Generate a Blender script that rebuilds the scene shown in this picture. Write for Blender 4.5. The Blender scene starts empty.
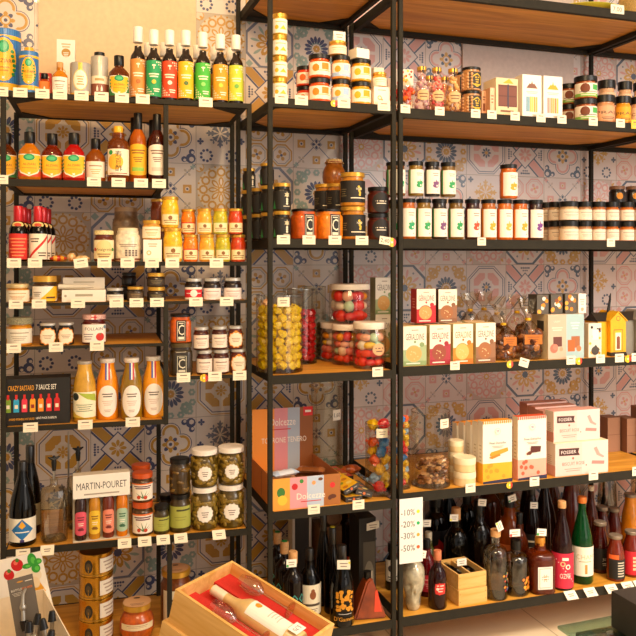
import bpy, bmesh, math, random
from mathutils import Vector, Matrix, geometry
random.seed(7)
sc = bpy.context.scene
col = sc.collection
# ------------------------------------------------------------ camera
EYE = 1.42
F = 785.8            # focal length in pixels of the 636 px frame
TH = 0.32042         # the camera is turned this far to the right of the wall's normal
HORIZON = 261.2
cd = bpy.data.cameras.new('camera'); cam = bpy.data.objects.new('camera', cd); col.objects.link(cam)
cam.location = (0, 0, EYE); cam.rotation_euler = (math.pi/2, 0, -TH)
cd.sensor_width = 36; cd.lens = 36*F/636; cd.shift_y = -(318-HORIZON)/636
cd.clip_start = .05
sc.camera = cam
# ------------------------------------------------------------ world and light
def lin(h):
    h = h.lstrip('#'); v = [int(h[i:i+2], 16)/255 for i in (0, 2, 4)]
    return tuple(((c+.055)/1.055)**2.4 if c > .04045 else c/12.92 for c in v)
w = bpy.data.worlds.new('world'); sc.world = w; w.use_nodes = True
bg = w.node_tree.nodes['Background']; bg.inputs[0].default_value = (*lin('#fff5ea'), 1); bg.inputs[1].default_value = .5
def area(name, loc, target, size, power, color, sy=None, spread=None):
    l = bpy.data.lights.new(name, 'AREA'); l.energy = power; l.color = lin(color); l.size = size
    if sy: l.shape = 'RECTANGLE'; l.size_y = sy
    if spread: l.spread = math.radians(spread)
    o = bpy.data.objects.new(name, l); col.objects.link(o); o.location = loc
    o.rotation_euler = (Vector(target)-Vector(loc)).to_track_quat('-Z', 'Y').to_euler()
    return o
def spot(name, loc, target, power, color, ang=50, blend=.6, r=.05):
    l = bpy.data.lights.new(name, 'SPOT'); l.energy = power; l.color = lin(color)
    l.spot_size = math.radians(ang); l.spot_blend = blend; l.shadow_soft_size = r
    o = bpy.data.objects.new(name, l); col.objects.link(o); o.location = loc
    o.rotation_euler = (Vector(target)-Vector(loc)).to_track_quat('-Z', 'Y').to_euler()
    return o
# daylight from the shop window on the right, warm ceiling spots in front of the shelves, two added fills
area('shop_window_light', (3.2, -.5, 2.85), (1.7, 2.8, .8), 1.7, 62, '#fff8f0')
area('front_fill_light', (3.4, -2.3, 1.25), (1.5, 2.7, 1.0), 2.3, 26, '#fff4e8')  # added low frontal fill, brightens the wall and the shelf undersides
area('floor_fill_light', (2.2, .75, 2.98), (2.1, 1.5, 0), .8, 24, '#fff0dc', spread=80)  # added overhead fill for the floor, bounces up under the shelves
area('ceiling_lamp_light', (.3, .5, 2.98), (.7, 2.8, 1.0), 1.0, 42, '#ffdcaa')
spot('ceiling_spot_left', (-.1, 1.35, 2.95), (.1, 3.05, 1.9), 20, '#ffc888', 75, .8)
spot('ceiling_spot_middle', (.75, 1.2, 2.95), (.9, 3.0, 1.9), 28, '#ffd9a0', 70, .8)
spot('ceiling_spot_right', (2.0, 1.1, 2.95), (2.0, 3.0, 1.85), 26, '#ffe6c4', 75, .8)
sc.view_settings.view_transform = 'Standard'; sc.view_settings.look = 'None'
sc.view_settings.gamma = 1; sc.view_settings.use_curve_mapping = False
sc.view_settings.exposure = .52
# ------------------------------------------------------------ materials
_m = {}
def mat(name, c, rough=.5, metal=0, coat=0, spec=.5, bump=0, bscale=60, emit=0, vary=.05):
    k = (name, c, rough, metal, coat, bump)
    if k in _m: return _m[k]
    m = bpy.data.materials.new(name); m.use_nodes = True; nt = m.node_tree; b = nt.nodes['Principled BSDF']
    b.inputs['Roughness'].default_value = rough; b.inputs['Metallic'].default_value = metal
    b.inputs['Coat Weight'].default_value = coat; b.inputs['Coat Roughness'].default_value = .06
    b.inputs['Specular IOR Level'].default_value = spec
    n = nt.nodes.new('ShaderNodeTexNoise'); n.inputs['Scale'].default_value = bscale; n.inputs['Detail'].default_value = 3
    t = nt.nodes.new('ShaderNodeTexCoord'); nt.links.new(t.outputs['Object'], n.inputs['Vector'])
    cr = nt.nodes.new('ShaderNodeValToRGB'); L = lin(c)
    cr.color_ramp.elements[0].position = .3; cr.color_ramp.elements[1].position = .7
    cr.color_ramp.elements[0].color = (*[v*(1-vary) for v in L], 1); cr.color_ramp.elements[1].color = (*[min(1, v*(1+vary)) for v in L], 1)
    nt.links.new(n.outputs['Fac'], cr.inputs['Fac']); nt.links.new(cr.outputs['Color'], b.inputs['Base Color'])
    if bump:
        bp = nt.nodes.new('ShaderNodeBump'); bp.inputs['Strength'].default_value = bump; bp.inputs['Distance'].default_value = .002
        nt.links.new(n.outputs['Fac'], bp.inputs['Height']); nt.links.new(bp.outputs['Normal'], b.inputs['Normal'])
    _m[k] = m; return m
def contents(c, vary=.25, sc_=70, rough=.35): # what shows through a jar or bottle: a mottled substance behind glossy glass
    c = '#%02x%02x%02x' % tuple(round(255*(int(c[i:i+2], 16)/255)**1.16) for i in (1, 3, 5))
    return mat('filled_glass_'+c.strip('#'), c, rough, 0, .6, .3, 0, sc_, 0, vary)
def liquid(c):
    """a coloured drink in its bottle: part of the light passes straight through, tinted"""
    k = ('liquid', c)
    if k in _m: return _m[k]
    m = contents(c, .2, 30, .1).copy(); m.name = 'bottled_liquid_'+c.strip('#'); nt = m.node_tree; b = nt.nodes['Principled BSDF']; o = nt.nodes['Material Output']
    tr = nt.nodes.new('ShaderNodeBsdfTransparent'); tr.inputs[0].default_value = (*[min(1, v**.55) for v in lin(c)], 1); mx = nt.nodes.new('ShaderNodeMixShader')
    lw = nt.nodes.new('ShaderNodeLayerWeight'); lw.inputs['Blend'].default_value = .3; ma = nt.nodes.new('ShaderNodeMath'); ma.operation = 'MULTIPLY_ADD'; ma.inputs[1].default_value = .5; ma.inputs[2].default_value = .5; ma.use_clamp = True
    nt.links.new(lw.outputs['Facing'], ma.inputs[0]); nt.links.new(ma.outputs[0], mx.inputs[0]); nt.links.new(tr.outputs[0], mx.inputs[1]); nt.links.new(b.outputs[0], mx.inputs[2]); nt.links.new(mx.outputs[0], o.inputs[0])
    _m[k] = m; return m
def glass(c='#ffffff', fac=.06, rough=.03):
    k = ('glass', c, fac)
    if k in _m: return _m[k]
    m = bpy.data.materials.new('clear_glass_'+c.strip('#')); m.use_nodes = True; nt = m.node_tree
    nt.nodes.clear(); o = nt.nodes.new('ShaderNodeOutputMaterial'); mx = nt.nodes.new('ShaderNodeMixShader')
    tr = nt.nodes.new('ShaderNodeBsdfTransparent'); tr.inputs[0].default_value = (*lin(c), 1)
    gl = nt.nodes.new('ShaderNodeBsdfGlossy'); gl.inputs['Roughness'].default_value = rough
    lw = nt.nodes.new('ShaderNodeLayerWeight'); lw.inputs['Blend'].default_value = .35
    ma = nt.nodes.new('ShaderNodeMath'); ma.operation = 'MULTIPLY_ADD'; ma.inputs[1].default_value = .38; ma.inputs[2].default_value = fac*.6
    nt.links.new(lw.outputs['Fresnel'], ma.inputs[0]); nt.links.new(ma.outputs[0], mx.inputs[0])
    nt.links.new(tr.outputs[0], mx.inputs[1]); nt.links.new(gl.outputs[0], mx.inputs[2]); nt.links.new(mx.outputs[0], o.inputs[0])
    _m[k] = m; return m
def wood(name, c1, c2, scale=(1.2, 14, 14), rough=.5):
    k = ('wood', name)
    if k in _m: return _m[k]
    m = bpy.data.materials.new(name); m.use_nodes = True; nt = m.node_tree; b = nt.nodes['Principled BSDF']
    b.inputs['Roughness'].default_value = rough
    t = nt.nodes.new('ShaderNodeTexCoord'); mp = nt.nodes.new('ShaderNodeMapping'); mp.inputs['Scale'].default_value = scale
    n = nt.nodes.new('ShaderNodeTexNoise'); n.inputs['Scale'].default_value = 2.2; n.inputs['Detail'].default_value = 6; n.inputs['Distortion'].default_value = .9
    cr = nt.nodes.new('ShaderNodeValToRGB'); cr.color_ramp.elements[0].position = .32; cr.color_ramp.elements[1].position = .68
    cr.color_ramp.elements[0].color = (*lin(c1), 1); cr.color_ramp.elements[1].color = (*lin(c2), 1)
    nt.links.new(t.outputs['Object'], mp.inputs['Vector']); nt.links.new(mp.outputs[0], n.inputs['Vector'])
    nt.links.new(n.outputs['Fac'], cr.inputs['Fac']); nt.links.new(cr.outputs['Color'], b.inputs['Base Color'])
    _m[k] = m; return m
def printed(name, rough, coat=0, metal=0):
    m = bpy.data.materials.new(name); m.use_nodes = True; nt = m.node_tree; b = nt.nodes['Principled BSDF']
    a = nt.nodes.new('ShaderNodeVertexColor'); a.layer_name = 'Col'; nt.links.new(a.outputs['Color'], b.inputs['Base Color'])
    b.inputs['Roughness'].default_value = rough; b.inputs['Coat Weight'].default_value = coat; b.inputs['Metallic'].default_value = metal
    return m
PAPER = printed('printed_paper', .6)
GLOSS = printed('printed_gloss_card', .4, .25)
TILE = printed('printed_ceramic_tile', .42, .15)
METAL = mat('dark_painted_steel', '#2a261d', .7, 0, .0, .2, 0, 30, 0, .12)
BOARD = wood('oiled_shelf_wood', '#be7e20', '#e6a640')
PINE = wood('pale_pine_wood', '#d9a350', '#efc27a', (1.5, 18, 18))
BLACK = mat('black_plastic', '#0d0b09', .35, 0, .0, .4)
WHITE = mat('white_plastic', '#f3ece0', .4)
GOLD = mat('gold_lid_metal', '#d6a23a', .3, .55, .2)
SILV = mat('silver_lid_metal', '#c9c4bb', .35, .5)
# ------------------------------------------------------------ mesh helpers
def mesh(name, V, Fc, mats, mi=None, cols=None, smooth=True, ang=38):
    me = bpy.data.meshes.new(name); me.from_pydata([tuple(v) for v in V], [], Fc)
    for m in (mats if isinstance(mats, (list, tuple)) else [mats]): me.materials.append(m)
    if mi: me.polygons.foreach_set('material_index', mi)
    if cols:
        at = me.color_attributes.new('Col', 'FLOAT_COLOR', 'CORNER'); buf = []
        for f, c in zip(Fc, cols): buf += list((*c, 1))*len(f)
        at.data.foreach_set('color', buf)
    if smooth:
        me.polygons.foreach_set('use_smooth', [True]*len(Fc)); me.update()
        me.set_sharp_from_angle(angle=math.radians(ang))
    me.update(); return me
def cyc(prof, seg=24, sq=0):
    """a turned shape from (radius, height) pairs; sq>0 squares the section off"""
    V = []; Fc = []; rings = []
    for r, z in prof:
        if r < 1e-6: rings.append([len(V)]); V.append((0, 0, z)); continue
        ring = []
        for i in range(seg):
            a = 2*math.pi*(i+.5)/seg; c, s = math.cos(a), math.sin(a); k = 1
            if sq: p = 2+sq; k = 1/((abs(c)**p+abs(s)**p)**(1/p))
            ring.append(len(V)); V.append((r*c*k, r*s*k, z))
        rings.append(ring)
    for A, B in zip(rings, rings[1:]):
        if len(A) == 1 and len(B) == 1: continue
        for i in range(seg):
            j = (i+1) % seg
            if len(A) == 1: Fc.append((A[0], B[j], B[i]))
            elif len(B) == 1: Fc.append((A[i], A[j], B[0]))
            else: Fc.append((A[i], A[j], B[j], B[i]))
    return V, Fc
def lathe(name, prof, m, seg=24, sq=0, ang=38):
    V, Fc = cyc(prof, seg, sq); return mesh(name, V, Fc, m, ang=ang)
def boxes(name, L, m, smooth=False, bev=0, mi=None):
    """L: list of (x0,x1,y0,y1,z0,z1)"""
    V = []; Fc = []; idx = []
    for q, (x0, x1, y0, y1, z0, z1) in enumerate(L):
        b = len(V); V += [(x, y, z) for z in (z0, z1) for x, y in ((x0, y0), (x1, y0), (x1, y1), (x0, y1))]
        Fc += [tuple(b+i for i in f) for f in ((3, 2, 1, 0), (4, 5, 6, 7), (0, 1, 5, 4), (1, 2, 6, 5), (2, 3, 7, 6), (3, 0, 4, 7))]
        idx += [mi[q] if mi else 0]*6
    me = mesh(name, V, Fc, m, idx, smooth=False)
    if bev:
        bm = bmesh.new(); bm.from_mesh(me); bmesh.ops.bevel(bm, geom=list(bm.edges), offset=bev, segments=2, affect='EDGES', profile=.6)
        bm.to_mesh(me); bm.free(); me.polygons.foreach_set('use_smooth', [True]*len(me.polygons)); me.update(); me.set_sharp_from_angle(angle=math.radians(35))
    return me
def tube(pts, r, seg=8):
    V = []; Fc = []; n = len(pts); P = [Vector(p) for p in pts]
    for i, p in enumerate(P):
        d = (P[min(i+1, n-1)]-P[max(i-1, 0)]).normalized(); u = d.orthogonal().normalized() if i == 0 else (u-d*u.dot(d)).normalized(); v = d.cross(u)
        rr = r[i] if isinstance(r, (list, tuple)) else r
        V += [p+(u*math.cos(2*math.pi*k/seg)+v*math.sin(2*math.pi*k/seg))*rr for k in range(seg)]
    for i in range(n-1):
        for k in range(seg):
            a = i*seg+k; b = i*seg+(k+1) % seg; Fc.append((a, b, b+seg, a+seg))
    Fc.append(tuple(range(seg-1, -1, -1))); Fc.append(tuple((n-1)*seg+k for k in range(seg)))
    return V, Fc
def merge(parts):
    V = []; Fc = []
    for v, f in parts:
        b = len(V); V += list(v); Fc += [tuple(b+i for i in q) for q in f]
    return V, Fc
# ------------------------------------------------------------ printing (labels, boxes, tiles): flat coloured shapes in thin layers
_txt = {}
def text_tris(s):
    if s in _txt: return _txt[s]
    c = bpy.data.curves.new('lettering', 'FONT'); c.body = s; c.resolution_u = 2; c.fill_mode = 'FRONT'
    o = bpy.data.objects.new('lettering', c); me = bpy.data.meshes.new_from_object(o)
    vs = [(v.co.x, v.co.y) for v in me.vertices]; T = []
    me.calc_loop_triangles()
    for t in me.loop_triangles:
        p = [vs[i] for i in t.vertices]
        if (p[1][0]-p[0][0])*(p[2][1]-p[0][1])-(p[2][0]-p[0][0])*(p[1][1]-p[0][1]) < 0: p.reverse()
        T.append(p)
    xs = [v[0] for v in vs]; ys = [v[1] for v in vs]
    bpy.data.objects.remove(o); bpy.data.curves.remove(c); bpy.data.meshes.remove(me)
    _txt[s] = (T, (min(xs), max(xs), min(ys), max(ys))); return _txt[s]
class Art:
    def __init__(s, w, h): s.w = w; s.h = h; s.P = []
    def p(s, pts, c, tri=False):
        pts = [(x*s.w, y*s.h) for x, y in pts]; s.raw(pts, c, tri)
    def raw(s, pts, c, tri=False):
        L = len(s.P)
        if tri:
            tr = geometry.tessellate_polygon([[Vector((x, y, 0)) for x, y in pts]])
            P = []
            for t in tr:
                q = [pts[i] for i in t]
                if (q[1][0]-q[0][0])*(q[2][1]-q[0][1])-(q[2][0]-q[0][0])*(q[1][1]-q[0][1]) < 0: q.reverse()
                P.append(q)
        else: P = [pts]
        s.P.append((P, lin(c)))
    def r(s, x0, y0, x1, y1, c): s.p([(x0, y0), (x1, y0), (x1, y1), (x0, y1)], c)
    def e(s, cx, cy, r, c, ry=None, n=16, a0=0):   # r as a fraction of the width
        R = r*s.w; Ry = (ry*s.h if ry else R)
        s.raw([(cx*s.w+R*math.cos(a0+2*math.pi*i/n), cy*s.h+Ry*math.sin(a0+2*math.pi*i/n)) for i in range(n)], c)
    def star(s, cx, cy, r, k, c, n=10):
        R = r*s.w
        s.raw([(cx*s.w+(R if i % 2 else R*k)*math.cos(math.pi*i/n), cy*s.h+(R if i % 2 else R*k)*math.sin(math.pi*i/n)) for i in range(2*n)], c, True)
    def t(s, txt, cx, cy, h, c, w=.9, fit=False):   # capital height h as a fraction of the height
        T, (x0, x1, y0, y1) = text_tris(txt); k = h*s.h/.7; kx = k
        if (x1-x0)*k > w*s.w or fit: kx = w*s.w/(x1-x0)
        s.P.append(([[((x-(x0+x1)/2)*kx+cx*s.w, (y-.35)*k+cy*s.h) for x, y in t] for t in T], lin(c)))
    def ln(s, cx, y, w, th, n, dy, c):              # rows of print too small to read
        for i in range(n):
            ww = w*(1-.18*((i*7) % 3)); s.r(cx-ww/2, y-i*dy-th/2, cx+ww/2, y-i*dy+th/2, c)
    def flat(s, M=None, eps=.00006, step=None):
        """-> V, F, cols in the plane y=0, x across from -w/2 to w/2, z up from 0; layers come forward (-y)"""
        V = []; Fc = []; C = []
        for L, (P, c) in enumerate(s.P):
            for q in P:
                b = len(V); V += [(x-s.w/2, -eps*(L+1), y) for x, y in q]; Fc.append(tuple(range(b, b+len(q)))); C.append(c)
        if M: V = [M @ Vector(v) for v in V]
        return V, Fc, C
    def wrap(s, R, z0, Rz=None, sq=0, eps=.00005):
        """around a standing cylinder of radius R (Rz(z): radius by height), centred on -y"""
        V = []; Fc = []; C = []; du = R*math.radians(11)
        for L, (P, c) in enumerate(s.P):
            for q in P:
                for t in strips([(x-s.w/2, y) for x, y in q], du):
                    b = len(V)
                    for x, y in t:
                        rr = (Rz(y) if Rz else R); a = x/R; cc, ss = math.sin(a), -math.cos(a); k = 1
                        if sq: p = 2+sq; k = 1/((abs(cc)**p+abs(ss)**p)**(1/p))
                        rr = rr*k+eps*(L+1)+.0003
                        V.append((rr*cc, rr*ss, z0+y))
                    Fc.append(tuple(range(b, b+len(t)))); C.append(c)
        return V, Fc, C
def strips(q, du):
    xs = [p[0] for p in q]; a = math.floor(min(xs)/du+1e-6); b = math.ceil(max(xs)/du-1e-6)
    if b-a <= 1: return [q]
    out = []
    for i in range(a, b):
        t = clip(clip(q, i*du, 1), (i+1)*du, -1)
        if len(t) > 2: out.append(t)
    return out
def clip(q, x, s):
    o = []
    for i in range(len(q)):
        A, B = q[i-1], q[i]; ia = (A[0]-x)*s >= 0; ib = (B[0]-x)*s >= 0
        if ia != ib:
            t = (x-A[0])/(B[0]-A[0]); o.append((x, A[1]+t*(B[1]-A[1])))
        if ib: o.append(B)
    return o
# ------------------------------------------------------------ things and parts
USED = {}
def tag(o, label, cat, group=None):
    o['label'] = label; o['category'] = cat
    if group: o['group'] = group
    return o
def thing(name, label, cat, loc=(0, 0, 0), rot=0, group=None):
    o = bpy.data.objects.new(name, None); o.empty_display_size = .05; col.objects.link(o)
    o.location = loc; o.rotation_euler = (0, 0, rot) if not isinstance(rot, Matrix) else rot.to_euler()
    return tag(o, label, cat, group)
def part(name, me, parent, loc=None, rot=None, label=None):
    o = bpy.data.objects.new(name, me); col.objects.link(o); o.parent = parent
    if loc: o.location = loc
    if rot: o.rotation_euler = rot
    if label: o['label'] = label
    return o
def solo(name, me, label, cat, loc=(0, 0, 0), rot=0, group=None):
    o = bpy.data.objects.new(name, me); col.objects.link(o); o.location = loc
    o.rotation_euler = (0, 0, rot) if not isinstance(rot, Matrix) else rot.to_euler()
    return tag(o, label, cat, group)
def struct(name, me, loc=(0, 0, 0)):
    o = bpy.data.objects.new(name, me); col.objects.link(o); o['kind'] = 'structure'; o.location = loc; return o
# ------------------------------------------------------------ the place's own measures
PHI = -.05733
UN = {'L': ((0, 2.622), PHI), 'M': ((0, 2.53), 0), 'R': ((0, 2.53), 0)}   # front line of each run of shelves: a point, its direction
DEP = {'L': .386, 'M': .4995, 'R': .4995}
CT, ST = math.cos(TH), math.sin(TH)
def ray(px): a = (px-318)/F; return ST+a*CT, CT-a*ST
def at(u, px, off):
    """where the upright plane through picture column px meets the line running off metres behind unit u's front"""
    (ox, oy), ph = UN[u]; n = (-math.sin(ph), math.cos(ph)); dx, dy = ray(px)
    lam = (off+ox*n[0]+oy*n[1])/(dx*n[0]+dy*n[1]); return lam*dx, lam*dy, lam
def uloc(u, x, y):   # world -> along, behind
    (ox, oy), ph = UN[u]; c, s = math.cos(ph), math.sin(ph); x -= ox; y -= oy; return x*c+y*s, -x*s+y*c
# shelf surfaces, metres from eye height
SH = {'L1': .5313, 'L2': .2576, 'L3': -.0019, 'L4': -.131, 'L5': -.268, 'L5b': -.3796, 'L6': -.518, 'L7': -.900, 'L8': -1.25,
      'M0': .978, 'M1': .5166+.029, 'M2': .0445+.031, 'M3': -.41+.029, 'M4': -.8647+.029, 'M5': -1.286+.03,
      'R0': .978, 'R1': .506+.034, 'R2': .0453+.034, 'R3': -.404+.032, 'R4': -.849+.031, 'R5': -1.284+.030}
WALLY = 3.058
# ============================================================ the room
def plane(x0, x1, y0, y1, z): return [(x0, y0, z), (x1, y0, z), (x1, y1, z), (x0, y1, z)], [(0, 1, 2, 3)]
def floor_mat():
    m = mat('beige_stone_floor', '#e2cfae', .45, 0, 0, .5, 0, 4, 0, .05); nt = m.node_tree; b = nt.nodes['Principled BSDF']
    t = nt.nodes.new('ShaderNodeTexCoord'); br = nt.nodes.new('ShaderNodeTexBrick'); br.offset = 0
    br.inputs['Scale'].default_value = 1; br.inputs['Brick Width'].default_value = .6; br.inputs['Row Height'].default_value = .6
    br.inputs['Mortar Size'].default_value = .003; br.inputs['Color1'].default_value = (*lin('#e6d3b4'), 1); br.inputs['Color2'].default_value = (*lin('#dcc9a8'), 1)
    br.inputs['Mortar'].default_value = (*lin('#b59f7d'), 1)
    nt.links.new(t.outputs['Object'], br.inputs['Vector']); nt.links.new(br.outputs['Color'], b.inputs['Base Color']); return m
struct('floor', mesh('floor', [(-2.5, -2.5, 0), (6, -2.5, 0), (6, 3.3, 0), (-2.5, 3.3, 0)], [(0, 1, 2, 3)], floor_mat(), smooth=False))
struct('ceiling', boxes('ceiling', [(-2.5, 6, -2.5, 3.3, 3.05, 3.1)], mat('white_ceiling_paint', '#efe6d6', .9)))
# the back wall: 20 cm patterned tiles, nine designs that repeat diagonally
NAVY, OCH, SAGE = '#3c4468', '#c8922c', '#93a79a'
WARM = dict(bg='#d9cbbd', bg2='#d3c4ae', a='#454a6c', b='#c08f34', c='#93a79c', d='#6f7485', g='#b7a894')
PINK = dict(bg='#dcd0ca', bg2='#d8cbc6', a='#5d6b7d', b='#d1a75e', c='#d9a59c', d='#7d8790', g='#c9b9b0')
def petal(A, cx, cy, ang, r0, r1, wd, c):
    ca, sa = math.cos(ang), math.sin(ang); pts = []
    for t, q in ((0, 0), (.3, .75), (.6, 1), (.85, .7), (1, 0), (.85, -.7), (.6, -1), (.3, -.75)):
        r = r0+(r1-r0)*t; y = q*wd; pts.append((cx+r*ca-y*sa, cy+r*sa+y*ca))
    A.raw(pts, c)
def regp(cx, cy, r, n, a0=0): return [(cx+r*math.cos(a0+2*math.pi*i/n), cy+r*math.sin(a0+2*math.pi*i/n)) for i in range(n)]
def ringp(A, cx, cy, r, n, c, bgc, th, a0=0): A.raw(regp(cx, cy, r, n, a0), c); A.raw(regp(cx, cy, r-th, n, a0), bgc)
def bar(A, x0, y0, x1, y1, th, c):
    d = math.hypot(x1-x0, y1-y0); nx, ny = -(y1-y0)/d*th/2, (x1-x0)/d*th/2
    A.raw([(x0-nx, y0-ny), (x1-nx, y1-ny), (x1+nx, y1+ny), (x0+nx, y0+ny)], c)
def quatre(A, r, off, c, n=18):
    for k in range(4): A.raw(regp(off*math.cos(k*math.pi/2), off*math.sin(k*math.pi/2), r, n), c)
    A.raw(regp(0, 0, off+.02, 8, math.pi/8), c)
CO = [(-.5, -.5), (.5, -.5), (.5, .5), (-.5, .5)]
def motif(i, pl):
    A = Art(1, 1); P = pl; A.raw(CO, P['bg']); pi = math.pi; q = pi/4
    if i == 0:      # daisy sunburst: a big dark flower in two corners, round flowers between
        for cx, cy in ((0, 0), (-.5, .5), (.5, -.5), (.5, .5), (-.5, -.5)):
            big = cx == 0
            for k in range(8 if not big else 6): petal(A, cx*.62, cy*.62, k*pi/4, .03, .13, .045, P['c' if P is WARM else 'b'])
        for k in range(16): petal(A, 0, -.02, k*pi/8+.1, .1, .27, .036, P['a'])
        A.raw(regp(0, -.02, .1, 16), P['bg']); 
        for k in range(8): petal(A, 0, -.02, k*pi/4, .01, .08, .03, P['b'])
        for cx, cy in ((-.38, .38), (.38, .38), (.38, -.38), (-.38, -.38), (0, .42), (0, -.45), (.42, 0), (-.42, 0), (-.2, .42), (.2, .42), (-.2, -.44), (.2, -.44), (.43, .2), (.43, -.2), (-.43, .2), (-.43, -.2), (.28, .28), (-.28, .28), (.28, -.28), (-.28, -.28)):
            for k in range(6): petal(A, cx, cy, k*pi/3, .015, .075, .03, P['c'] if P is WARM else P['b'])
            A.raw(regp(cx, cy, .022, 8), P['bg'])
    elif i == 1:    # cut-corner frame around four corner blocks
        ringp(A, 0, 0, .52, 8, P['b'] if P is WARM else P['d'], P['bg'], .02, pi/8); ringp(A, 0, 0, .47, 8, P['a'], P['bg'], .02, pi/8)
        for k in range(4):
            a = q+k*pi/2; c, s = math.cos(a), math.sin(a)
            A.raw([(.35*c-.1*s, .35*s+.1*c), (.35*c+.1*s, .35*s-.1*c), (.25*c+.2*s, .25*s-.2*c), (.17*c+.12*s, .17*s-.12*c), (.17*c-.12*s, .17*s+.12*c), (.25*c-.2*s, .25*s+.2*c)], P['b'] if P is WARM else P['c'])
        A.raw(regp(0, 0, .2, 4, q), P['bg2'])
        for k in range(8): petal(A, 0, 0, k*q, .03, .12, .025, P['a'] if P is not WARM else P['b'])
        A.raw(regp(0, 0, .04, 8), P['b'])
    elif i == 2:    # diagonal cross bands with a star in the middle diamond
        for s in (1, -1):
            bar(A, -.5, -.5*s, .5, .5*s, .17, P['b'] if P is WARM else P['c']); 
        for s in (1, -1):
            for o in (.11, -.11): bar(A, -.5+o*.7, -.5*s-o*.7*s, .5+o*.7, .5*s-o*.7*s, .035, P['a'])
        A.raw(regp(0, 0, .33, 4), P['a']); A.raw(regp(0, 0, .30, 4), P['bg'])
        for k in range(8): petal(A, 0, 0, k*q, .03, .17, .035, P['b'] if P is WARM else P['c'])
        for cx, cy in ((0, .5), (0, -.5), (.5, 0), (-.5, 0)):
            sx = -1 if cx > 0 else 1
            for k in range(5): A.raw(regp(cx*.86+(k-2)*.05*(cy != 0), cy*.86+(k-2)*.05*(cx != 0), .024, 6), P['a'])
            for k in range(3): A.raw(regp(cx*.74+(k-1)*.05*(cy != 0), cy*.74+(k-1)*.05*(cx != 0), .02, 6), P['a'])
    elif i == 3:    # four-lobed medallion with scrolls in the corners
        for sx in (1, -1):
            for sy in (1, -1):
                for (x, y, r) in ((.4, .4, .10), (.27, .42, .06), (.42, .27, .06)):
                    A.raw(regp(x*sx, y*sy, r, 10), P['a']); A.raw(regp(x*sx*1.04, y*sy*1.04, r*.5, 8), P['bg'])
        quatre(A, .2, .225, P['a']); quatre(A, .185, .225, P['bg']); quatre(A, .165, .225, P['b'] if P is WARM else P['c']); quatre(A, .115, .225, P['bg'])
        for k in range(8): petal(A, 0, 0, k*q, .05, .17, .04, P['a' if k % 2 else 'b'])
        A.raw(regp(0, 0, .1, 12), P['b']); A.raw(regp(0, 0, .07, 12), P['bg']); A.raw(regp(0, 0, .035, 8), P['a'])
    elif i == 4:    # leaf star and wreaths
        for k in range(8):
            a = k*q; petal(A, -.02, .12, a, .02, .3 if k % 2 == 0 else .2, .03, P['d' if P is WARM else 'b'])
            for t in (.12, .19): petal(A, -.02+t*math.cos(a), .12+t*math.sin(a), a+.8, 0, .08, .02, P['d' if P is WARM else 'b']); petal(A, -.02+t*math.cos(a), .12+t*math.sin(a), a-.8, 0, .08, .02, P['d' if P is WARM else 'b'])
        for cx, cy in ((.22, -.33), (-.3, -.33)):
            for k in range(9): A.raw(regp(cx+.11*math.cos(k*.7), cy+.11*math.sin(k*.7), .03, 7), P['a'])
        for cx, cy in ((.4, .4), (-.4, .4), (-.42, -.05), (.42, -.02)):
            for k in range(4): petal(A, cx, cy, k*pi/2, .0, .07, .025, P['a'])
    elif i == 5:    # two chained octagons with curls
        for cx in (-.27, .25):
            for cy in (.24, -.26):
                ringp(A, cx, cy, .25, 8, P['b' if P is WARM else 'c'], P['bg2'], .03, pi/8); ringp(A, cx, cy, .19, 8, P['d' if P is WARM else 'c'], P['bg'], .012, pi/8)
                for k in range(4): petal(A, cx, cy, k*pi/2+.4, .02, .12, .04, P['b' if P is WARM else 'c'])
                A.raw(regp(cx, cy, .03, 6), P['a' if P is WARM else 'b'])
    elif i == 6:    # thin crossing lines with four square blossoms
        for s in (1, -1): bar(A, -.5, -.5*s, .5, .5*s, .02, P['d']); 
        ringp(A, 0, 0, .13, 4, P['d'], P['bg'], .015)
        for cx, cy in ((.33, .33), (-.33, .33), (.33, -.33), (-.33, -.33)):
            for k in range(4): petal(A, cx, cy, k*pi/2+q, .01, .09, .025, P['g']); petal(A, cx*1.35, cy*1.35, k*pi/2, .0, .06, .02, P['c'])
        for k in range(4): petal(A, 0, 0, k*pi/2, .02, .1, .03, P['a'])
        for cx, cy in ((0, .33), (0, -.33), (.33, 0), (-.33, 0)):
            A.raw(regp(cx, cy, .12, 4, q), P['b' if P is WARM else 'c']); A.raw(regp(cx, cy, .045, 8), P['bg']); A.raw(regp(cx, cy, .025, 6), P['a' if P is WARM else 'b'])
    elif i == 7:    # lace rosette
        c = P['b' if P is WARM else 'c']; A.raw(CO, P['g']); A.raw(regp(0, 0, .48, 20), P['bg2'])
        for k in range(12): A.raw(regp(.36*math.cos(k*pi/6), .36*math.sin(k*pi/6), .095, 10), c); A.raw(regp(.36*math.cos(k*pi/6), .36*math.sin(k*pi/6), .055, 8), P['bg'])
        for k in range(8): petal(A, 0, 0, k*q, .05, .27, .055, c); petal(A, 0, 0, k*q, .09, .23, .025, P['bg'])
        A.raw(regp(0, 0, .07, 10), P['b']); A.raw(regp(0, 0, .035, 8), P['bg'])
        for k in range(24): A.raw(regp(.47*math.cos(k*pi/12), .47*math.sin(k*pi/12), .022, 6), c)
        for sx in (1, -1):
            for sy in (1, -1): ringp(A, .44*sx, .44*sy, .1, 8, c, P['bg2'], .02); petal(A, .44*sx, .44*sy, math.atan2(-sy, -sx), 0, .1, .03, P['b'])
    else:           # broad octagon band round an eight-petal flower
        ringp(A, 0, 0, .56, 8, P['a' if P is not WARM else 'd'], P['bg'], .06, pi/8)
        for k in range(8): petal(A, 0, 0, k*q+.2, .05, .3, .07, P['b']); petal(A, 0, 0, k*q+.2, .1, .22, .025, P['bg'])
        A.raw(regp(0, 0, .08, 8), P['a'])
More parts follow.
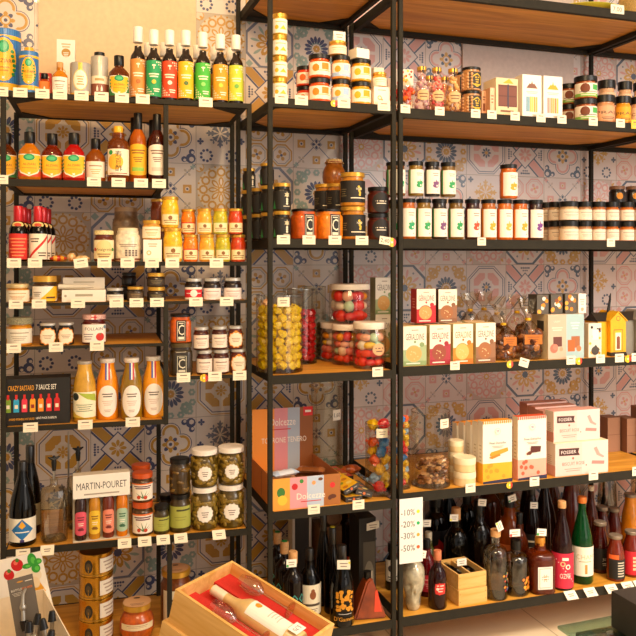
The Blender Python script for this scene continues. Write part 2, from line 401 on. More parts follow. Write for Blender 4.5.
        for k in range(8): petal(A, 0, 0, k*q+.2+q/2, .2, .42, .03, P['c']); A.raw(regp(.38*math.cos(k*q+.2), .38*math.sin(k*q+.2), .025, 6), P['d'])
        for cx, cy in CO: A.raw(regp(cx*.86, cy*.86, .08, 4), P['c'])
    return A
_mo = {}
def tile_wall(x0c, z0c, T, cols_, rows_):
    V = []; Fc = []; C = []; g = .0025; h = T/2-g/2
    for c in cols_:
        for r in rows_:
            i = (c+5+3*r) % 9; pl = WARM if c < 2 else PINK; cx = x0c+(c-1.5)*T; cz = z0c-(r-2.5)*T
            if (i, c < 2) not in _mo: _mo[(i, c < 2)] = motif(i, pl)
            for L, (P, cc) in enumerate(_mo[(i, c < 2)].P):
                for q in P:
                    q = clip(clip(q, -.5, 1), .5, -1)
                    q = [(y, x) for x, y in clip(clip([(y, x) for x, y in q], -.5, 1), .5, -1)]
                    if len(q) < 3: continue
                    b = len(V); V += [(cx+x*2*h, -.00002*(L+1), cz+y*2*h) for x, y in q]; Fc.append(tuple(range(b, b+len(q)))); C.append(cc)
    x0, x1 = x0c+(min(cols_)-2)*T, x0c+(max(cols_)-1)*T; z1, z0 = z0c-(min(rows_)-3)*T, z0c-(max(rows_)-2)*T
    b = len(V); V += [(x0, 0, z0), (x1, 0, z0), (x1, 0, z1), (x0, 0, z1)]; Fc.append((b, b+1, b+2, b+3)); C.append(lin('#a89a8a'))
    V += [(x0, .1, z0), (x1, .1, z0), (x1, .1, z1), (x0, .1, z1)]; Fc += [(b+7, b+6, b+5, b+4), (b+3, b+2, b+6, b+7)]; C += [lin('#a89a8a')]*2
    return mesh('wall_back', V, Fc, TILE, cols=C, smooth=False)
TS = .1975
def xw(px): dx, dy = ray(px); return WALLY*dx/dy
def zw(px, py): dx, dy = ray(px); return EYE-(py-HORIZON)*(WALLY/dy)/F
struct('wall_back', tile_wall(xw(339), zw(316, 265), TS, range(-9, 18), range(-6, 10)), (0, WALLY, 0))
struct('wall_left', boxes('wall_left', [(-2.6, -2.5, -2.5, 3.3, 0, 3.05)], mat('cream_wall_paint', '#e9dcc6', .9)))
PANEL = mat('blank_cream_panel', '#e6cba4', .85, 0, 0); PANEL2 = mat('blank_rose_grey_panel', '#cfbfb6', .85, 0, 0)
struct('trim_1', boxes('blank_panel', [(xw(38.5), xw(195.5), WALLY-.012, WALLY-.001, zw(115, 104), zw(115, -60))], PANEL))
struct('trim_2', boxes('blank_panel', [(xw(461.5), xw(572), WALLY-.012, WALLY-.001, zw(515, 118), zw(515, -20))], PANEL2))
# ============================================================ the shelving
def unit_obj(u, label):
    (ox, oy), ph = UN[u]; return thing('shelving_unit', label, 'shelving', (ox, oy, 0), ph)
def along(u, px, off): x, y, l = at(u, px, off); return uloc(u, x, y)[0]
OCC = []   # footprints already taken
def post(U, t, y, z0, z1, w=.0155):
    part('post', boxes('post', [(t-w/2, t+w/2, y, y+w, z0, z1)], METAL, bev=.001), U)
    a = U.rotation_euler.z; c, s = math.cos(a), math.sin(a); OCC.append(('r', U.location.x+t*c-y*s, U.location.y+t*s+y*c, a, w, w, z0, z1))
def gusset(U, x, y, z, sx, sy, s=.09):
    V = [(x, y, z), (x+sx*s, y, z), (x, y+sy*s, z)]; V += [(a, b, c-.003) for a, b, c in V]
    part('gusset_plate', mesh('gusset_plate', V, [(0, 1, 2), (5, 4, 3), (0, 3, 4, 1), (1, 4, 5, 2), (2, 5, 3, 0)], METAL, smooth=False), U)
def shelf(U, x0, x1, z, dep, th, board=.014, gus=True, inset=.004):
    z += EYE
    part('shelf_board', boxes('shelf_board', [(x0+.004, x1-.004, inset, dep-.004, z-board, z)], BOARD), U)
    part('front_rail', boxes('front_rail', [(x0, x1, -.0, .004, z-th, z), (x0, x1, .004, .02, z-th, z-board-.0005)], METAL), U)
    part('rear_rail', boxes('rear_rail', [(x0, x1, dep-.004, dep+.006, z-th, z), (x0, x1, dep-.02, dep-.004, z-th, z-board-.0005)], METAL), U)
    for a in (x0, x1): 
        s = 1 if a == x0 else -1
        part('side_rail', boxes('side_rail', [(min(a, a+s*.004), max(a, a+s*.004), .0045, dep-.0045, z-th, z), (min(a+s*.004, a+s*.018), max(a+s*.004, a+s*.018), .021, dep-.021, z-th, z-board-.0005)], METAL), U)
        if gus:
            gusset(U, a+s*.02, dep-.022, z-board-.001, s, -1); gusset(U, a+s*.02, .022, z-board-.001, s, 1)
# left run
UL = unit_obj('L', 'low narrow black steel and wood shelving at the left with staggered shelves')
tL, tM, tR = along('L', 3, 0), along('L', 166, 0), along('L', 249.5, 0)
dL = DEP['L']; zt = EYE+SH['L1']
for t in (tL, tR): 
    for y in (0, dL-.0155): post(UL, t, y, 0, zt)
post(UL, tM, 0, EYE+SH['L2']-.02, zt-.0181); post(UL, tM, dL-.0155, 0, zt-.03)
post(UL, tM, 0, EYE+SH['L6']-.018, EYE+SH['L4']-.0101); post(UL, tM+.012, 0, 0, EYE+SH['L7']-.0181)
e = .0078
shelf(UL, tL+e, tR-e, SH['L1'], dL, .016)
shelf(UL, tL+e, tM-e, SH['L2'], dL, .022, gus=False)
shelf(UL, tL+e, tR-e, SH['L3'], dL, .013, .009, gus=False)
shelf(UL, tL+e, tR-e, SH['L4'], dL, .010, .007, gus=False)
shelf(UL, tL+e, tM-e, SH['L5'], dL, .010, .007, gus=False)
shelf(UL, tM+e, tR-e, SH['L5b'], dL, .012, .008, gus=False)
shelf(UL, tL+e, tM-e, SH['L6'], dL, .016, .01, gus=False)
shelf(UL, tL+e, tR-e, SH['L7'], dL, .022)
shelf(UL, tL+e, tR-e, SH['L8'], dL, .022)
# back panels of the narrow upper bays are open to the tiled wall
UM = unit_obj('M', 'narrow tall black steel and wood shelving in the middle')
for t in (.6736, 1.121): 
    for y in (0, .484): post(UM, t, y, 0, 3.0)
for k in ('M0', 'M1', 'M2', 'M3', 'M4', 'M5'): shelf(UM, .6736+e, 1.121-e, SH[k], .4995, .030)
UR = unit_obj('R', 'wide tall black steel and wood shelving at the right')
for t in (1.1475, 2.3205):
    for y in (0, .484): post(UR, t, y, 0, 3.0)
for k in ('R0', 'R1', 'R2', 'R3', 'R4', 'R5'): shelf(UR, 1.1475+e, 2.3205-e, SH[k], .4995, .034)
UE = thing('shelving_unit', 'black steel and wood shelving cut off by the right edge of the picture', 'shelving', (0, 2.53, 0), 0)
for t in (3.5,):
    for y in (0, .484): post(UE, t, y, 0, 3.0)
for k in ('R0', 'R1', 'R2', 'R3', 'R4', 'R5'): shelf(UE, 2.3285, 3.5-e, SH[k], .4995, .034)
# ============================================================ builders
MADE = {}
def place(shelf_, px, w, off=None, z=0):
    """picture column and width -> world x, y, base height, radius, metres per pixel there"""
    u = shelf_[0]; o = .05 if off is None else off
    x, y, lam = at(u, px, o); r = w/2*lam/F
    if off is None: x, y, lam = at(u, px, r+.008); r = w/2*lam/F
    return x, y, EYE+SH[shelf_]+z+.0006, r, lam/F
def facing(u, x, y, k): return UN[u][1]*(1-k)-math.atan2(x, y)*k
def fit(H, r, z, shelf_, mp, st, cr=1):
    """below eye level the picture height of a round thing includes part of its top and foot ellipses"""
    if st: return H
    zb = SH[shelf_]+z; zc = mp*F
    if zb > 0: return H
    zt = min(0, zb+H); return H-r*(abs(zb)+cr*abs(zt))/zc
def clear_spot(x, y, r, z0, z1, lim=.02):
    """slide away from the viewer until nothing already standing there is touched"""
    d = math.hypot(x, y); ux, uy = x/d, y/d; best = None
    for k in range(80):
        X, Y = x+ux*k*.002, y+uy*k*.002; bad = 0
        for o in OCC:
            if o[-1] <= z0+.001 or o[-2] >= z1-.001: continue
            if o[0] == 'c': p = r+o[3]-math.hypot(X-o[1], Y-o[2])
            else:
                c, s = math.cos(o[3]), math.sin(o[3]); a = (X-o[1])*c+(Y-o[2])*s; b = -(X-o[1])*s+(Y-o[2])*c
                qx = max(abs(a)-o[4]/2, 0); qy = max(-b, b-o[5], 0); p = r-math.hypot(qx, qy)
            bad = max(bad, p)
        if Y > WALLY-.004-r: break
        if best is None or bad < best[0]-1e-5: best = (bad, X, Y)
        if bad <= 0: break
    best = best or (0, x, y)
    if best[0] > 0: r = max(r*.6, r-best[0]-.0003)
    OCC.append(('c', best[1], best[2], r, z0, z1)); return best[1], best[2], r
def prof_jar(kind, r, h):
    P = {'straight': [(0, 0), (.88, 0), (.98, .03), (1, .08), (1, .78), (.95, .84), (.86, .88), (.86, 1)],
         'round': [(0, 0), (.6, 0), (.8, .05), (.97, .25), (1, .42), (.96, .62), (.8, .8), (.7, .86), (.7, 1)],
         'mustard': [(0, 0), (.85, 0), (.93, .04), (.96, .4), (1, .62), (.98, .74), (.9, .84), (.86, .88), (.88, 1)],
         'can': [(0, 0), (.97, 0), (1, .02), (1, .98), (.97, 1)],
         'tumbler': [(0, 0), (.86, 0), (.9, .03), (1, .97), (.98, 1)]}[kind]
    return [(a*r, b*h) for a, b in P]
def _lab(A, d, lab, R, H, sq=0, Rz=None, out=0):
    v0, v1, span, fn = lab; w_ = R*math.radians(span); a = Art(w_, (v1-v0)*H); fn(a)
    if Rz: R = max(Rz(H*(v0+(v1-v0)*q/12)) for q in range(13))
    V, Fc, C = a.wrap(R+out, v0*H, None, sq); return mesh('label', V, Fc, PAPER, cols=C, smooth=False)
def interp(prof):
    def f(z):
        for (r0, z0), (r1, z1) in zip(prof, prof[1:]):
            if z1 > z0 and z0 <= z <= z1: return r0+(r1-r0)*(z-z0)/(z1-z0)
        return prof[-1][0]
    return f
def jar(shelf_, px, w, h, label, body, lid, lab=None, name='glass_jar', cat='jar', kind='straight', off=None, z=0, lh=.2, lr=.96, sq=0,
        k=.45, group=None, lidart=None, extra=None, rot=0, clear=False, st=0):
    x, y, zb, r, mp = place(shelf_, px, w, off, z); H = fit(h*mp, r, z, shelf_, mp, st); hl = lh*H; hb = H-hl*.82; n = 18 if r > .02 else 16
    r *= .985; x, y, r = clear_spot(x, y, r+.0012, zb, zb+H); r -= .0012
    t = thing(name, label, cat, (x, y, zb), facing(shelf_[0], x, y, k)+rot, group)
    pr = prof_jar(kind, r, hb)
    if clear: part('glass', lathe('glass', pr, glass('#fff6e6'), 24, sq), t)
    else: part('filled_glass', lathe('filled_glass', pr, contents(body), n if not sq else 32, sq), t)
    R = r*lr; L = [(0, H-hl), (R*.93, H-hl), (R, H-hl+.0008), (R, H-.0015), (R*.95, H-.0002), (R*.8, H), (0, H-.0003)]
    part('lid', lathe('lid', L, lid, n, sq*.5), t)
    if lab:
        part('label', _lab(None, None, lab, r, hb, sq, interp(pr), r*.08 if extra and 'gherkin' in label else 0), t)
    if extra: extra(t, r, H)
    MADE[label] = (px, shelf_); return H+.0012
# bottle outlines: (radius share, height share); the last entries are the neck
BP = {'wine': [(0, 0), (.92, 0), (1, .02), (1, .56), (.93, .64), (.6, .74), (.38, .8), (.36, .98), (.4, .98), (.4, 1), (0, 1)],
      'oil': [(0, 0), (.95, 0), (1, .015), (1, .55), (.95, .6), (.5, .68), (.46, .74), (0, .74)],
      'flask': [(0, 0), (.9, 0), (1, .03), (1, .5), (.93, .6), (.6, .7), (.42, .74), (.42, .84), (0, .84)],
      'juice': [(0, 0), (.92, 0), (1, .02), (1, .5), (.92, .66), (.7, .8), (.62, .86), (.62, .97), (0, .97)],
      'slim': [(0, 0), (.94, 0), (1, .015), (1, .58), (.9, .66), (.5, .76), (.42, .82), (.42, .94), (0, .94)],
      'champ': [(0, 0), (.92, 0), (1, .02), (.98, .42), (.85, .56), (.55, .72), (.36, .82), (.32, .94), (0, .94)],
      'spirit': [(0, 0), (.93, 0), (1, .02), (1, .6), (.94, .67), (.55, .74), (.36, .78), (.34, .9), (0, .9)],
      'stout': [(0, 0), (.95, 0), (1, .02), (1, .62), (.96, .68), (.8, .73), (.4, .77), (.36, .8), (.36, .9), (0, .9)],
      'minirum': [(0, 0), (.92, 0), (1, .03), (1, .62), (.9, .72), (.58, .78), (.55, .88), (0, .88)]}
def bottle(shelf_, px, w, h, label, body, cap, lab=None, kind='wine', name='bottle', cat='bottle', off=None, z=0, capz=(.72, 1), capr=.5,
           sq=0, k=.45, group=None, band=None, clear=None, extra=None, neck=None, rot=0):
    x, y, zb, r, mp = place(shelf_, px, w, off, z); H = fit(h*mp, r, z, shelf_, mp, 0, capr)
    r *= .985; x, y, r = clear_spot(x, y, r+.0012, zb, zb+H); r -= .0012
    t = thing(name, label, cat, (x, y, zb), facing(shelf_[0], x, y, k)+rot, group)
    pr = [(a*r, b*H) for a, b in BP[kind]]; n = 20 if not sq else 32
    if clear:
        part('glass', lathe('glass', [p for p in pr], glass(clear if isinstance(clear, str) else '#f6fff8', .08), n, sq), t)
        if body: part('liquid', lathe('liquid', [(a*.9, b+.003) for a, b in pr if b < .6*H], glass(body, .03), n, sq), t)
    else:
        part('filled_glass', lathe('filled_glass', pr, contents(body, .2, 30, .12) if kind in ('juice', 'oil') else liquid(body), n, sq), t)
    if cap:
        c0, c1 = capz[0]*H, capz[1]*H; R = capr*r
        part('cap', lathe('cap', [(0, c0), (R*.97, c0), (R, c0+.001), (R, c1-.002), (R*.93, c1), (0, c1)], cap, 14), t)
    if neck: part('neck_sleeve', lathe('neck_sleeve', [(neck[2]*r, neck[0]*H), (neck[3]*r, neck[1]*H)], neck[4], 14), t)
    if lab: part('label', _lab(None, None, lab, r, H, sq, interp(pr)), t)
    if extra: extra(t, r, H)
    MADE[label] = (px, shelf_); return H+.0012
def carton(shelf_, px, w, h, d, label, fr, side='#d8c8a8', art=None, left=None, top=None, name='carton', cat='box', off=.012, z=0, rot=0, group=None, m=None, w_m=None, extra_top=None):
    """a box whose front face, w pixels wide, stands off metres behind the shelf edge; d = depth in metres"""
    u = shelf_[0]; x, y, zb, r, mp = place(shelf_, px, w, off, z); W = w_m or 2*r/max(.5, math.cos(math.atan2(x, y)*0+rot)); H = h*mp
    V = []; Fc = []; C = []; sd = lin(side); OCC.append(('r', x, y, UN[u][1]+rot, W, d, zb, zb+H))
    pts = [(-W/2, 0), (W/2, 0), (W/2, d), (-W/2, d)]
    V += [(a, b, 0) for a, b in pts]+[(a, b, H) for a, b in pts]
    Fc += [(3, 2, 1, 0), (4, 5, 6, 7), (0, 1, 5, 4), (1, 2, 6, 5), (2, 3, 7, 6), (3, 0, 4, 7)]
    C += [sd, lin(top) if isinstance(top, str) else sd, lin(fr), sd, sd, sd]
    def add(a, M):
        b = len(V); v, f, c = a.flat(M); V.extend(tuple(q) for q in v); Fc.extend(tuple(b+i for i in q) for q in f); C.extend(c)
    if art: a = Art(W, H); art(a); add(a, Matrix())
    if left: a = Art(d, H); left(a); add(a, Matrix.Translation((-W/2, d/2, 0)) @ Matrix.Rotation(-math.pi/2, 4, 'Z'))
    if callable(top): a = Art(W, d); top(a); add(a, Matrix.Translation((0, 0, H)) @ Matrix.Rotation(-math.pi/2, 4, 'X'))
    me = mesh(name, V, Fc, m or PAPER, cols=C, smooth=False)
    o = solo(name, me, label, cat, (x, y, zb), UN[u][1]+rot, group); MADE[label] = (px, shelf_)
    return H+.0012
def price(shelf_, px, near, w=13.5, h=9.5, dz=0, tilt=0, c='#f1e6cc', txt=None, lean=0):
    x, y, lam = at(shelf_[0], px, -.0025-abs(tilt)*.004); W, H = w*lam/F, h*lam/F
    a = Art(W, H); a.r(0, 0, 1, 1, c)
    if txt: a.t(txt, .5, .5, .5, '#2b211c', .8)
    else: a.ln(.5, .72, .5, .1, 1, .2, '#6d5a4a'); a.ln(.5, .38, .66, .045, 1, .17, '#d9ab95'); a.ln(.5, .22, .6, .035, 1, .1, '#dcbfa5')
    V, Fc, C = a.flat(); b = len(V); V += [(-W/2, .0006, 0), (W/2, .0006, 0), (W/2, .0006, H), (-W/2, .0006, H), (-W/2, 0, 0), (W/2, 0, 0), (W/2, 0, H), (-W/2, 0, H)]
    Fc += [(b+3, b+2, b+1, b), (b+4, b+5, b+1, b), (b+6, b+7, b+3, b+2), (b+7, b+4, b, b+3), (b+5, b+6, b+2, b+1)]; C += [lin(c)]*5
    o = solo('price_tag', mesh('price_tag', V, Fc, PAPER, cols=C, smooth=False), near if near.startswith('=') else 'small cream price tag on the shelf edge '+near, 'price tag', group='price tags on the shelf edges')
    if near.startswith('='): o['label'] = near[1:]
    o.rotation_euler = (lean, tilt, UN[shelf_[0]][1]); o.location = (x, y, EYE+SH[shelf_]-H*.62+dz); return o
def flat_price(shelf_, px, near, w=13, d=.03):   # a tag lying over the shelf's edge
    u = shelf_[0]; x, y, lam = at(u, px, 0); W = w*lam/F; H = .03
    a = Art(W, H*1.2); a.r(0, 0, 1, 1, '#f1e6cc'); a.ln(.5, .6, .5, .1, 2, .2, '#8d7a6a'); v, f, c = a.flat(Matrix.Rotation(-.9, 4, 'X'))
    n = len(v); v += [Vector(p)+Vector((0, .0006, -.0006)) for p in v[:4]]; f.append((n+3, n+2, n+1, n)); c.append(lin('#f1e6cc'))
    o = solo('price_tag', mesh('price_tag', v, f, PAPER, cols=c, smooth=False), 'cream price tag folded over the shelf edge '+near, 'price tag', (x, y, EYE+SH[shelf_]), UN[u][1], 'price tags on the shelf edges')
    o.location = (x, y-.027, EYE+SH[shelf_]-.019)
def sticker(shelf_, px, near, w=8):
    x, y, lam = at(shelf_[0], px, -.003); R = w/2*lam/F; a = Art(2*R, 2*R); k = 18
    for n, c in ((0, '#f2c81e'), (1, '#2a2220'), (2, '#d8301f')):
        q = regp(R, R, R, k); q = clip(clip(q, R*(-.0)+[0, .62*R, 1.35*R][n] if n else 0, 1), [9, .62*R+.001, 9][n] if n == 1 else 9, -1) if n else q
        a.raw(q, c) if len(q) > 2 else None
    a.e(.5, .5, .12, '#f4ecd8')
    v, f, c = a.flat(); me = mesh('round_sticker', v, f, GLOSS, cols=c, smooth=False)
    bm = bmesh.new(); bm.from_mesh(me); bm.free()
    o = solo('round_sticker', me, 'round yellow black and red sticker on the shelf edge '+near, 'sticker', (x, y, EYE+SH[shelf_]-R*1.6), UN[shelf_[0]][1], 'round flag-coloured stickers')
# ------------------------------------------------------------ label designs
def L_plain(bg='#efe4d0', ink='#6a5a4a', acc=None, n=3, title=None):
    def f(a):
        a.r(0, 0, 1, 1, bg)
        if title: a.t(title, .5, .7, .16, ink, .8)
        else: a.ln(.5, .72, .6, .07, 1, .2, ink)
        a.ln(.5, .48, .5, .04, n, .12, acc or ink)
    return f
def L_scallop(bg='#f3e8dc', edge='#e6dccb', ink='#7a6a5c', acc=None, strip=None):
    def f(a):
        if strip: a.r(.43, .5, .57, .99, strip)
        r = .5; R = min(a.w, a.h)/a.w
        a.star(.5, .5, .5*R, .9, edge, 12); a.star(.5, .5, .45*R, .9, bg, 12); a.ln(.5, .58, .42*R, .05, 3, .12, ink)
        if acc: a.e(.5, .78, .06*R, acc)
    return f
def L_C(bg='#1c1815', ink='#efe2c8', cx=.5):
    def f(a):
        a.r(0, 0, 1, 1, bg); a.r(.1, .05, .9, .95, ink); a.r(.14, .07, .86, .93, bg); a.t('C', .5, .55, .5, ink, .6); a.r(.2, .1, .8, .22, ink); a.ln(.5, .86, .5, .04, 1, .1, ink)
    return f
def L_fruit(c1, c2, bg='#f6ecd8', band=None):
    def f(a):
        a.r(0, 0, 1, 1, bg)
        if band: a.r(0, 0, 1, .3, band)
        a.e(.3, .55, .13, c1); a.r(.52, .42, .8, .92, c2); a.ln(.6, .34 if not band else .2, .5, .05, 1, .2, c1 if not band else '#f6ecd8'); 
    return f
def L_green(c='#2f9e4a', food='#7a3b1a'):
    def f(a): a.r(0, 0, 1, 1, '#f3ead6'); a.r(0, 0, 1, .24, '#84b94c'); a.e(.38, .62, .15, food); a.r(.62, .5, .86, .9, '#4fae4f'); a.ln(.5, .36, .6, .05, 1, .2, '#5a5040'); a.ln(.5, .13, .5, .06, 1, .2, '#efe6c8')
    return f
def L_tall(logo, side):
    def f(a):
        a.r(0, 0, 1, 1, '#f4ebdd'); a.r(0, 0, .1, 1, side); a.ln(.6, .84, .34, .03, 2, .08, '#8b8074')
        a.e(.6, .33, .17, logo, ry=.09); a.e(.72, .45, .09, logo); a.e(.52, .45, .07, logo); a.p([(.56, .4), (.66, .4), (.64, .58), (.6, .58)], logo); a.e(.66, .33, .05, '#f4ebdd'); a.r(.68, .1, .72, .13, '#c94a3a')
    return f
def L_emblem(title='ALZIARI', bg='#f3b81c', fr='#2e7d46'):   # the green-crested yellow label
    def f(a):
        a.r(0, 0, 1, 1, fr); a.p([(.04, 1), (.96, 1), (.98, .45), (.8, .15), (.5, 0), (.2, .15), (.02, .45)], '#efe7d0'); a.p([(.07, .96), (.93, .96), (.94, .47), (.77, .2), (.5, .06), (.23, .2), (.06, .47)], bg)
        for x in (.1, .9):
            for y in (.3, .45, .6, .78): a.e(x, y, .05, '#3d8a3f', n=6)
        a.e(.5, .86, .2, '#18925a', ry=.15); a.e(.5, .86, .13, '#4bb878', ry=.09); a.t(title, .5, .55, .1, '#a2571a', .74); a.ln(.5, .38, .5, .03, 1, .1, '#c98a1e'); a.star(.5, .14, .07, .5, '#f4ecd8', 4)
    return f
def L_oil(c, c2):
    def f(a):
        a.r(0, 0, 1, 1, c); a.ln(.5, .62, .5, .035, 2, .07, '#f6ead0'); a.r(.48, .76, .52, .86, '#f6ead0'); a.e(.5, .86, .09, '#f6ead0', ry=.025)
        for i in range(5):
            for j in range(5):
                if i+j < 5: a.r(.04+i*.1, .04+j*.065, .09+i*.1, .075+j*.065, '#f6ead0'); 
        for i in range(4):
            for j in range(4):
                if i+j < 4: a.r(.9-i*.1, .93-j*.065, .95-i*.1, .965-j*.065, '#f6ead0')
        a.e(.5, .4, .1, c2); a.ln(.62, .2, .3, .03, 2, .06, '#f6ead0')
    return f
def L_oval(bg='#f2e8dc', ink='#5a4a40', flag=True):
    def f(a):
        a.e(.5, .5, .5, bg, ry=.5, n=28); a.ln(.5, .72, .5, .035, 2, .075, ink); a.ln(.5, .5, .5, .018, 3, .06, '#c9a48f'); a.ln(.5, .22, .3, .02, 2, .05, '#b89a88')
    return f
def gherkins(t, r, H, c, n=26, seed=3):
    rnd = random.Random(seed); P = []; Ps = []
    for i in range(n):
        a = rnd.uniform(-2.2, 2.2)-math.pi/2; z = rnd.uniform(.08, .76)*H; tl = rnd.uniform(-.6, .6)+(1.57 if rnd.random() < .35 else 0); L = r*.4; rr = r*.17; R = r-rr*.55
        d = Vector((-math.sin(a)*math.cos(tl), math.cos(a)*math.cos(tl), math.sin(tl))); c0 = Vector((R*math.cos(a), R*math.sin(a), min(.76*H, max(.1*H, z)))); 
        pts = []
        for s in (-1, -.6, 0, .6, 1):
            p = c0+d*L*s; q = math.hypot(p.x, p.y); p.x *= R/q; p.y *= R/q; p.z = min(.8*H, max(.05*H, p.z)); pts.append(p)
        P.append(tube(pts, [rr*.4, rr*.9, rr, rr*.9, rr*.4], 8))
    o = part('pickles', mesh('pickles', *merge(P), contents(c, .35, 60), ang=80), t); o['kind'] = 'stuff'
# ============================================================ left run, top shelf
def flagstrip(t, r, H, z0=.66, z1=.93):
    V = []; Fc = []; C = []; pr = interp([(a*r, b*H) for a, b in BP['juice']])
    for i, c in enumerate(('#2f4fa3', '#f1ece2', '#cf3340')):
        for j in range(5):
            za, zb = (z0+(z1-z0)*j/5)*H, (z0+(z1-z0)*(j+1)/5)*H; b = len(V); x0, x1 = (-.27+i*.18)*r*.75, (-.27+(i+1)*.18)*r*.75
            for (x, z) in ((x0, za), (x1, za), (x1, zb), (x0, zb)): R = pr(z)+.0012; V.append((x, -math.sqrt(max(0, R*R-x*x)), z))
            Fc.append((b, b+1, b+2, b+3)); C.append(lin(c))
    part('tricolour_ribbon', mesh('tricolour_ribbon', V, Fc, PAPER, cols=C, smooth=False), t)
CORK = mat('cork', '#cf9a62', .8, bump=.3, bscale=200, vary=.15)
YCAP = mat('yellow_plastic', '#f0b21a', .4, 0, .2); REDC = mat('red_foil', '#c5161f', .3, .2, .3)
STEEL = mat('brushed_steel', '#b5aea2', .3, .85)
def tin(shelf_, px, w, h, label, art, base, cap=None, off=None, top=None, k=.4, capr=.45, caph=.07, metal=False):
    x, y, zb, r, mp = place(shelf_, px, w, off); H = h*mp; hb = H*(1-(caph if cap else 0)); x, y, r = clear_spot(x, y, r+.001, zb, zb+H); r -= .001
    t = thing('tin', label, 'tin', (x, y, zb), facing(shelf_[0], x, y, k)); b = mat('painted_tin_'+base.strip('#'), base, .35, .2, .3)
    part('can_body', lathe('can_body', [(0, 0), (r*.97, 0), (r, .001), (r, hb-.002), (r*.97, hb), (r*.9, hb-.001), (0, hb-.001)], b, 28), t)
    a = Art(r*math.radians(200), hb-.004); art(a); V, Fc, C = a.wrap(r, .002); part('print', mesh('print', V, Fc, GLOSS, cols=C, smooth=False), t)
    if cap: part('cap', lathe('cap', [(0, hb-.001), (r*capr, hb-.001), (r*capr, H-.001), (r*capr*.9, H), (0, H)], cap, 16), t)
    MADE[label] = (px, shelf_)
def a_alz(a):
    a.r(0, 0, 1, 1, '#2f74b8')
    for i in range(0, 24): a.r(i/24, 0, i/24+.012, 1, '#4a8fd0')
    a.r(0, .05, 1, .16, '#f0b71c'); a.r(0, .84, 1, .9, '#f0b71c'); a.e(.5, .55, .24, '#2f74b8', ry=.34); a.e(.5, .52, .23, '#f3b81c', ry=.34)
    for s in (-1, 1):
        for j in range(6): a.e(.5+s*(.17+.02*math.sin(j)), .3+j*.07, .035, '#2f8a46', n=7)
    a.e(.5, .72, .1, '#11995a', ry=.1); a.e(.5, .72, .07, '#3fb57c', ry=.06); a.t('ALZIARI', .5, .5, .06, '#8a3a18', .3); a.ln(.5, .4, .2, .02, 2, .05, '#c98a1e'); a.star(.5, .24, .035, .5, '#f4ecd8', 4)
tin('L1', 4.5, 31, 67, 'large blue and yellow olive oil tin with a green crest', a_alz, '#2f74b8', YCAP, caph=.03, off=.1)
tin('L1', 29, 18, 46, 'small blue and yellow oil tin with yellow cap beside the large one', a_alz, '#2f74b8', YCAP, capr=.5, caph=.1)
def a_spice(a): a.r(.15, 0, .85, 1, '#ef7a22'); a.p([(.45, .25), (.55, .3), (.56, .5), (.5, .65), (.45, .5)], '#f7ead2', True); a.ln(.5, .14, .3, .05, 1, .1, '#f7ead2')
bottle('L1', 44.5, 11.5, 23, 'small squat bottle of orange sauce with black cap on the top left shelf', '#e0661c', BLACK, (.03, .6, 150, a_spice), 'flask', capz=(.74, .98), capr=.62, sq=2)
carton('L1', 45.5, 11.5, 27, .05, 'small red carton behind the squat orange sauce bottle', '#c92a22', '#b02018', lambda a: a.ln(.5, .85, .6, .05, 2, .1, '#f0e0c0'), off=.12)
bottle('L1', 60, 16, 33, 'golden oil bottle with white label and wooden stopper', '#e39a23', CORK, (.06, .52, 130, L_plain('#f5efe0', '#8a7a60', n=4)), 'flask', capz=(.8, 1), capr=.42)
def a_white(a):
    a.r(0, 0, 1, 1, '#f4eee2'); a.ln(.5, .93, .5, .022, 2, .04, '#c8b48a'); a.e(.5, .8, .25, '#b98c3c'); a.ln(.5, .8, .3, .012, 3, .025, '#f4eee2'); a.e(.3, .5, .2, '#d9c08c'); a.e(.3, .5, .14, '#f4eee2'); a.ln(.5, .32, .5, .02, 3, .05, '#d8cdb8')
carton('L1', 66, 17.5, 66, .055, 'tall slim white carton with a gold disc standing behind the bottles', '#f4eee2', '#e8ddc8', a_white, off=.2)
def a_gt(a):
    a.r(0, 0, 1, 1, '#a9a49c'); a.r(.44, .74, .56, 1, '#eab528'); a.r(0, 0, 1, .06, '#d9a82a'); a.e(.5, .46, .21, '#e7c66a', ry=.33); a.e(.5, .46, .19, '#f3e9d2', ry=.3); a.ln(.5, .56, .2, .04, 4, .08, '#c09a58')
    for s in (.08, .2, .8, .92): a.r(s, .06, s+.01, .9, '#d9bb6a')
tin('L1', 80.5, 20, 33, 'round grey and yellow tin with a cream medallion', a_gt, '#a9a49c')
def a_steel(a):
    a.r(0, 0, 1, .02, '#8a4b32'); a.r(.08, 0, .92, .33, '#8c4e36'); a.r(.08, .33, .92, .52, '#f1e3c6'); a.ln(.5, .43, .3, .06, 1, .1, '#b9975c')
    for x in (.43, .57): a.p([(x-.03, .15), (x+.03, .15), (x+.03, .22), (x, .29), (x-.03, .22)], '#f4e8d4')
tin('L1', 99.5, 17.5, 47, 'brushed steel oil can with brown band and black spout cap', a_steel, '#b5aea2', BLACK, capr=.6, caph=.1)
bottle('L1', 119, 21, 43, 'black-capped oil bottle with green-crested yellow label left of the white-capped row', '#7a3f12', BLACK, (.04, .5, 130, L_emblem()), 'flask', capz=(.76, 1), capr=.48)
oils = [(138, 15.8, 74, '#dd9145', '#b56a28', 'tan'), (153.7, 15.2, 70, '#1f9a5c', '#d9c23c', 'emerald green'), (169.5, 15.4, 71, '#e8461f', '#f6ead0', 'red-orange'), (185.8, 15.4, 71, '#f2b91d', '#5a7a3c', 'golden yellow'),
        (202.8, 15.2, 70, '#47b53c', '#8fd46a', 'bright green'), (220.2, 15.4, 69, '#ef9b22', '#d9cf3c', 'amber orange'), (236, 14.8, 69, '#c4cf3c', '#6fae4a', 'yellow-green')]
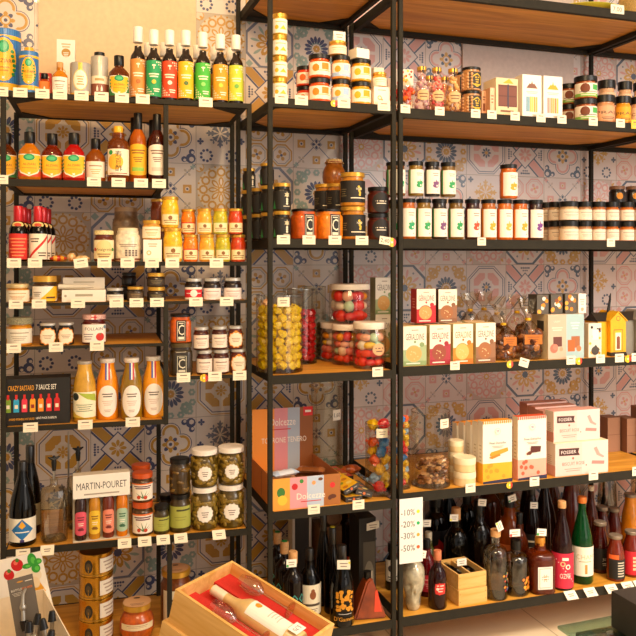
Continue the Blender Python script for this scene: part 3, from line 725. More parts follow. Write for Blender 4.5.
for i, (px, w_, h_, c, c2, nm) in enumerate(oils):
    bottle('L1', px, w_, h_, 'dark oil bottle with white cap and %s label, front row' % nm, '#2a1a0e', WHITE, (.04, .55, 160, L_oil(c, c2)), 'oil', capz=(.79, 1), capr=.64, k=.4, group='white-capped oil bottles on the top left shelf')
for i, (px, w_, h_, c, c2, nm) in enumerate(oils[1:]):
    bottle('L1', px-5.5, w_*.9, h_*.9, 'dark oil bottle with white cap in the back row behind the %s label' % nm, '#2a1a0e', WHITE, (.04, .55, 120, L_oil(c, c2)), 'oil', capz=(.79, 1), capr=.64, off=.14, group='white-capped oil bottles on the top left shelf')
for px, n in ((1, 'below the large blue and yellow tin'), (20.3, 'below the gap between the two blue tins'), (42.3, 'below the squat orange sauce bottle'), (60, 'below the golden oil bottle with wooden stopper'), (81.5, 'below the round grey tin'), (101.5, 'below the brushed steel can'), (122, 'below the black-capped yellow-labelled oil bottle'), (142.8, 'below the tan-labelled oil bottle'), (205.8, 'below the bright green oil bottle')): price('L1', px, n)
# ------------------------------------------------------------ second shelf: vinegars
for px, c, nm in ((6, '#7c3c12', 'brown amber'), (29.7, '#e8931a', 'bright orange'), (52.2, '#8f3414', 'red-brown'), (74, '#d01c16', 'bright red')):
    bottle('L2', px, 21.5, 48, 'squat %s vinegar bottle with green-crested yellow label' % nm, c, BLACK, (.06, .52, 140, L_emblem(fr='#c8421c' if px > 10 else '#2e7d46')), 'flask', capz=(.76, 1), capr=.5, sq=1.0, k=.4, off=(.09 if px < 10 else None), group='squat vinegar bottles on the second left shelf')
bottle('L2', 95.5, 20.5, 44, 'amber vinegar bottle with cream label and tall black cap', '#b5651c', BLACK, (.1, .46, 120, L_plain('#f0e6d0', '#a07a5a', '#dca24a')), 'flask', capz=(.76, 1), capr=.45, k=.4)
bottle('L2', 97, 14, 46, 'dark bottle hidden behind the amber cream-labelled vinegar', '#241509', BLACK, None, 'slim', off=.15, capz=(.76, 1), capr=.5)
def a_jp(a):
    a.r(0, 0, 1, 1, '#f1e5c9'); a.e(.38, .5, .3, '#f2b734'); a.e(.2, .86, .09, '#2f9a4a'); a.t('寿', .5, .78, .2, '#241c18', .4); a.t('百', .5, .52, .16, '#241c18', .34); a.t('酢', .52, .25, .2, '#241c18', .4); a.ln(.5, .06, .7, .03, 1, .1, '#a03020')
bottle('L2', 118.3, 22, 56, 'vinegar bottle with yellow cap and black brush lettering', '#8a4a1c', YCAP, (.12, .58, 140, a_jp), 'minirum', capz=(.86, 1), capr=.42, k=.4)
def a_arch(bg, ink, acc):
    def f(a): a.r(0, .12, 1, .82, bg); a.e(.5, .82, .5, bg, ry=.16); a.e(.5, .14, .5, bg, ry=.13); a.ln(.5, .78, .6, .04, 2, .08, ink); a.ln(.5, .56, .4, .025, 3, .06, ink); a.r(.25, .14, .75, .26, acc)
    return f
bottle('L2', 138, 17.6, 71, 'slim orange vinegar bottle with arched yellow label', '#d8741a', BLACK, (.1, .56, 160, a_arch('#f1b423', '#8a5a1a', '#8fc04a')), 'slim', capz=(.7, 1), capr=.5, k=.4)
bottle('L2', 157, 17, 69, 'slim dark amber vinegar bottle with arched cream label', '#5c220e', BLACK, (.1, .56, 160, a_arch('#f0e3d0', '#7a5a4a', '#d8c8b4')), 'slim', capz=(.7, 1), capr=.5, k=.4)
bottle('L2', 134.5, 16, 68, 'dark bottle behind the slim orange vinegar', '#3a1a0a', BLACK, None, 'slim', off=.15, capz=(.7, 1), capr=.5)
bottle('L2', 153, 16, 66, 'dark bottle behind the slim dark amber vinegar', '#3a1a0a', BLACK, None, 'slim', off=.15, capz=(.7, 1), capr=.5)
for px, n in ((1, 'below the brown amber squat vinegar'), (94, 'below the amber cream-labelled vinegar'), (118.5, 'below the yellow-capped vinegar'), (141, 'below the slim orange vinegar'), (159, 'below the slim dark amber vinegar')): price('L2', px, n, h=9)
# ------------------------------------------------------------ third shelf
def a_redl(a): a.r(0, 0, 1, 1, '#cf2a1e'); a.ln(.5, .8, .8, .05, 6, .13, '#ef8a5a')
def a_diag(a): a.r(0, 0, 1, 1, '#f0e4cc'); a.p([(.0, .05), (.14, .05), (1, .85), (1, .98)], '#d0281e'); a.ln(.35, .8, .4, .05, 2, .1, '#5a4a3a'); a.ln(.7, .25, .4, .05, 2, .1, '#5a4a3a')
def goldcrest(t, r, H):
    a = Art(r*1.3, H*.13); a.e(.5, .45, .5, '#e8c878', ry=.42); a.e(.5, .45, .3, '#cf4a2a', ry=.25); V, Fc, C = a.wrap(r*.8, H*.6); part('neck_label', mesh('neck_label', V, Fc, PAPER, cols=C, smooth=False), t)
for q, (px, art, nm) in enumerate(((18.2, a_redl, 'red label'), (38.2, a_diag, 'red-striped cream label'))):
    for j in range(3):
        bottle('L3', px+j*4.4, 18.5-j*.6, (55.5-j*1.5)*1.0, 'red-capped black balsamic bottle with %s, %s' % (nm, ('front of its file', 'second in its file', 'last in its file')[j]), '#120a08', REDC, (.04, .5, 140, art), 'flask', off=.03+j*.1, capz=(.72, 1), capr=.5, k=.5, extra=goldcrest, group='red-capped balsamic bottles')
# small wrapped sweets lying on the shelf
def packet(shelf_, px, w, h, d, label, c1, c2, rot=0, off=.03, z=0, tw=False, name='wrapped_packet', cat='sweet', n=4, group=None):
    x, y, zb, r, mp = place(shelf_, px, w, off, z); W, H = 2*r, h*mp; V = []; Fc = []; C = []; nx = 10; ny = 6
    for i in range(nx+1):
        for j in range(8):
            u = i/nx; a = 2*math.pi*j/8; f = math.sin(math.pi*min(1, max(0, u*1.2-.1)))**.35 if .05 < u < .95 else .12
            e = .05+ .95*f; q = 1+.12*math.sin(i*5.1+j*2.3)
            V.append(((u-.5)*W, d/2*math.cos(a)*e*q*1.0+d/2, H/2+H/2*math.sin(a)*(e if not 0 < u < 1 else max(e, .2))*min(q, 1)))
    for i in range(nx):
        for j in range(8):
            a = i*8+j; b = i*8+(j+1) % 8; Fc.append((a, a+8, b+8, b)); C.append(lin(c1 if (i//2) % 2 == 0 else c2))
    Fc.append(tuple(range(8))); C.append(lin(c1)); Fc.append(tuple(nx*8+k for k in range(7, -1, -1))); C.append(lin(c1))
    MADE[label] = (px, shelf_)
    return solo(name, mesh(name, V, Fc, GLOSS, cols=C, ang=60), label, cat, (x, y, zb), rot, group)
packet('L3', 59, 17, 6.5, .03, 'small red and gold wrapped sweet bar lying beside the balsamic bottles', '#b8281c', '#e0a030', .15)
packet('L3', 69.5, 10, 9, .03, 'small beige wrapped biscuit between the red sweet bar and the flat one', '#d8a968', '#e8c48c', -.4, off=.05)
packet('L3', 81, 15, 6.5, .035, 'flat beige wrapped biscuit behind the tilted price tag', '#dcb074', '#ecca92', -.25)
def a_pat(a): a.r(0, 0, 1, 1, '#efe0b4'); a.e(.5, .5, .34, '#e4cf8e', ry=.5); a.t('Vinaigrette', .5, .5, .15, '#4a2a1a', .8); a.e(.12, .5, .07, '#b83a2a'); a.e(.88, .5, .07, '#4a8a3a'); a.ln(.5, .25, .5, .05, 2, .12, '#8a5a3a')
jar('L3', 104, 20, 31, 'brown preserve jar with spotted cream lid and oval label', '#6a2a10', mat('spotted_cream_lid', '#e8d49a', .5, vary=.3, bscale=300), (.1, .78, 150, a_pat), lh=.14)
def a_stone(a): a.r(0, .02, 1, .09, '#7a3d22'); a.ln(.5, .72, .5, .04, 2, .08, '#9a8a78'); [a.r(.42+i*.09, .2+j*.1, .48+i*.09, .27+j*.1, '#6a5a50') for i in range(4) for j in range(3)]
CER = '#e9dcc4'
jar('L3', 128, 25.5, 33.5, 'cream stoneware mustard jar with brown band', CER, mat('cream_plastic_lid', '#ead9b4', .5), (.04, .75, 170, a_stone), name='stoneware_jar', lh=.1, lr=.8)
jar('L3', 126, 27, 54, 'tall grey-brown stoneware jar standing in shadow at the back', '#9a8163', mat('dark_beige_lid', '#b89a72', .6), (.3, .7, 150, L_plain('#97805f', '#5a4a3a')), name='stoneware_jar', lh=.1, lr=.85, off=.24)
hb = carton('L3', 152.6, 18, 22, .055, 'square white carton with a gold ornament under a honey jar', '#f3ebdc', '#e2d6c0', lambda a: (a.ln(.5, .8, .5, .05, 2, .1, '#c4ae86'), a.e(.3, .4, .13, '#e0b860'), a.e(.3, .4, .08, '#f3ebdc')))
jar('L3', 151.5, 18.5, 19, 'small honey jar with gold lid standing on a white carton', '#dca348', GOLD, (.08, .78, 150, L_plain('#f3e6c8', '#a8864a', '#d8a23a')), off=.035, z=hb, lh=.2)
def a_must(c): return lambda a: (a.r(0, 0, 1, 1, c), a.r(.1, .05, .9, .9, '#f0deae'), a.e(.5, .62, .09, '#8a5a2a'), a.ln(.5, .4, .6, .07, 2, .17, '#9a7a4a'))
h1 = jar('L3', 172.8, 19.5, 33.5, 'large yellow mustard jar, bottom of the pair left of the small mustards', '#f4c02c', GOLD, (.08, .52, 150, a_must('#e8b83a')), kind='mustard', lh=.1, group='large mustard jars', st=1)
jar('L3', 170, 18, 31, 'large yellow mustard jar stacked on top of its pair', '#f4c02c', GOLD, (.08, .5, 150, a_must('#e8b83a')), kind='mustard', off=.04, z=h1, lh=.1, group='large mustard jars')
h1 = jar('L3', 160, 17, 33, 'dark amber mustard jar behind the large yellow pair, lower', '#7a3a10', GOLD, None, kind='mustard', off=.15, lh=.1, st=1)
jar('L3', 158.5, 16, 29, 'dark amber mustard jar behind the large yellow pair, upper', '#8a4210', GOLD, None, kind='mustard', off=.15, z=h1, lh=.1)
mc = [('#ee8e24', '#d8321e', 'orange mustard jar with red-edged label'), ('#efb23a', '#e8b23a', 'amber yellow mustard jar'), ('#c6ba2a', '#a8b43c', 'olive-yellow mustard jar'), ('#cf4a1a', '#d8642a', 'red-orange mustard jar')]
for (c, s, nm), p0, p1 in zip(mc, (190.6, 206.8, 222.8, 238), (188.4, 204.4, 220.2, 235.6)):
    hh = jar('L3', p0, 15.6, 27, nm+' in the lower row', c, GOLD, (.06, .52, 150, a_must(s)), kind='mustard', lh=.11, group='small mustard jars in two rows', st=1)
    jar('L3', p1, 15.2, 25.5, nm+' in the upper row', c, GOLD, (.06, .52, 150, a_must(s)), kind='mustard', off=.035, z=hh, lh=.11, group='small mustard jars in two rows')
for px, n in ((14, 'below the red-labelled balsamic bottle'), (35, 'below the striped balsamic bottle'), (104.5, 'below the jar with spotted lid'), (127.5, 'below the cream stoneware jar'), (152, 'below the carton carrying a honey jar'), (172.3, 'below the large yellow mustard jars'), (216.5, 'below the olive-yellow mustard jars')): price('L3', px, n)
price('L3', 81.5, 'tilted below the beige wrapped biscuits', tilt=-.12)
# ------------------------------------------------------------ fourth shelf
jar('L4', 17.8, 23, 19.5, 'pale honey jar with gold lid and cream label on the fourth left shelf', '#c9913c', mat('pale_gold_lid', '#d9c08a', .4, .4), (.06, .8, 150, L_plain('#f0e2c6', '#c0a070', '#d08a3a')), lh=.22)
def a_yel(a): a.r(0, 0, 1, 1, '#efe8da'); a.p([(.3, 0), (.62, 0), (1, .75), (1, 1), (.8, 1)], '#ecb81c'); a.p([(.62, 0), (.85, 0), (1, .3), (1, .75)], '#ecb81c'); a.ln(.25, .6, .3, .05, 3, .12, '#6a5a4a'); a.ln(.7, .25, .3, .12, 1, .1, '#5a3a10')
jar('L4', 45, 24.5, 27, 'dark jar with wide gold lid and white label cut by a yellow stripe', '#4a3016', GOLD, (.05, .75, 150, a_yel), lh=.24)
hb = carton('L4', 84, 42, 12, .09, 'flat white carton, lower of two lying stacked', '#e9e0d0', '#d6cab4', lambda a: (a.ln(.5, .55, .4, .2, 1, .2, '#a39a84'), a.e(.08, .5, .03, '#a39a84')))
hb2 = carton('L4', 84, 40, 11.5, .05, 'flat white carton, upper of two lying stacked', '#d8cdbb', '#cfc2ac', lambda a: a.ln(.5, .6, .5, .15, 1, .2, '#b0a590'), z=hb, off=.055)
x, y, l = at('L', 78, .028); V, Fc = tube([(-.06, 0, 0), (.05, .0, 0)], [.0085, .004], 10)
solo('paper_tube', mesh('paper_tube', V, Fc, mat('grey_white_tube', '#cfc6b4', .5)), 'tapering grey-white tube lying on the flat white carton', 'tube', (x, y, EYE+SH['L4']+hb+.0095), -.05)
jar('L4', 115, 17, 14, 'small low black jar with cream label beside the flat white cartons', '#1c1512', SILV, (.06, .62, 150, L_plain('#efe6d6', '#8a7a6a')), lh=.22)
jar('L4', 135.5, 17, 15, 'small low jar of dark olives with gold lid', '#3a2c1c', GOLD, (.1, .7, 110, L_plain('#5a4630', '#a08a60')), lh=.2)
hq = jar('L4', 129, 15, 13.5, 'dark low jar at the back, under another dark jar', '#241a12', BLACK, None, off=.14, lh=.2, st=1)
jar('L4', 129, 14.5, 13.5, 'dark low jar at the back, upper of its pair', '#241a12', BLACK, None, off=.14, z=hq, lh=.2)
hq = jar('L4', 156.3, 18.6, 13.8, 'low dark jar with gold lid, bottom of the front pair', '#3a2a18', GOLD, (.15, .7, 130, L_plain('#2a2018', '#b09a68')), lh=.28, group='low gold-lidded jars', st=1)
jar('L4', 156, 18.2, 14, 'low dark jar with gold lid, top of the front pair', '#3a2a18', GOLD, (.15, .7, 130, L_plain('#3a2e22', '#8a7a58')), z=hq, lh=.28, group='low gold-lidded jars')
def a_rw(a): a.r(0, 0, 1, 1, '#d0202a'); a.r(0, 0, 1, .16, '#f0e6da'); a.r(0, .82, 1, 1, '#f0e6da'); a.e(.5, .5, .16, '#f0e6da'); a.ln(.5, .5, .7, .06, 1, .1, '#f0e6da')
jar('L4', 193.3, 17.6, 22.5, 'small dark jar with red and white label on the fourth left shelf', '#2a1a12', SILV, (.05, .68, 150, a_rw), lh=.15)
jar('L4', 212, 17.8, 22.5, 'small dark jar with silver lid and blush label, left of its twin', '#2c1c16', SILV, (.03, .62, 160, L_plain('#efe0d8', '#b09088')), lh=.15)
jar('L4', 232.7, 18.2, 22.5, 'small dark jar with silver lid and blush label next to the shelf post', '#2c1c16', SILV, (.03, .62, 160, L_plain('#efe0d8', '#b09088')), lh=.15)
for px, n in ((16, 'below the pale honey jar'), (39, 'below the jar with yellow stripe'), (78, 'below the flat white cartons'), (116.5, 'below the small low black jar'), (136.5, 'below the small jar of dark olives'), (157, 'below the pair of low gold-lidded jars'), (196, 'below the red and white labelled jar'), (226.7, 'between the two blush-labelled jars')): price('L4', px, n, h=9)
# ------------------------------------------------------------ fifth shelf
jar('L5', 19.8, 24.5, 30, 'yellow honey jar with net-wrapped lid and cream label', '#c98a1c', mat('grey_net_cloth', '#8a8468', .9, bump=.6, bscale=300, vary=.4), (.12, .76, 150, L_plain('#e9e0cc', '#a09078')), lh=.24, lr=1.02)
def a_hex(a): a.r(.42, .5, .58, 1, '#e8902a'); a.star(.5, .42, .5, .88, '#e8902a', 12); a.star(.5, .42, .44, .88, '#f0e0c4', 12); a.ln(.5, .5, .5, .04, 3, .1, '#a08060')
jar('L5', 48, 16, 23.5, 'left of two dark jars with scalloped orange-edged badge', '#1e120c', SILV, (.15, .86, 130, a_hex), lh=.12, sq=.8)
jar('L5', 66, 15.6, 23.5, 'right of two dark jars with scalloped orange-edged badge', '#1e120c', SILV, (.15, .86, 130, a_hex), lh=.12, sq=.8)
def a_fol(a): a.r(0, 0, 1, 1, '#f1e6da'); a.t('FOLLAIN', .5, .75, .17, '#3a3436', .84); a.e(.72, .3, .15, '#c8281e'); a.r(.7, .42, .74, .5, '#3a7a34'); a.ln(.3, .45, .35, .05, 3, .13, '#8a7a7a'); a.e(.9, .85, .07, '#6a8a9a')
GING = mat('gingham_lid', '#d8a49a', .5, bscale=400, vary=.6)
def ging(t, r, H):
    V = []; Fc = []; C = []; n = 28; R = r*.962
    for i in range(n):
        for j in range(3):
            a0, a1 = 2*math.pi*i/n, 2*math.pi*(i+1)/n; z0, z1 = H*(.84+j*.05), H*(.84+(j+1)*.05); b = len(V)
            V += [(R*math.cos(a0), R*math.sin(a0), z0), (R*math.cos(a1), R*math.sin(a1), z0), (R*math.cos(a1), R*math.sin(a1), z1), (R*math.cos(a0), R*math.sin(a0), z1)]
            Fc.append((b, b+1, b+2, b+3)); C.append(lin(('#f0e2dc', '#d4625a', '#b8202a')[(i % 2)+(j % 2)]))
    part('gingham_band', mesh('gingham_band', V, Fc, PAPER, cols=C, smooth=False), t)
jar('L5', 94, 23.5, 31, 'red tomato preserve jar with red and white gingham lid', '#5e120c', GING, (.08, .78, 130, a_fol), lh=.16, lr=.95, sq=.9, extra=ging)
for px, n in ((13.8, 'below the honey jar with net-wrapped lid'), (56, 'below the two badge jars'), (97, 'below the gingham-lidded jar')): price('L5', px, n, h=9.5)
hq = jar('L5b', 181, 22.5, 32, 'square-shouldered olive green jar with white letter C, lower', '#3c2c10', mat('dark_brass_lid', '#5a4a2a', .4, .4), (.06, .72, 55, L_C('#2a261c', '#d8d0b8')), sq=2.5, lh=.14, k=.2, st=1)
jar('L5b', 180.4, 21, 30, 'square-shouldered orange jar with black letter C label, upper', '#c8600f', BLACK, (.06, .86, 50, L_C()), sq=2.5, lh=.1, off=.045, z=hq, k=.2)
for j, (p0, p1) in enumerate(((204.3, 201), (221, 219.4))):
    nm = ('left', 'right')[j]; hq = jar('L5b', p0, 16, 24, 'brown jam jar with cream label, bottom %s of the block of four' % nm, '#54200f', SILV, (.1, .74, 150, L_plain('#ecdccb', '#8a6a60', '#b09080')), lh=.14, group='small jam jars stacked two by two', st=1)
    jar('L5b', p1, 15.6, 24.5, 'brown jam jar with cream label, top %s of the block of four' % nm, '#54200f', SILV, (.1, .74, 150, L_plain('#ecdccb', '#8a6a60', '#b09080')), z=hq, lh=.14, group='small jam jars stacked two by two')
hq = jar('L5b', 238.3, 16, 24, 'amber jar with scalloped orange-edged badge beside the post, lower', '#6a2a0c', SILV, (.14, .9, 130, a_hex), lh=.12, sq=.8, st=1)
jar('L5b', 235.4, 14.8, 24, 'amber jar with scalloped orange-edged badge beside the post, upper', '#6a2a0c', SILV, (.14, .9, 130, a_hex), lh=.12, sq=.8, z=hq, off=.035)
for px, n in ((183.5, 'below the square-shouldered letter C jars'), (215, 'below the block of four jam jars'), (239.7, 'below the badge jars beside the post')): price('L5b', px, n)
sticker('L5b', 204, 'near the four jam jars')
# ------------------------------------------------------------ sixth shelf: sauce set and juices
def a_cb(a):
    a.r(0, 0, 1, 1, '#17130f'); a.t('CRAZY BASTARD', .26, .8, .11, '#f3a51e', .39, True); a.t('7 SAUCE SET', .64, .81, .11, '#f6efe0', .31, True)
    for i, c in enumerate(('#7a9a2a', '#2aa0c8', '#e0324a', '#e8a01e', '#f08a1a', '#d81e22', '#c01a1a')):
        x = .066+i*.123; a.r(x-.042, .28, x+.042, .52, c); a.e(x, .52, .042, c, ry=.06); a.r(x-.018, .55, x+.018, .66, '#c8201a'); a.r(x-.024, .36, x+.024, .44, '#f0e0c0' if i != 3 else '#8a2018')
    a.t('AWARD WINNING HOT SAUCE', .27, .13, .05, '#f3a51e', .38, True); a.t('HAND MADE IN BERLIN', .64, .14, .05, '#f6efe0', .31, True)
carton('L6', 37, 62.5, 46, .085, 'black gift carton printed with seven bright sauce bottles', '#17130f', '#14100c', a_cb, name='gift_carton', rot=0, off=.02)
def a_lemon(a): a.r(0, 0, 1, 1, '#f0e8c8'); a.p([(.25, .98), (.95, .9), (1, .6), (.6, .72)], '#a8b83c', True); a.e(.16, .82, .14, '#1d2a24'); a.ln(.5, .5, .6, .03, 4, .08, '#7a8a6a'); a.p([(0, 0), (.5, 0), (.2, .12), (0, .3)], '#d9b43c', True)
SILVC = mat('grey_crown_cap', '#b8b0a4', .4, .4)
bottle('L6', 84.6, 23, 63, 'cloudy yellow juice bottle with leafy green-topped label', '#cda03a', SILVC, (.08, .5, 140, a_lemon), 'juice', capz=(.95, 1), capr=.66, k=.4, group='juice bottles')
WC = mat('white_crown_cap', '#e6dccf', .4, .1)
for px, c, nm, w_ in ((107.5, '#f09a24', 'orange', 22.5), (131.6, '#9a7a1e', 'olive-yellow', 21.5), (153.4, '#f2a62a', 'bright orange', 22)):
    bottle('L6', px, w_, 63.5, '%s juice bottle with oval label and tricolour ribbon%s' % (nm, {'orange': ', left of three', 'olive-yellow': '', 'bright orange': ' beside the post'}[nm]), c, WC, (.05, .57, 110, L_oval()), 'juice', capz=(.93, 1), capr=.7, k=.4, extra=flagstrip, group='juice bottles')
for px, n in ((30.5, 'below the seven-sauce gift carton'), (85.3, 'below the cloudy yellow juice'), (132.8, 'below the olive-yellow juice')): price('L6', px, n, w=14, h=9.5)
# ------------------------------------------------------------ seventh shelf
def a_blue(a):
    a.r(0, 0, 1, 1, '#efe6d2'); a.p([(.5, .08), (.82, .5), (.5, .98), (.18, .5)], '#1f6fae'); a.p([(.5, .55), (.6, .68), (.5, .9), (.4, .68)], '#e8a82a'); a.ln(.5, .42, .4, .05, 1, .1, '#f0e8d8'); a.r(.44, 0, .56, .1, '#3a2a6a')
BLKF = mat('black_foil', '#181412', .3, 0, .3)
bottle('L7', 22.6, 26.5, 88, 'dark wine bottle with cream label and blue diamond at the left end', '#100c08', BLKF, (.06, .34, 150, a_blue), 'champ', capz=(.72, .995), capr=.34, k=.6)
bottle('L7', 30, 22, 92, 'dark wine bottle half hidden behind the blue diamond one', '#120d09', BLKF, (.1, .35, 140, L_plain('#8a7a5c', '#5a4a3a')), 'champ', off=.15, capz=(.72, .995), capr=.4)
def pourer(px, w, h, label, off, stem=0):
    x, y, zb, r, mp = place('L7', px, w, off); H = h*mp*.95; x, y, r = clear_spot(x, y, r, zb, zb+H); t = thing('oil_cruet', label, 'cruet', (x, y, zb), .2)
    part('glass', lathe('glass', [(0, 0), (r*.95, 0), (r, .003), (r, H*.55), (r*.92, H*.6), (r*.35, H*.64), (r*.28, H*.66), (r*.28, H*.72), (r*.34, H*.73)], glass('#f0ead8', .12), 28, 3), t)
    part('base_glass', lathe('base_glass', [(0, .002), (r*.88, .002), (r*.88, .007), (0, .007)], glass('#d8d0b0', .2), 28, 3), t)
    part('spout', mesh('spout', *tube([(0, 0, H*.70), (0, 0, H*.80), (.002, 0, H*.86)], [.005, .004, .003]), STEEL), t)
    part('stopper', mesh('stopper', *merge([tube([(0, 0, H*.82), (0, 0, H*.92), (0, 0, H)], [.006, .009, .004], 10), tube([(-.018, 0, H*.985), (0, 0, H*.95), (.018, 0, H*.985)], [.002, .008, .002], 8)]), BLACK), t)
    MADE[label] = (px, 'L7')
pourer(54, 24, 88, 'clear square glass oil cruet with black stopper next to the wine bottles', .06)
pourer(78, 20, 84, 'clear glass oil cruet with black stopper behind the carton of small vinegar tubes', .17)
x, y, zb, r, mp = place('L7', 68.5, 8, .25); t = thing('oil_dipper', 'upright steel dipper with black grip between the two cruets', 'utensil', (x, y, zb), 0)
part('shaft', mesh('shaft', *tube([(0, 0, .0), (0, 0, 88*mp)], .003), STEEL), t); part('grip', lathe('grip', [(0, 0), (.016, 0), (.018, .01), (.016, 26*mp), (.006, 32*mp), (0, 32*mp)], mat('dark_glass', '#2a2012', .2, 0, .6), 14), t)
# the four-tube vinegar gift carton
x, y, l = at('L', 101.8, .012); mp = l/F; t = thing('tube_gift_carton', 'cream header card over four coloured vinegar tubes', 'gift set', (x, y, EYE+SH['L7']+.0006), UN['L'][1]+.06)
W = 55*mp; H = 66*mp; hb = 43*mp
def hdr(a): a.r(0, 0, 1, 1, '#efe8dc'); a.t('MARTIN-POURET', .5, .52, .3, '#2c2422', .88, True); a.ln(.5, .16, .62, .06, 1, .1, '#a89a8a')
a = Art(W, H-hb); hdr(a); V, Fc, C = a.flat(Matrix.Translation((0, 0, hb))); b = len(V)
V = [tuple(v) for v in V]+[(-W/2, 0, hb), (W/2, 0, hb), (W/2, 0, H), (-W/2, 0, H), (-W/2, .04, hb), (W/2, .04, hb), (W/2, .04, H), (-W/2, .04, H)]
Fc += [tuple(b+i for i in f) for f in ((3, 2, 6, 7), (0, 3, 7, 4), (2, 1, 5, 6), (5, 4, 7, 6), (4, 5, 1, 0))]; C += [lin('#d8ccb8')]*5
part('header_card', mesh('header_card', V, Fc, PAPER, cols=C, smooth=False), t)
part('back_card', boxes('back_card', [(-W/2, W/2, .0385, .04, .004, hb), (-W/2, W/2, 0, .04, 0, .0035)], mat('clear_tray_card', '#d9cdb6', .5)), t)
for i, (c, lc, ink) in enumerate((('#3a1c14', '#dd5468', '#7a2430'), ('#c98f24', '#e9c032', '#8a5a14'), ('#7a3420', '#ea8a70', '#7a2a20'), ('#d88416', '#a9c4a8', '#3a6a4a'))):
    px_ = -W/2+W*(.135+i*.243); r = W*.105
    tb = part('vinegar_tube', lathe('vinegar_tube', [(0, 0), (r*.95, 0), (r, .004), (r, hb*.86), (r*.8, hb*.95), (r*.3, hb*.99), (0, hb*.995)], contents(c, .2, 30, .1), 18), t, (px_, .019, .0038), label='%s vinegar tube' % ('rose-labelled', 'yellow-labelled', 'coral-labelled', 'sage-labelled')[i])
    a = Art(r*2.4, hb*.55); a.r(0, .1, 1, .8, lc); a.e(.5, .8, .5, lc, ry=.2); a.e(.5, .12, .5, lc, ry=.12); a.ln(.5, .75, .5, .05, 2, .1, ink); a.ln(.5, .5, .4, .03, 2, .08, '#f4e8d4'); [petal(a, a.w*.5, a.h*.2, k*.6+.3, 0, a.w*.25, a.w*.06, ink) for k in range(5)]
    V, Fc, C = a.wrap(r, hb*.12); part('label', mesh('label', V, Fc, PAPER, cols=C, smooth=False), tb)
ORL = mat('orange_red_lid', '#c8501a', .35, .1, .3)
def a_shr(a): a.r(0, 0, 1, 1, '#f2e7d6'); a.r(0, .92, 1, 1, '#e8702a'); a.ln(.5, .82, .7, .07, 2, .11, '#6a3a4a'); [a.p([(.5, .1), (.52+.4*math.cos(q), .12+.5*abs(math.sin(q))), (.56, .12)], '#4a7a44') for q in (.5, .8, 1.2, 1.8, 2.4)]; a.e(.35, .18, .07, '#c8401e'); a.e(.6, .16, .07, '#c8401e')
hq = jar('L7', 142.7, 20.5, 33, 'orange-lidded jar with grassy cream label, bottom of the front stack', '#5a3a18', ORL, (.1, .78, 150, a_shr), lh=.18, lr=1.0, group='orange-lidded jars', st=1)
jar('L7', 142.5, 20.5, 34, 'orange-lidded jar with grassy cream label, top of the front stack', '#5a3a18', ORL, (.1, .78, 150, a_shr), z=hq, lh=.18, lr=1.0, group='orange-lidded jars')
hq = jar('L7', 141, 19, 33, 'orange-lidded jar at the back, lower', '#5a3a18', ORL, None, off=.13, lh=.18, lr=1.0, group='orange-lidded jars', st=1)
jar('L7', 141, 19, 32.5, 'orange-lidded jar at the back, upper, its lid showing above the front stack', '#5a3a18', ORL, None, off=.13, z=hq, lh=.18, lr=1.0, group='orange-lidded jars')
def a_cap(a): a.r(0, 0, 1, 1, '#a6a848'); a.ln(.62, .82, .5, .08, 1, .1, '#3a3a1c'); a.ln(.5, .5, .4, .04, 2, .12, '#8a8c3a')
jar('L7', 161.5, 15.4, 33, 'slim jar of capers with black lid and olive green label', '#4a3c12', BLACK, (.15, .7, 170, a_cap), lh=.16)
jar('L7', 166, 14, 33, 'dark jar with black lid hiding behind the slim caper jar', '#3a2c10', BLACK, None, off=.13, lh=.16)
hq = jar('L7', 180, 21, 37.5, 'wide jar with olive green label and black lid', '#4c3a10', BLACK, (.15, .78, 170, a_cap), lh=.13, st=1)
jar('L7', 179.7, 21, 40, 'unlabelled jar of green peppers standing on the green-labelled jar', '#4a3508', BLACK, None, z=hq, lh=.14, extra=lambda t, r, H: gherkins(t, r, H, '#7a5c1c', 14))
PW = mat('pearly_white_lid', '#f0e6da', .4)
def a_sc(a): L_scallop()(a)
for j, (p0, p1) in enumerate(((204.3, 204.2), (230.8, 231))):
    nm = ('left', 'right')[j]
    hq = jar('L7', p0, 26, 41.5, 'big jar of gherkins with white lid, bottom %s of four' % nm, '#5e4a12', PW, (.22, .68, 78, a_sc), lh=.12, lr=.97, group='four big gherkin jars', extra=lambda t, r, H: gherkins(t, r, H, '#93792a', 60, 5), k=.5, st=1)
    jar('L7', p1, 26, 43.5, 'big jar of gherkins with white lid, top %s of four' % nm, '#5e4a12', PW, (.22, .68, 78, a_sc), z=hq, lh=.14, lr=1.0, group='four big gherkin jars', extra=lambda t, r, H: gherkins(t, r, H, '#93792a', 60, 8), k=.5)
price('L7', 23, 'below the blue diamond wine bottle', dz=-.012); 
for px, n in ((47, 'below the clear square cruet'), (124, 'below the four-tube gift carton'), (144, 'below the orange-lidded jars'), (162.5, 'below the slim caper jar'), (180, 'below the green-labelled jar'), (218, 'between the two stacks of gherkin jars')): flat_price('L7', px, n)
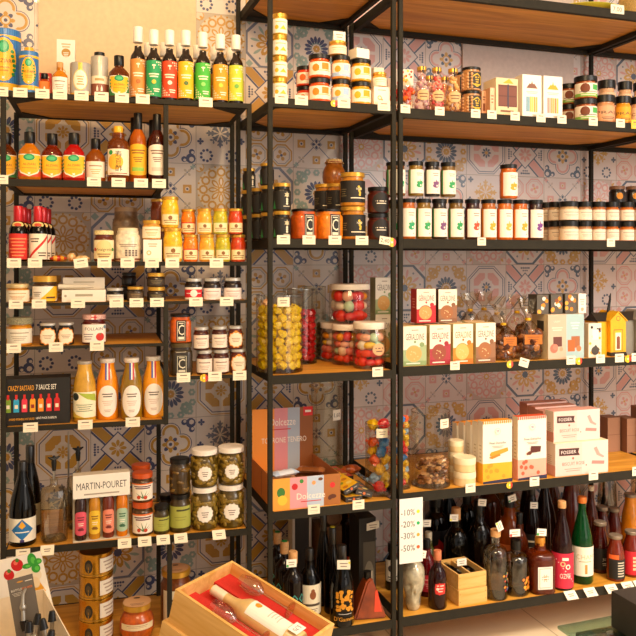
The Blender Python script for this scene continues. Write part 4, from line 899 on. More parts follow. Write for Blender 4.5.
# ------------------------------------------------------------ bottom shelf, left
TING = mat('gold_tin_metal', '#c98f22', .25, .85, .3)
z = 0
def ring_band(a, i=0):
    a.r(0, .0, 1, .05, '#9a6c14'); a.r(.34, .02, .36, .5, '#9a6c14'); a.e(.35, .5, .085, '#17120c', ry=.36); a.e(.35, .5, .055, '#4a3a20', ry=.2); a.r(.58, .12, 1, .92, '#e9dfd0'); a.ln(.8, .7, .3, .08, 3, .2, '#b09a8a')
for i in range(4):
    x, y, zb, r, mp = place('L8', 96, 33.5, .09); H = 22*mp
    t = thing('food_tin', 'gold tin with black oval mark, %s of the stack of four' % ('bottom', 'second from the bottom', 'third from the bottom', 'topmost')[i], 'tin', (x, y, zb+z), facing('L', x, y, .5), 'gold food tins in one stack')
    part('can_body', lathe('can_body', [(0, 0), (r*.97, 0), (r, .002), (r*.98, .005), (r*.98, H-.006), (r, H-.003), (r*.99, H-.0005), (r*.94, H-.0005), (r*.92, H-.003), (0, H-.003)], [TING], 36), t)
    part('tin_lid', lathe('tin_lid', [(r*.93, H-.0028), (r*.5, H-.0022), (0, H-.002)], mat('dark_tin_top', '#2c2418', .25, .6), 36), t)
    a = Art(r*2.9, H-.014); ring_band(a); V, Fc, C = a.wrap(r*.985, .006); part('label', mesh('label', V, Fc, GLOSS, cols=C, smooth=False), t); z += H+.0006
def lidtop(fn):
    def f(t, r, H):
        a = Art(r*1.6, r*1.6); fn(a); v, fc, c = a.flat(Matrix.Translation((0, -r*.8, H+.0004)) @ Matrix.Rotation(-math.pi/2, 4, 'X')); part('lid_label', mesh('lid_label', v, fc, PAPER, cols=c, smooth=False), t)
    return f
def a_top(a): a.e(.5, .5, .5, '#d9a878', n=24); a.e(.5, .8, .12, '#2a1c14', ry=.06); a.ln(.5, .3, .5, .04, 2, .1, '#8a5a4a')
jar('L8', 137, 35, 50, 'round jar of orange beans with wide gold lid on the bottom left shelf', '#c8641a', GOLD, (.42, .62, 120, L_plain('#ecd8b0', '#a8644a', n=1)), kind='round', off=.07, lh=.16, lr=.82, extra=lambda t, r, H: (lidtop(a_top)(t, r, H)))
jar('L8', 176, 31, 68, 'tall jar with gold lid and paper top label behind the thin post', '#7a4216', GOLD, (.1, .75, 110, L_plain('#e8dcc0', '#4a3a3a', n=6)), off=.13, lh=.1, lr=.95, extra=lidtop(a_top))
# ============================================================ middle unit, from the top
def honeyart(a): a.r(0, 0, 1, 1, '#f5eddc'); a.e(.3, .4, .1, '#e8b428'); a.p([(.45, .25), (.8, .25), (.62, .55)], '#e8c030'); a.ln(.5, .78, .5, .06, 1, .1, '#c8b060')
z = 0
for i in range(4):
    z += jar('M1', 279.8, 15.2, 21, 'small pale jar with gold lid and white label, %s of the column of four' % ('bottom', 'second', 'third', 'top')[i], '#e8c24a', GOLD, (.06, .86, 165, honeyart), z=z, lh=.2, lr=.98, group='column of pale gold-lidded jars')
OJ = [(319.5, 22.2, 23.5, '#e8641a', '#ef8a1e', '#ef8a1e', None, 'orange marmalade jar'), (340.8, 19.4, 23.5, '#e8a04a', '#efa02a', '#a9c3e2', '#a9c3e2', 'marmalade jar with pale blue label'), (360.8, 21, 22.5, '#efa91a', '#efb420', '#efa91a', None, 'yellow marmalade jar')]
htop = {}
for px, w_, h_, c, f1, f2, bd, nm in OJ:
    hq = jar('M1', px, w_, h_, nm+', bottom of the front pair', c, BLACK, (.12, .78, 150, L_fruit(f1, f2, band=bd)), lh=.2, lr=.98, group='marmalade jars stacked in pairs')
    htop[px] = hq+jar('M1', px, w_, h_, nm+', top of the front pair', c, BLACK, (.12, .78, 150, L_fruit(f1, f2, band=bd)), z=hq, lh=.2, lr=.98, group='marmalade jars stacked in pairs')
hq = jar('M1', 306, 20, 19.5, 'red-orange marmalade jar half hidden at the left, lower', '#dd4a16', BLACK, (.12, .78, 150, L_fruit('#ef6a1e', '#ef8a1e')), off=.13, lh=.2)
jar('M1', 306, 20, 20, 'red-orange marmalade jar half hidden at the left, upper', '#dd4a16', BLACK, (.12, .78, 150, L_fruit('#ef6a1e', '#ef8a1e')), off=.13, z=hq, lh=.2)
jar('M1', 337.5, 18.5, 14, 'low cream-labelled jar with gold lid crowning the blue-labelled pair', '#d8a050', GOLD, (.05, .75, 165, L_plain('#f2e4c8', '#c8a468', n=1)), z=htop[340.8], lh=.2)
x, y, zb, r, mp = place('M1', 339.5, 12, .03, htop[340.8]+14.2*.0036)
a = Art(12.5*mp, 9.5*mp); a.r(0, 0, 1, 1, '#f6efdf'); a.ln(.5, .65, .6, .09, 2, .25, '#8a7a6a'); v, f, c = a.flat(); n = len(v); W = a.w/2
v += [(-W, .012, 0), (W, .012, 0)]; f += [(1, 0, n, n+1), (3, 2, n+1, n)]; c += [lin('#f6efdf')]*2
solo('price_tag', mesh('price_tag', v, f, PAPER, cols=c, smooth=False), 'white folded price card standing on the topmost low gold-lidded jar', 'price tag', (x, y, zb-.0005))
carton('M1', 363, 15, 9.5, .05, 'small white carton lying on top of the yellow marmalade jars', '#f6f0e2', '#e6dac4', z=htop[360.8], off=.015, rot=.25)
def a_orn(a): a.r(0, 0, 1, 1, '#f5ecdc'); a.ln(.5, .82, .5, .05, 1, .1, '#a89a80'); a.e(.35, .4, .14, '#d8a858'); a.e(.35, .4, .08, '#f5ecdc'); a.e(.5, .3, .06, '#d8a858')
hq = carton('M1', 382, 17, 18.5, .05, 'square white carton with gold ornament under a pale jar', '#f5ecdc', '#e6d8c0', a_orn)
jar('M1', 379.5, 15, 14.5, 'pale honey jar with gold lid standing on the ornamented white carton', '#e6a83a', GOLD, (.05, .72, 165, L_plain('#f4ead4', '#d0b880', n=1)), z=hq, off=.035, lh=.18)
carton('M1', 379, 11, 44, .04, 'tall white carton with orange stripe at the back beside the ornamented one', '#f3ead8', '#e6dac4', lambda a: a.r(0, .66, 1, .76, '#f0a02a'), off=.12)
for px, n in ((281.5, 'below the column of pale jars'), (301.5, 'below the red-orange marmalade jars'), (344, 'below the blue-labelled marmalade'), (384, 'below the ornamented white carton')): price('M1', px, n, h=9.5)
sticker('M1', 334, 'below the orange and blue-labelled marmalades', 7)
# ------------------------------------------------------------ second middle shelf
def a_dk(a): a.r(0, 0, 1, 1, '#191512'); a.p([(.05, .02), (.2, .02), (.13, .5)], '#2f8a46'); [a.e(.66, .3+i*.12, .05, '#e8dcc0') for i in range(3)]; a.star(.66, .78, .13, .5, '#cdbf9a', 6); a.ln(.66, .15, .3, .04, 1, .1, '#d8ccb0')
files = [(282, .02), (267, .115), (254.5, .21), (243, .305)]
for i, (px, o) in enumerate(((281.8, None), (269, .125), (258.5, .2), (249, .28))):
    nm = ('front', 'second', 'third', 'rearmost')[i]; w_ = 18.4*(1-.035*i)
    hq = jar('M2', px, w_, 27.5*(1-.035*i), 'black-labelled jar with gold lid, lower, %s of the file by the left post' % nm, '#241c10', GOLD, (.06, .8, 165, a_dk), off=o, lh=.14, lr=.96, group='dark gold-lidded jars in a file')
    h2 = jar('M2', px, w_, 27.5*(1-.035*i), 'black-labelled jar with gold lid, middle level, %s of the file by the left post' % nm, '#241c10', GOLD, (.06, .8, 165, a_dk), off=o, z=hq, lh=.14, lr=.96, group='dark gold-lidded jars in a file')
    if i in (1, 3): jar('M2', px-(2 if i == 1 else 0), w_*.8, 22, 'black-labelled jar with gold lid standing topmost, %s of the file by the left post' % nm, '#241c10', GOLD, (.06, .8, 165, a_dk), off=o, z=hq+h2, lh=.14, lr=.96, group='dark gold-lidded jars in a file')
for px, w_, c, nm in ((303.6, 24, '#c8611a', 'deep orange'), (328.8, 25, '#e58a1c', 'bright amber')):
    jar('M2', px, w_, 30, '%s jar with black lid and black letter C label' % nm, c, BLACK, (.06, .88, 50, L_C()), sq=1.5, lh=.09, k=.2, rot=.28)
def a_gd(a): a.r(0, 0, 1, 1, '#1a1512'); [a.e(.62+.06*math.sin(i*3), .35+i*.09, .035, '#e0b83a') for i in range(5)]; a.t('NEO', .6, .62, .1, '#efe4c8', .3); a.ln(.62, .2, .5, .045, 1, .1, '#efe4c8'); a.ln(.15, .6, .2, .03, 4, .1, '#7a6a4a')
hq = jar('M2', 353, 25.5, 32.5, 'wide jar with gold lid and black label, lower of the front pair', '#c98a28', GOLD, (.1, .84, 170, a_gd), lh=.13, lr=.98, k=.3, group='wide black-labelled jars')
jar('M2', 352.5, 25.5, 33.5, 'wide jar with gold lid and black label, upper of the front pair', '#c98a28', GOLD, (.12, .84, 170, a_gd), z=hq, lh=.13, lr=.98, k=.3, group='wide black-labelled jars')
for i, (px, o) in enumerate(((338, .16), (325, .24))):
    nm = ('nearer', 'farther')[i]
    hq = jar('M2', px, 23-i, 28, 'black-labelled gold-lidded jar behind the amber jars, lower, %s one' % nm, '#b87a20', GOLD, (.1, .84, 170, a_gd), off=o, lh=.13, group='wide black-labelled jars')
    h2 = jar('M2', px, 23-i, 28, 'black-labelled gold-lidded jar behind the amber jars, upper, %s one' % nm, '#b87a20', GOLD, (.1, .84, 170, a_gd), off=o, z=hq, lh=.13, group='wide black-labelled jars')
    if i == 0: hn = hq+h2
def frill(t, r, H):
    V = []; Fc = []; n = 24
    for j, (q, z) in enumerate(((.0, 1.0), (.55, .995), (.68, .96), (.7, .9), (.82, .84))):
        for i in range(n): a = 2*math.pi*i/n; k = 1+(.07*math.sin(i*3.9) if j > 2 else 0); V.append((r*q*k*math.cos(a), r*q*k*math.sin(a), H*z+.001))
    for j in range(4):
        for i in range(n): a = j*n+i; b = j*n+(i+1) % n; Fc.append((b, a, a+n, b+n))
    part('paper_cover', mesh('paper_cover', V, Fc, mat('gold_paper_cover', '#d9b070', .7, bump=.4, bscale=150, vary=.3)), t)
    v, f = tube([(r*.76*math.cos(a*.52), r*.76*math.sin(a*.52), H*.885) for a in range(13)], .0018, 6); part('string', mesh('string', v, f, mat('red_string', '#8a2a1c', .8)), t)
jar('M2', 334, 25, 29.5, 'round honey jar with string-tied paper cover standing on the rear jars', '#a8651a', mat('gold_paper_cover', '#d9b070', .7, bump=.4, bscale=150, vary=.3), None, kind='round', z=hn, off=.16, lh=.12, lr=.68, extra=frill)
def a_rb(a): a.r(.84, 0, 1, 1, '#c8283c'); a.e(.5, .48, .32, '#1c1512', n=20); a.ln(.5, .56, .4, .05, 2, .13, '#e8dcc8')
hq = jar('M2', 378, 22, 26, 'dark red chutney jar with round black badge, lower', '#5a1c0c', BLACK, (.08, .86, 165, a_rb), lh=.16, k=.1, group='pair of dark red chutney jars')
jar('M2', 378, 22, 26, 'dark red chutney jar with round black badge, upper', '#5a1c0c', BLACK, (.08, .86, 165, a_rb), z=hq, lh=.16, k=.1, group='pair of dark red chutney jars')
for px, n in ((283.5, 'below the file of black-labelled jars'), (309, 'below the deep orange letter C jar'), (335, 'below the bright amber letter C jar'), (362, 'below the wide gold-lidded pair')): price('M2', px, n, h=9)
price('M2', 384.5, '=cream price tag with handwritten figures tilted at the right end of the middle shelf', h=8, tilt=.14, txt='2,40', w=12)
sticker('M2', 392, 'beside the handwritten tag', 9)
# ------------------------------------------------------------ third middle shelf: sweets
def crumple(rx, ry, rz, seed, n=9, m=6, tw=True, amp=.22):
    rnd = random.Random(seed); V = []; Fc = []
    for j in range(m+1):
        th = math.pi*j/m
        for i in range(n):
            a = 2*math.pi*i/n; k = 1+rnd.uniform(-amp, amp)
            V.append((rx*k*math.sin(th)*math.cos(a), ry*k*math.sin(th)*math.sin(a), rz*k*math.cos(th)))
    for j in range(m):
        for i in range(n): a = j*n+i; b = j*n+(i+1) % n; Fc.append((a, a+n, b+n, b))
    if tw:
        for s in (1, -1):
            b = len(V); V.append((s*rx*.8, 0, 0)); k = 7
            for i in range(k): a = 2*math.pi*i/k; V.append((s*rx*(1.2+.15*(i % 2)), ry*.45*math.cos(a), rz*.45*math.sin(a)))
            for i in range(k): Fc.append((b, b+1+i, b+1+(i+1) % k))
    return V, Fc
def wrapper(name, c, rough=.3): return mat(name, c, rough, 0, .5, .5, .5, 160, 0, .3)
def candy_cyl(shelf_, px, w, h, off, label, z=0, tag_=None, rim=True):
    x, y, zb, r, mp = place(shelf_, px, w, off, z); H = h*mp; x, y, r = clear_spot(x, y, r*1.015, zb, zb+H); r /= 1.015
    t = thing('clear_cylinder', label, 'container', (x, y, zb), 0)
    part('wall', lathe('wall', [(r, 0), (r, H)], glass('#f4f2ea', .05), 36), t)
    part('base', lathe('base', [(0, .0005), (r*.985, .0005), (r*.985, .004), (0, .004)], glass('#e8e4d6', .1), 36), t)
    part('rim', lathe('rim', [(r*.975, H-.003), (r*1.012, H-.003), (r*1.012, H), (r*.975, H), (r*.975, H-.003)], glass('#f8f4ea', .3), 36), t)
    if tag_:
        a = Art(12*mp, 9*mp); a.r(0, 0, 1, 1, '#efe3c6'); a.ln(.5, .65, .6, .09, 2, .25, '#8a7a6a'); V, Fc, C = a.wrap(r, 0); th = tag_[0]
        o = solo('price_tag', mesh('price_tag', V, Fc, PAPER, cols=C, smooth=False), tag_[1], 'price tag', (x, y, zb+H*tag_[2]), th)
    return x, y, zb, r, mp, H
def pile(x, y, zb, r, H, rb, meshes, labels, group, dome=.0, layers=None, name='wrapped_candy', rings=(1, .5), seed=1, solid=False):
    """candies packed layer on layer; each one an object sharing its mesh"""
    rnd = random.Random(seed); dz = rb*1.62; n = 0; z = zb+rb*1.25+.005; lay = 0
    while z < zb+H-rb*.5:
        rings_ = [r-rb*1.3]
        while rings_[-1]-rb*2.0 > -rb*.2: rings_.append(rings_[-1]-rb*2.0)
        for R in rings_[:2]:
            k = max(1, int(2*math.pi*max(R, 0)/(2*rb*1.0))); ph = lay*.5+rnd.random()*.3
            for i in range(k):
                a = 2*math.pi*(i+ph)/k
                if R == rings_[0] and math.sin(a) > .55: continue   # nothing seen of the far side
                if R != rings_[0] and (z < zb+H-2.6*rb) and not solid: continue
                q = (n*7+lay*3) % len(meshes); o = bpy.data.objects.new(name, meshes[q]); col.objects.link(o)
                o.location = (x+R*math.cos(a), y+R*math.sin(a), z+rnd.uniform(-.1, .1)*rb); o.rotation_euler = (rnd.uniform(0, 6), rnd.uniform(-.6, .6), rnd.uniform(0, 6))
                tag(o, labels[q], 'sweet', group); n += 1
        z += dz; lay += 1
    return n
YW = wrapper('yellow_candy_wrapper', '#ffc905'); rb = .0165
ym = [mesh('wrapped_candy', *crumple(rb, rb, rb, s, tw=False), YW, ang=25) for s in range(4)]
q = candy_cyl('M3', 279.5, 47, 76, .105, 'tall clear cylinder filled with yellow wrapped sweets at the left', tag_=(-.1, 'cream price tag stuck high on the cylinder of yellow sweets', .86))
pile(q[0], q[1], q[2], q[3], q[5]*.86, rb, ym, ['yellow foil-wrapped sweet packed in the tall left cylinder']*4, 'yellow sweets in the cylinder')
for i, (dx, dy, dz) in enumerate(((-.055, .02, .215), (-.045, -.02, .232), (-.058, .0, .245))):
    solo('wrapped_candy', mesh('wrapped_candy', *crumple(.018, .014, .02, 30+i, tw=True), wrapper('amber_candy_wrapper', '#d9a070'), ang=25), 'amber wrapped sweet pressed against the upper left wall of the yellow sweets cylinder', 'sweet', (q[0]+dx*.8, q[1]+dy, q[2]+dz*.93), i, 'amber sweets above the yellow ones')
RW = wrapper('red_candy_wrapper', '#c4121a'); rm = [mesh('wrapped_candy', *crumple(.0145, .0145, .0145, s+10, tw=False), RW, ang=25) for s in range(3)]
q = candy_cyl('M3', 300, 34, 74, .29, 'clear cylinder filled with red wrapped sweets behind the yellow one')
pile(q[0], q[1], q[2], q[3], q[5]*.76, .0145, rm, ['red foil-wrapped sweet packed in the rear cylinder']*3, 'red sweets in the cylinder', seed=4)
q = candy_cyl('M3', 314, 24, 72, .40, 'dim clear cylinder at the back, right of the red sweets'); dkm = [mesh('wrapped_candy', *crumple(.013, .013, .013, s+20, tw=False), wrapper('green_brown_wrapper', '#5a4a22'), ang=25) for s in range(2)]
pile(q[0], q[1], q[2], q[3], q[5]*.5, .013, dkm, ['dark green-brown wrapped sweet in the rear corner cylinder']*2, 'dark sweets in the rear cylinder', seed=5)
CREAML = mat('cream_plastic_jar_lid', '#eadccb', .45)
SWC = ['#e02a1c', '#f0a020', '#f4d8c0', '#e8e0d0', '#e87a6a', '#d81a2a', '#b8d8b8', '#f2b8a0', '#f0c83a']
def sweetjar(px, w, h, label, off, z=0, lab=True, seed=1):
    x, y, zb, r, mp = place('M3', px, w, off, z); x, y, r = clear_spot(x, y, r, zb, zb+h*mp*.98); H = fit(h*mp, r, z, 'M3', mp, 0 if z else 1); t = thing('sweet_jar', label, 'jar', (x, y, zb), facing('M', x, y, .3), 'clear sweet jars with cream lids')
    part('jar_wall', lathe('jar_wall', [(0, .001), (r*.93, .001), (r, .008), (r, H*.78), (r*.92, H*.84), (r*.92, H*.88)], glass('#fbf4ea', .07), 30), t)
    part('lid', lathe('lid', [(0, H*.86), (r*.97, H*.86), (r*.98, H*.87), (r*.98, H-.003), (r*.95, H), (0, H)], CREAML, 30), t)
    if lab: a = Art(r*.9, H*.26); a.e(.5, .5, .5, '#d9a878', ry=.5); a.ln(.5, .6, .6, .1, 2, .25, '#6a4a3a'); V, Fc, C = a.wrap(r, H*.3); part('label', mesh('label', V, Fc, PAPER, cols=C, smooth=False), t, rot=(0, 0, .35))
    rnd = random.Random(seed); zz = .012; k = 0; rb = r*.3
    while zz < H*.72:
        for i in range(8):
            a = i*.785+zz*40
            if math.sin(a) > .5: continue
            kind = rnd.random(); low = zz < H*.25
            c = rnd.choice(('#e02a1c', '#e8401c', '#d81a2a')) if low else rnd.choice(SWC)
            s = rb*rnd.uniform(.85, 1.1); sh = (s, s, s) if kind < .5 else (s*1.3, s*.8, s*.7)
            o = solo('loose_sweet', mesh('loose_sweet', *crumple(*sh, seed*31+k, 10, 7, False, .06), mat('sweet_'+c.strip('#'), c, .4, 0, .3), ang=60), 'glossy coloured sweet inside a clear cream-lidded sweet jar', 'sweet', (x+(r-s*1.25)*math.cos(a), y+(r-s*1.25)*math.sin(a), zb+zz+s*.7), rnd.uniform(0, 6), 'loose sweets in the clear jars')
            o.rotation_euler = (rnd.uniform(0, 3), rnd.uniform(0, 3), rnd.uniform(0, 3)) if kind < .5 else (0, 0, a+1.57); k += 1
        zz += rb*1.6
    # pale twisted liquorice ring across the middle
    return H+.001
hs = sweetjar(349, 33, 39, 'front lower clear sweet jar', .2, seed=2) if False else 0
h2 = sweetjar(346.5, 30, 40, 'clear sweet jar at the lower middle, half hidden', .2, seed=3, lab=False)
h1 = sweetjar(333.5, 27, 38.5, 'clear sweet jar at the lower left, behind the middle one', .29, seed=4, lab=False)
sweetjar(349.5, 41, 41, 'large clear sweet jar with cream lid resting on the rear jars', .235, z=max(h1, h2), seed=5, lab=False)
sweetjar(369.5, 33.5, 46, 'clear sweet jar with oval label standing at the front', .075, seed=6)
def a_ger(acc, cookie, base, ck2='#e8c890'):
    def f(a):
        a.r(0, 0, 1, 1, '#efe6d2'); a.p([(0, 0), (1, 0), (1, .52), (.78, .5), (.62, .44), (0, .4)], base, True); a.r(0, 0, 1, .12, acc)
        a.t('GÉRALDINE', .5, .72, .15, acc if base == '#efe6d2' else base, .8, True) if False else a.t('GÉRALDINE', .5, .73, .16, '#6a5a4a' if acc in ('#8aa06a', '#8a5a3a') else acc, .8, True)
        a.ln(.5, .9, .3, .02, 1, .1, '#a08a70'); a.e(.5, .6, .05, acc); a.e(.8, .53, .11, acc, ry=.06); a.e(.45, .3, .36, '#3a2a1c' if ck2 == '#3a2a1c' else base, ry=.22, n=24); a.e(.45, .3, .34, cookie, ry=.2, n=24)
        for i in range(7): a.e(.45+.2*math.cos(i*2.4)*(i % 3+1)/3, .3+.13*math.sin(i*2.4)*(i % 3+1)/3, .025, ck2)
        a.ln(.42, .06, .6, .03, 1, .1, '#efe6d2')
    return f
GR = ('#8aa06a', '#dca860', '#a9b888'); RD = ('#c8242c', '#dba05c', '#c8242c'); BR = ('#8a5a3a', '#a8683c', '#9a6a4a'); OR = ('#e8701a', '#e8b866', '#ef8a2a'); CR = ('#a82a34', '#9a4a34', '#b03a44')
hq = carton('R3', 384.5, 19, 43, .055, 'pale green biscuit carton, lower, tucked behind the front sweet jar', '#efe6d2', '#a8b088', a_ger(*GR), off=.27, w_m=.075)
carton('M3', 382, 21, 36.5, .055, 'pale green biscuit carton standing on another behind the sweet jars', '#efe6d2', '#a8b088', a_ger(*GR), off=.17, z=hq-.016, w_m=.08) if False else carton('R3', 384.5, 19, 36.5, .055, 'pale green biscuit carton standing on another behind the sweet jars', '#efe6d2', '#a8b088', a_ger(*GR), off=.27, z=hq, w_m=.075)
price('M3', 377.7, 'below the front clear sweet jar', w=11.5, h=9.5)
# ------------------------------------------------------------ fourth middle shelf: chocolate display
ST4 = ['#ee8f2e', '#dd8c92', '#a9b1bd', '#8f4f1c']
x, y, l = at('M', 307, .012); mp = l/F; W = 71*mp; hf = 31*mp; D_ = .30
t = thing('counter_display_box', 'open carton of chocolate bars striped orange, pink, blue and brown', 'display box', (x, y, EYE+SH['M4']+.0006), 0)
def front(a):
    for i in range(4): a.r(i/4, 0, (i+1)/4, 1, ('#f0a23c', '#e59aa0', '#b9c6d8', '#a8662c')[i])
    a.t('Dolcezze', .56, .38, .2, '#f6ead8', .42); a.ln(.56, .2, .3, .03, 1, .1, '#c82a2a')
    a.e(.12, .55, .06, '#3a7a34', ry=.16); a.e(.14, .3, .07, '#f4c23a'); a.e(.32, .7, .045, '#c81a22'); a.e(.42, .86, .03, '#3a8a34'); a.e(.6, .78, .03, '#f0a060'); a.e(.7, .88, .035, '#6a3a1c', ry=.05); a.e(.88, .65, .04, '#d82a2a'); a.e(.88, .28, .06, '#5a2a14', ry=.07); a.e(.84, .24, .03, '#5a2a14')
def panel(name, art_fn, w_, h_, M, back='#c88a44'):
    a = Art(w_, h_); art_fn(a); v, f, c = a.flat(M); n = len(v); q = [(-w_/2, 0, 0), (w_/2, 0, 0), (w_/2, 0, h_), (-w_/2, 0, h_), (-w_/2, .002, 0), (w_/2, .002, 0), (w_/2, .002, h_), (-w_/2, .002, h_)]
    v += [M @ Vector(p) for p in q]; f += [tuple(n+i for i in g) for g in ((0, 1, 2, 3), (7, 6, 5, 4), (4, 5, 1, 0), (5, 6, 2, 1), (6, 7, 3, 2), (7, 4, 0, 3))]; c += [lin(back)]*6
    part(name, mesh(name, v, f, PAPER, cols=c, smooth=False), t)
panel('front_panel', front, W, hf, Matrix())
panel('side_panel', lambda a: (a.r(0, 0, 1, 1, '#ea8426'), a.r(.47, .1, .5, .9, '#c8641a')), D_-.004, hf*1.0, Matrix.Translation((-W/2+.0005, D_/2, 0)) @ Matrix.Rotation(-math.pi/2, 4, 'Z'), '#d87a2a')
panel('side_panel', lambda a: a.r(0, 0, 1, 1, '#8f4f1c'), D_-.004, hf*1.0, Matrix.Translation((W/2-.0005, D_/2, 0)) @ Matrix.Rotation(math.pi/2, 4, 'Z'), '#a8642c')
HB = 90*mp
def backp(a):
    for i in range(4): a.r((0, .36, .58, .78)[i], 0, (.36, .58, .78, 1)[i], 1, ST4[i])
    a.t('Dolcezze', .5, .82, .1, '#f4e4d4', .42); a.ln(.48, .72, .3, .012, 1, .1, '#c82a2a'); a.t('TORRONE TENERO', .52, .58, .07, '#f4e4d0', .74); a.r(.84, .88, 1, 1, '#d8201e'); a.ln(.92, .94, .1, .03, 1, .1, '#f4e4d4')
panel('header_panel', backp, W*.98, HB*.93, Matrix.Translation((0, D_, 0)))
part('tray_bottom', boxes('tray_bottom', [(-W/2+.004, W/2-.004, .004, D_-.004, .0, .002)], mat('plain_card', '#c89a5c', .8)), t)
part('false_bottom', boxes('false_bottom', [(-W/2+.006, W/2-.006, .006, D_-.006, .052, .054)], mat('plain_card', '#c89a5c', .8)), t)
X0, Y0, Z0 = x, y, EYE+SH['M4']+.055
for i, (dx, dy, dz, rz, c, c2, nm) in enumerate(((-.06, .12, 0, 0, '#dfa97c', '#e8c8a0', 'peach nougat packet at the back left of the striped display'), (-.06, .15, .0, .3, '#d8dce4', '#b8c6dc', 'pale blue nougat packet in front in the striped display'), (-.06, .2, .0, 0, '#e6b48c', '#d8966a', 'peach nougat packet against the header of the striped display'),
        (.055, .12, .0, 0, '#c98d7a', '#e0b0a0', 'rosy nougat packet in the middle of the striped display'), (.062, .165, .0, -.5, '#7a421c', '#94562a', 'brown chocolate packet at the right of the striped display'), (.057, .2, .0, 0, '#8a4e22', '#6a3414', 'dark brown chocolate packet at the back right of the striped display'))):
    V = []; Fc = []; C = []; hh = .022; L, B = .1, .042; nx = 10
    for k in range(nx+1):
        for j in range(8): a = 2*math.pi*j/8; e = .25 if k in (0, nx) else 1; V.append(((k/nx-.5)*L, B/2*math.cos(a)*(1+.05*math.sin(k*3+j)), hh/2+hh/2*math.sin(a)*e*(1+.15*math.sin(k*2.2+j*1.7))))
    for k in range(nx):
        for j in range(8): a = k*8+j; b = k*8+(j+1) % 8; Fc.append((a, a+8, b+8, b)); C.append(lin(c if 1 < k < 8 else c2))
    solo('nougat_packet', mesh('nougat_packet', V, Fc, GLOSS, cols=C, ang=60), nm, 'sweet', (X0+dx*.85, Y0+dy*.95-.04, Z0+.003+(.026 if i in (1, 4) else 0)), rz, 'nougat packets in the striped display')
# slim black boxed bars beside it
def bar_box(px, off, z, ry, rz, label, topc):
    x, y, l = at('M', px, off); W_, D2, H_ = .062, .15, .018; V = [(a, b, c) for c in (0, H_) for a, b in ((-W_/2, 0), (W_/2, 0), (W_/2, D2), (-W_/2, D2))]; b = 8
    Fc = [(3, 2, 1, 0), (4, 5, 6, 7), (0, 1, 5, 4), (1, 2, 6, 5), (2, 3, 7, 6), (3, 0, 4, 7)]; C = [lin('#2c2826')]*6
    a = Art(W_, H_); a.r(0, 0, 1, 1, '#35302e'); a.e(.5, .5, .08, '#d86a2a'); a.ln(.25, .5, .2, .15, 1, .1, '#a8a098'); a.ln(.75, .5, .2, .15, 1, .1, '#a8a098'); v, f, c = a.flat(); n = len(V); V += [tuple(q) for q in v]; Fc += [tuple(n+i for i in g) for g in f]; C += c
    a = Art(W_, D2); a.r(0, 0, 1, 1, topc); [a.e(.3+.4*(i % 2), .12+i*.13, .17, ('#c87a1a', '#efd06a', '#8a9a3a')[i % 3]) for i in range(7)]; v, f, c = a.flat(Matrix.Translation((0, 0, H_)) @ Matrix.Rotation(-math.pi/2, 4, 'X')); n = len(V); V += [tuple(q) for q in v]; Fc += [tuple(n+i for i in g) for g in f]; C += c
    solo('boxed_bar', mesh('boxed_bar', V, Fc, GLOSS, cols=C, smooth=False), label, 'chocolate bar', (x, y, EYE+SH['M4']+z+.001), Matrix.Rotation(rz, 3, 'Z') @ Matrix.Rotation(ry, 3, 'Y'), 'slim boxed bars beside the striped display')
bar_box(354, .02, 0, 0, .05, 'slim black boxed bar lying flat at the front beside the striped display', '#e0a81e')
bar_box(352.5, .035, .0325, -.38, .12, 'slim boxed bar with yellow fruit top, tilted on the flat one', '#efb61a')
bar_box(363.5, .03, .0135, .28, -.06, 'slim black boxed bar leaning to the right of the pile', '#3a342e')
bar_box(349, .19, 0, 0, .1, 'slim boxed bar with yellow top farther back beside the striped display', '#efb61a')
bar_box(346, .19, .0215, .0, .12, 'slim boxed bar with rosy top lying on the farther one', '#c8503a')
packet('M4', 353, 22, 10, .05, 'orange-brown wrapped bar lying at the back right of the striped display', '#b8561a', '#8a3a12', .0, off=.33)
q = candy_cyl('M4', 327, 32, 88, .41, 'empty clear cylinder standing at the back behind the striped display')
q1 = place('M4', 342.5, 10, .36)
a = Art(10*q1[4], 10.5*q1[4]); a.r(0, 0, 1, 1, '#f0e8d6'); a.t('1,60', .5, .5, .4, '#2a2220', .75); v, f, c = a.flat(); 
x, y, zb, r, mp = q[:5]; V, Fc, C = a.wrap(r, 0); solo('price_tag', mesh('price_tag', V, Fc, PAPER, cols=C, smooth=False), 'white tag with handwritten price on the empty clear cylinder', 'price tag', (x, y, zb+q[5]*.62), .35)
# big cylinder of coloured sweets between the two units
CC = [('yellow', '#f0b80e'), ('red', '#d8181c'), ('blue', '#3a78b8'), ('orange', '#ee5a1c'), ('yellow', '#eab010'), ('pale blue', '#9ab8d8')]
q = candy_cyl('M4', 378.5, 26.5, 71, .085, 'tall clear cylinder of multicoloured wrapped sweets just left of the double post', tag_=(-.1, 'cream price tag stuck on the cylinder of multicoloured sweets', .82))
cm = [mesh('wrapped_candy', *crumple(.0205, .019, .019, 50+i, tw=i % 2 == 1), wrapper(n_.replace(' ', '_')+'_candy_wrapper', c_), ang=25) for i, (n_, c_) in enumerate(CC)]
cm2 = [mesh('wrapped_candy', *crumple(.0145, .013, .013, 70+i, tw=False), wrapper(n_.replace(' ', '_')+'_candy_wrapper', c_), ang=25) for i, (n_, c_) in enumerate(CC)]
pile(q[0], q[1], q[2], q[3], q[5]*1.1, .0195, cm, ['%s wrapped sweet in the tall multicoloured cylinder' % n_ for n_, c_ in CC], 'multicoloured sweets in the cylinder', seed=9, solid=True)
q = candy_cyl('R4', 401.8, 17.5, 66, .07, 'narrow clear cylinder of multicoloured sweets half hidden behind the double post')
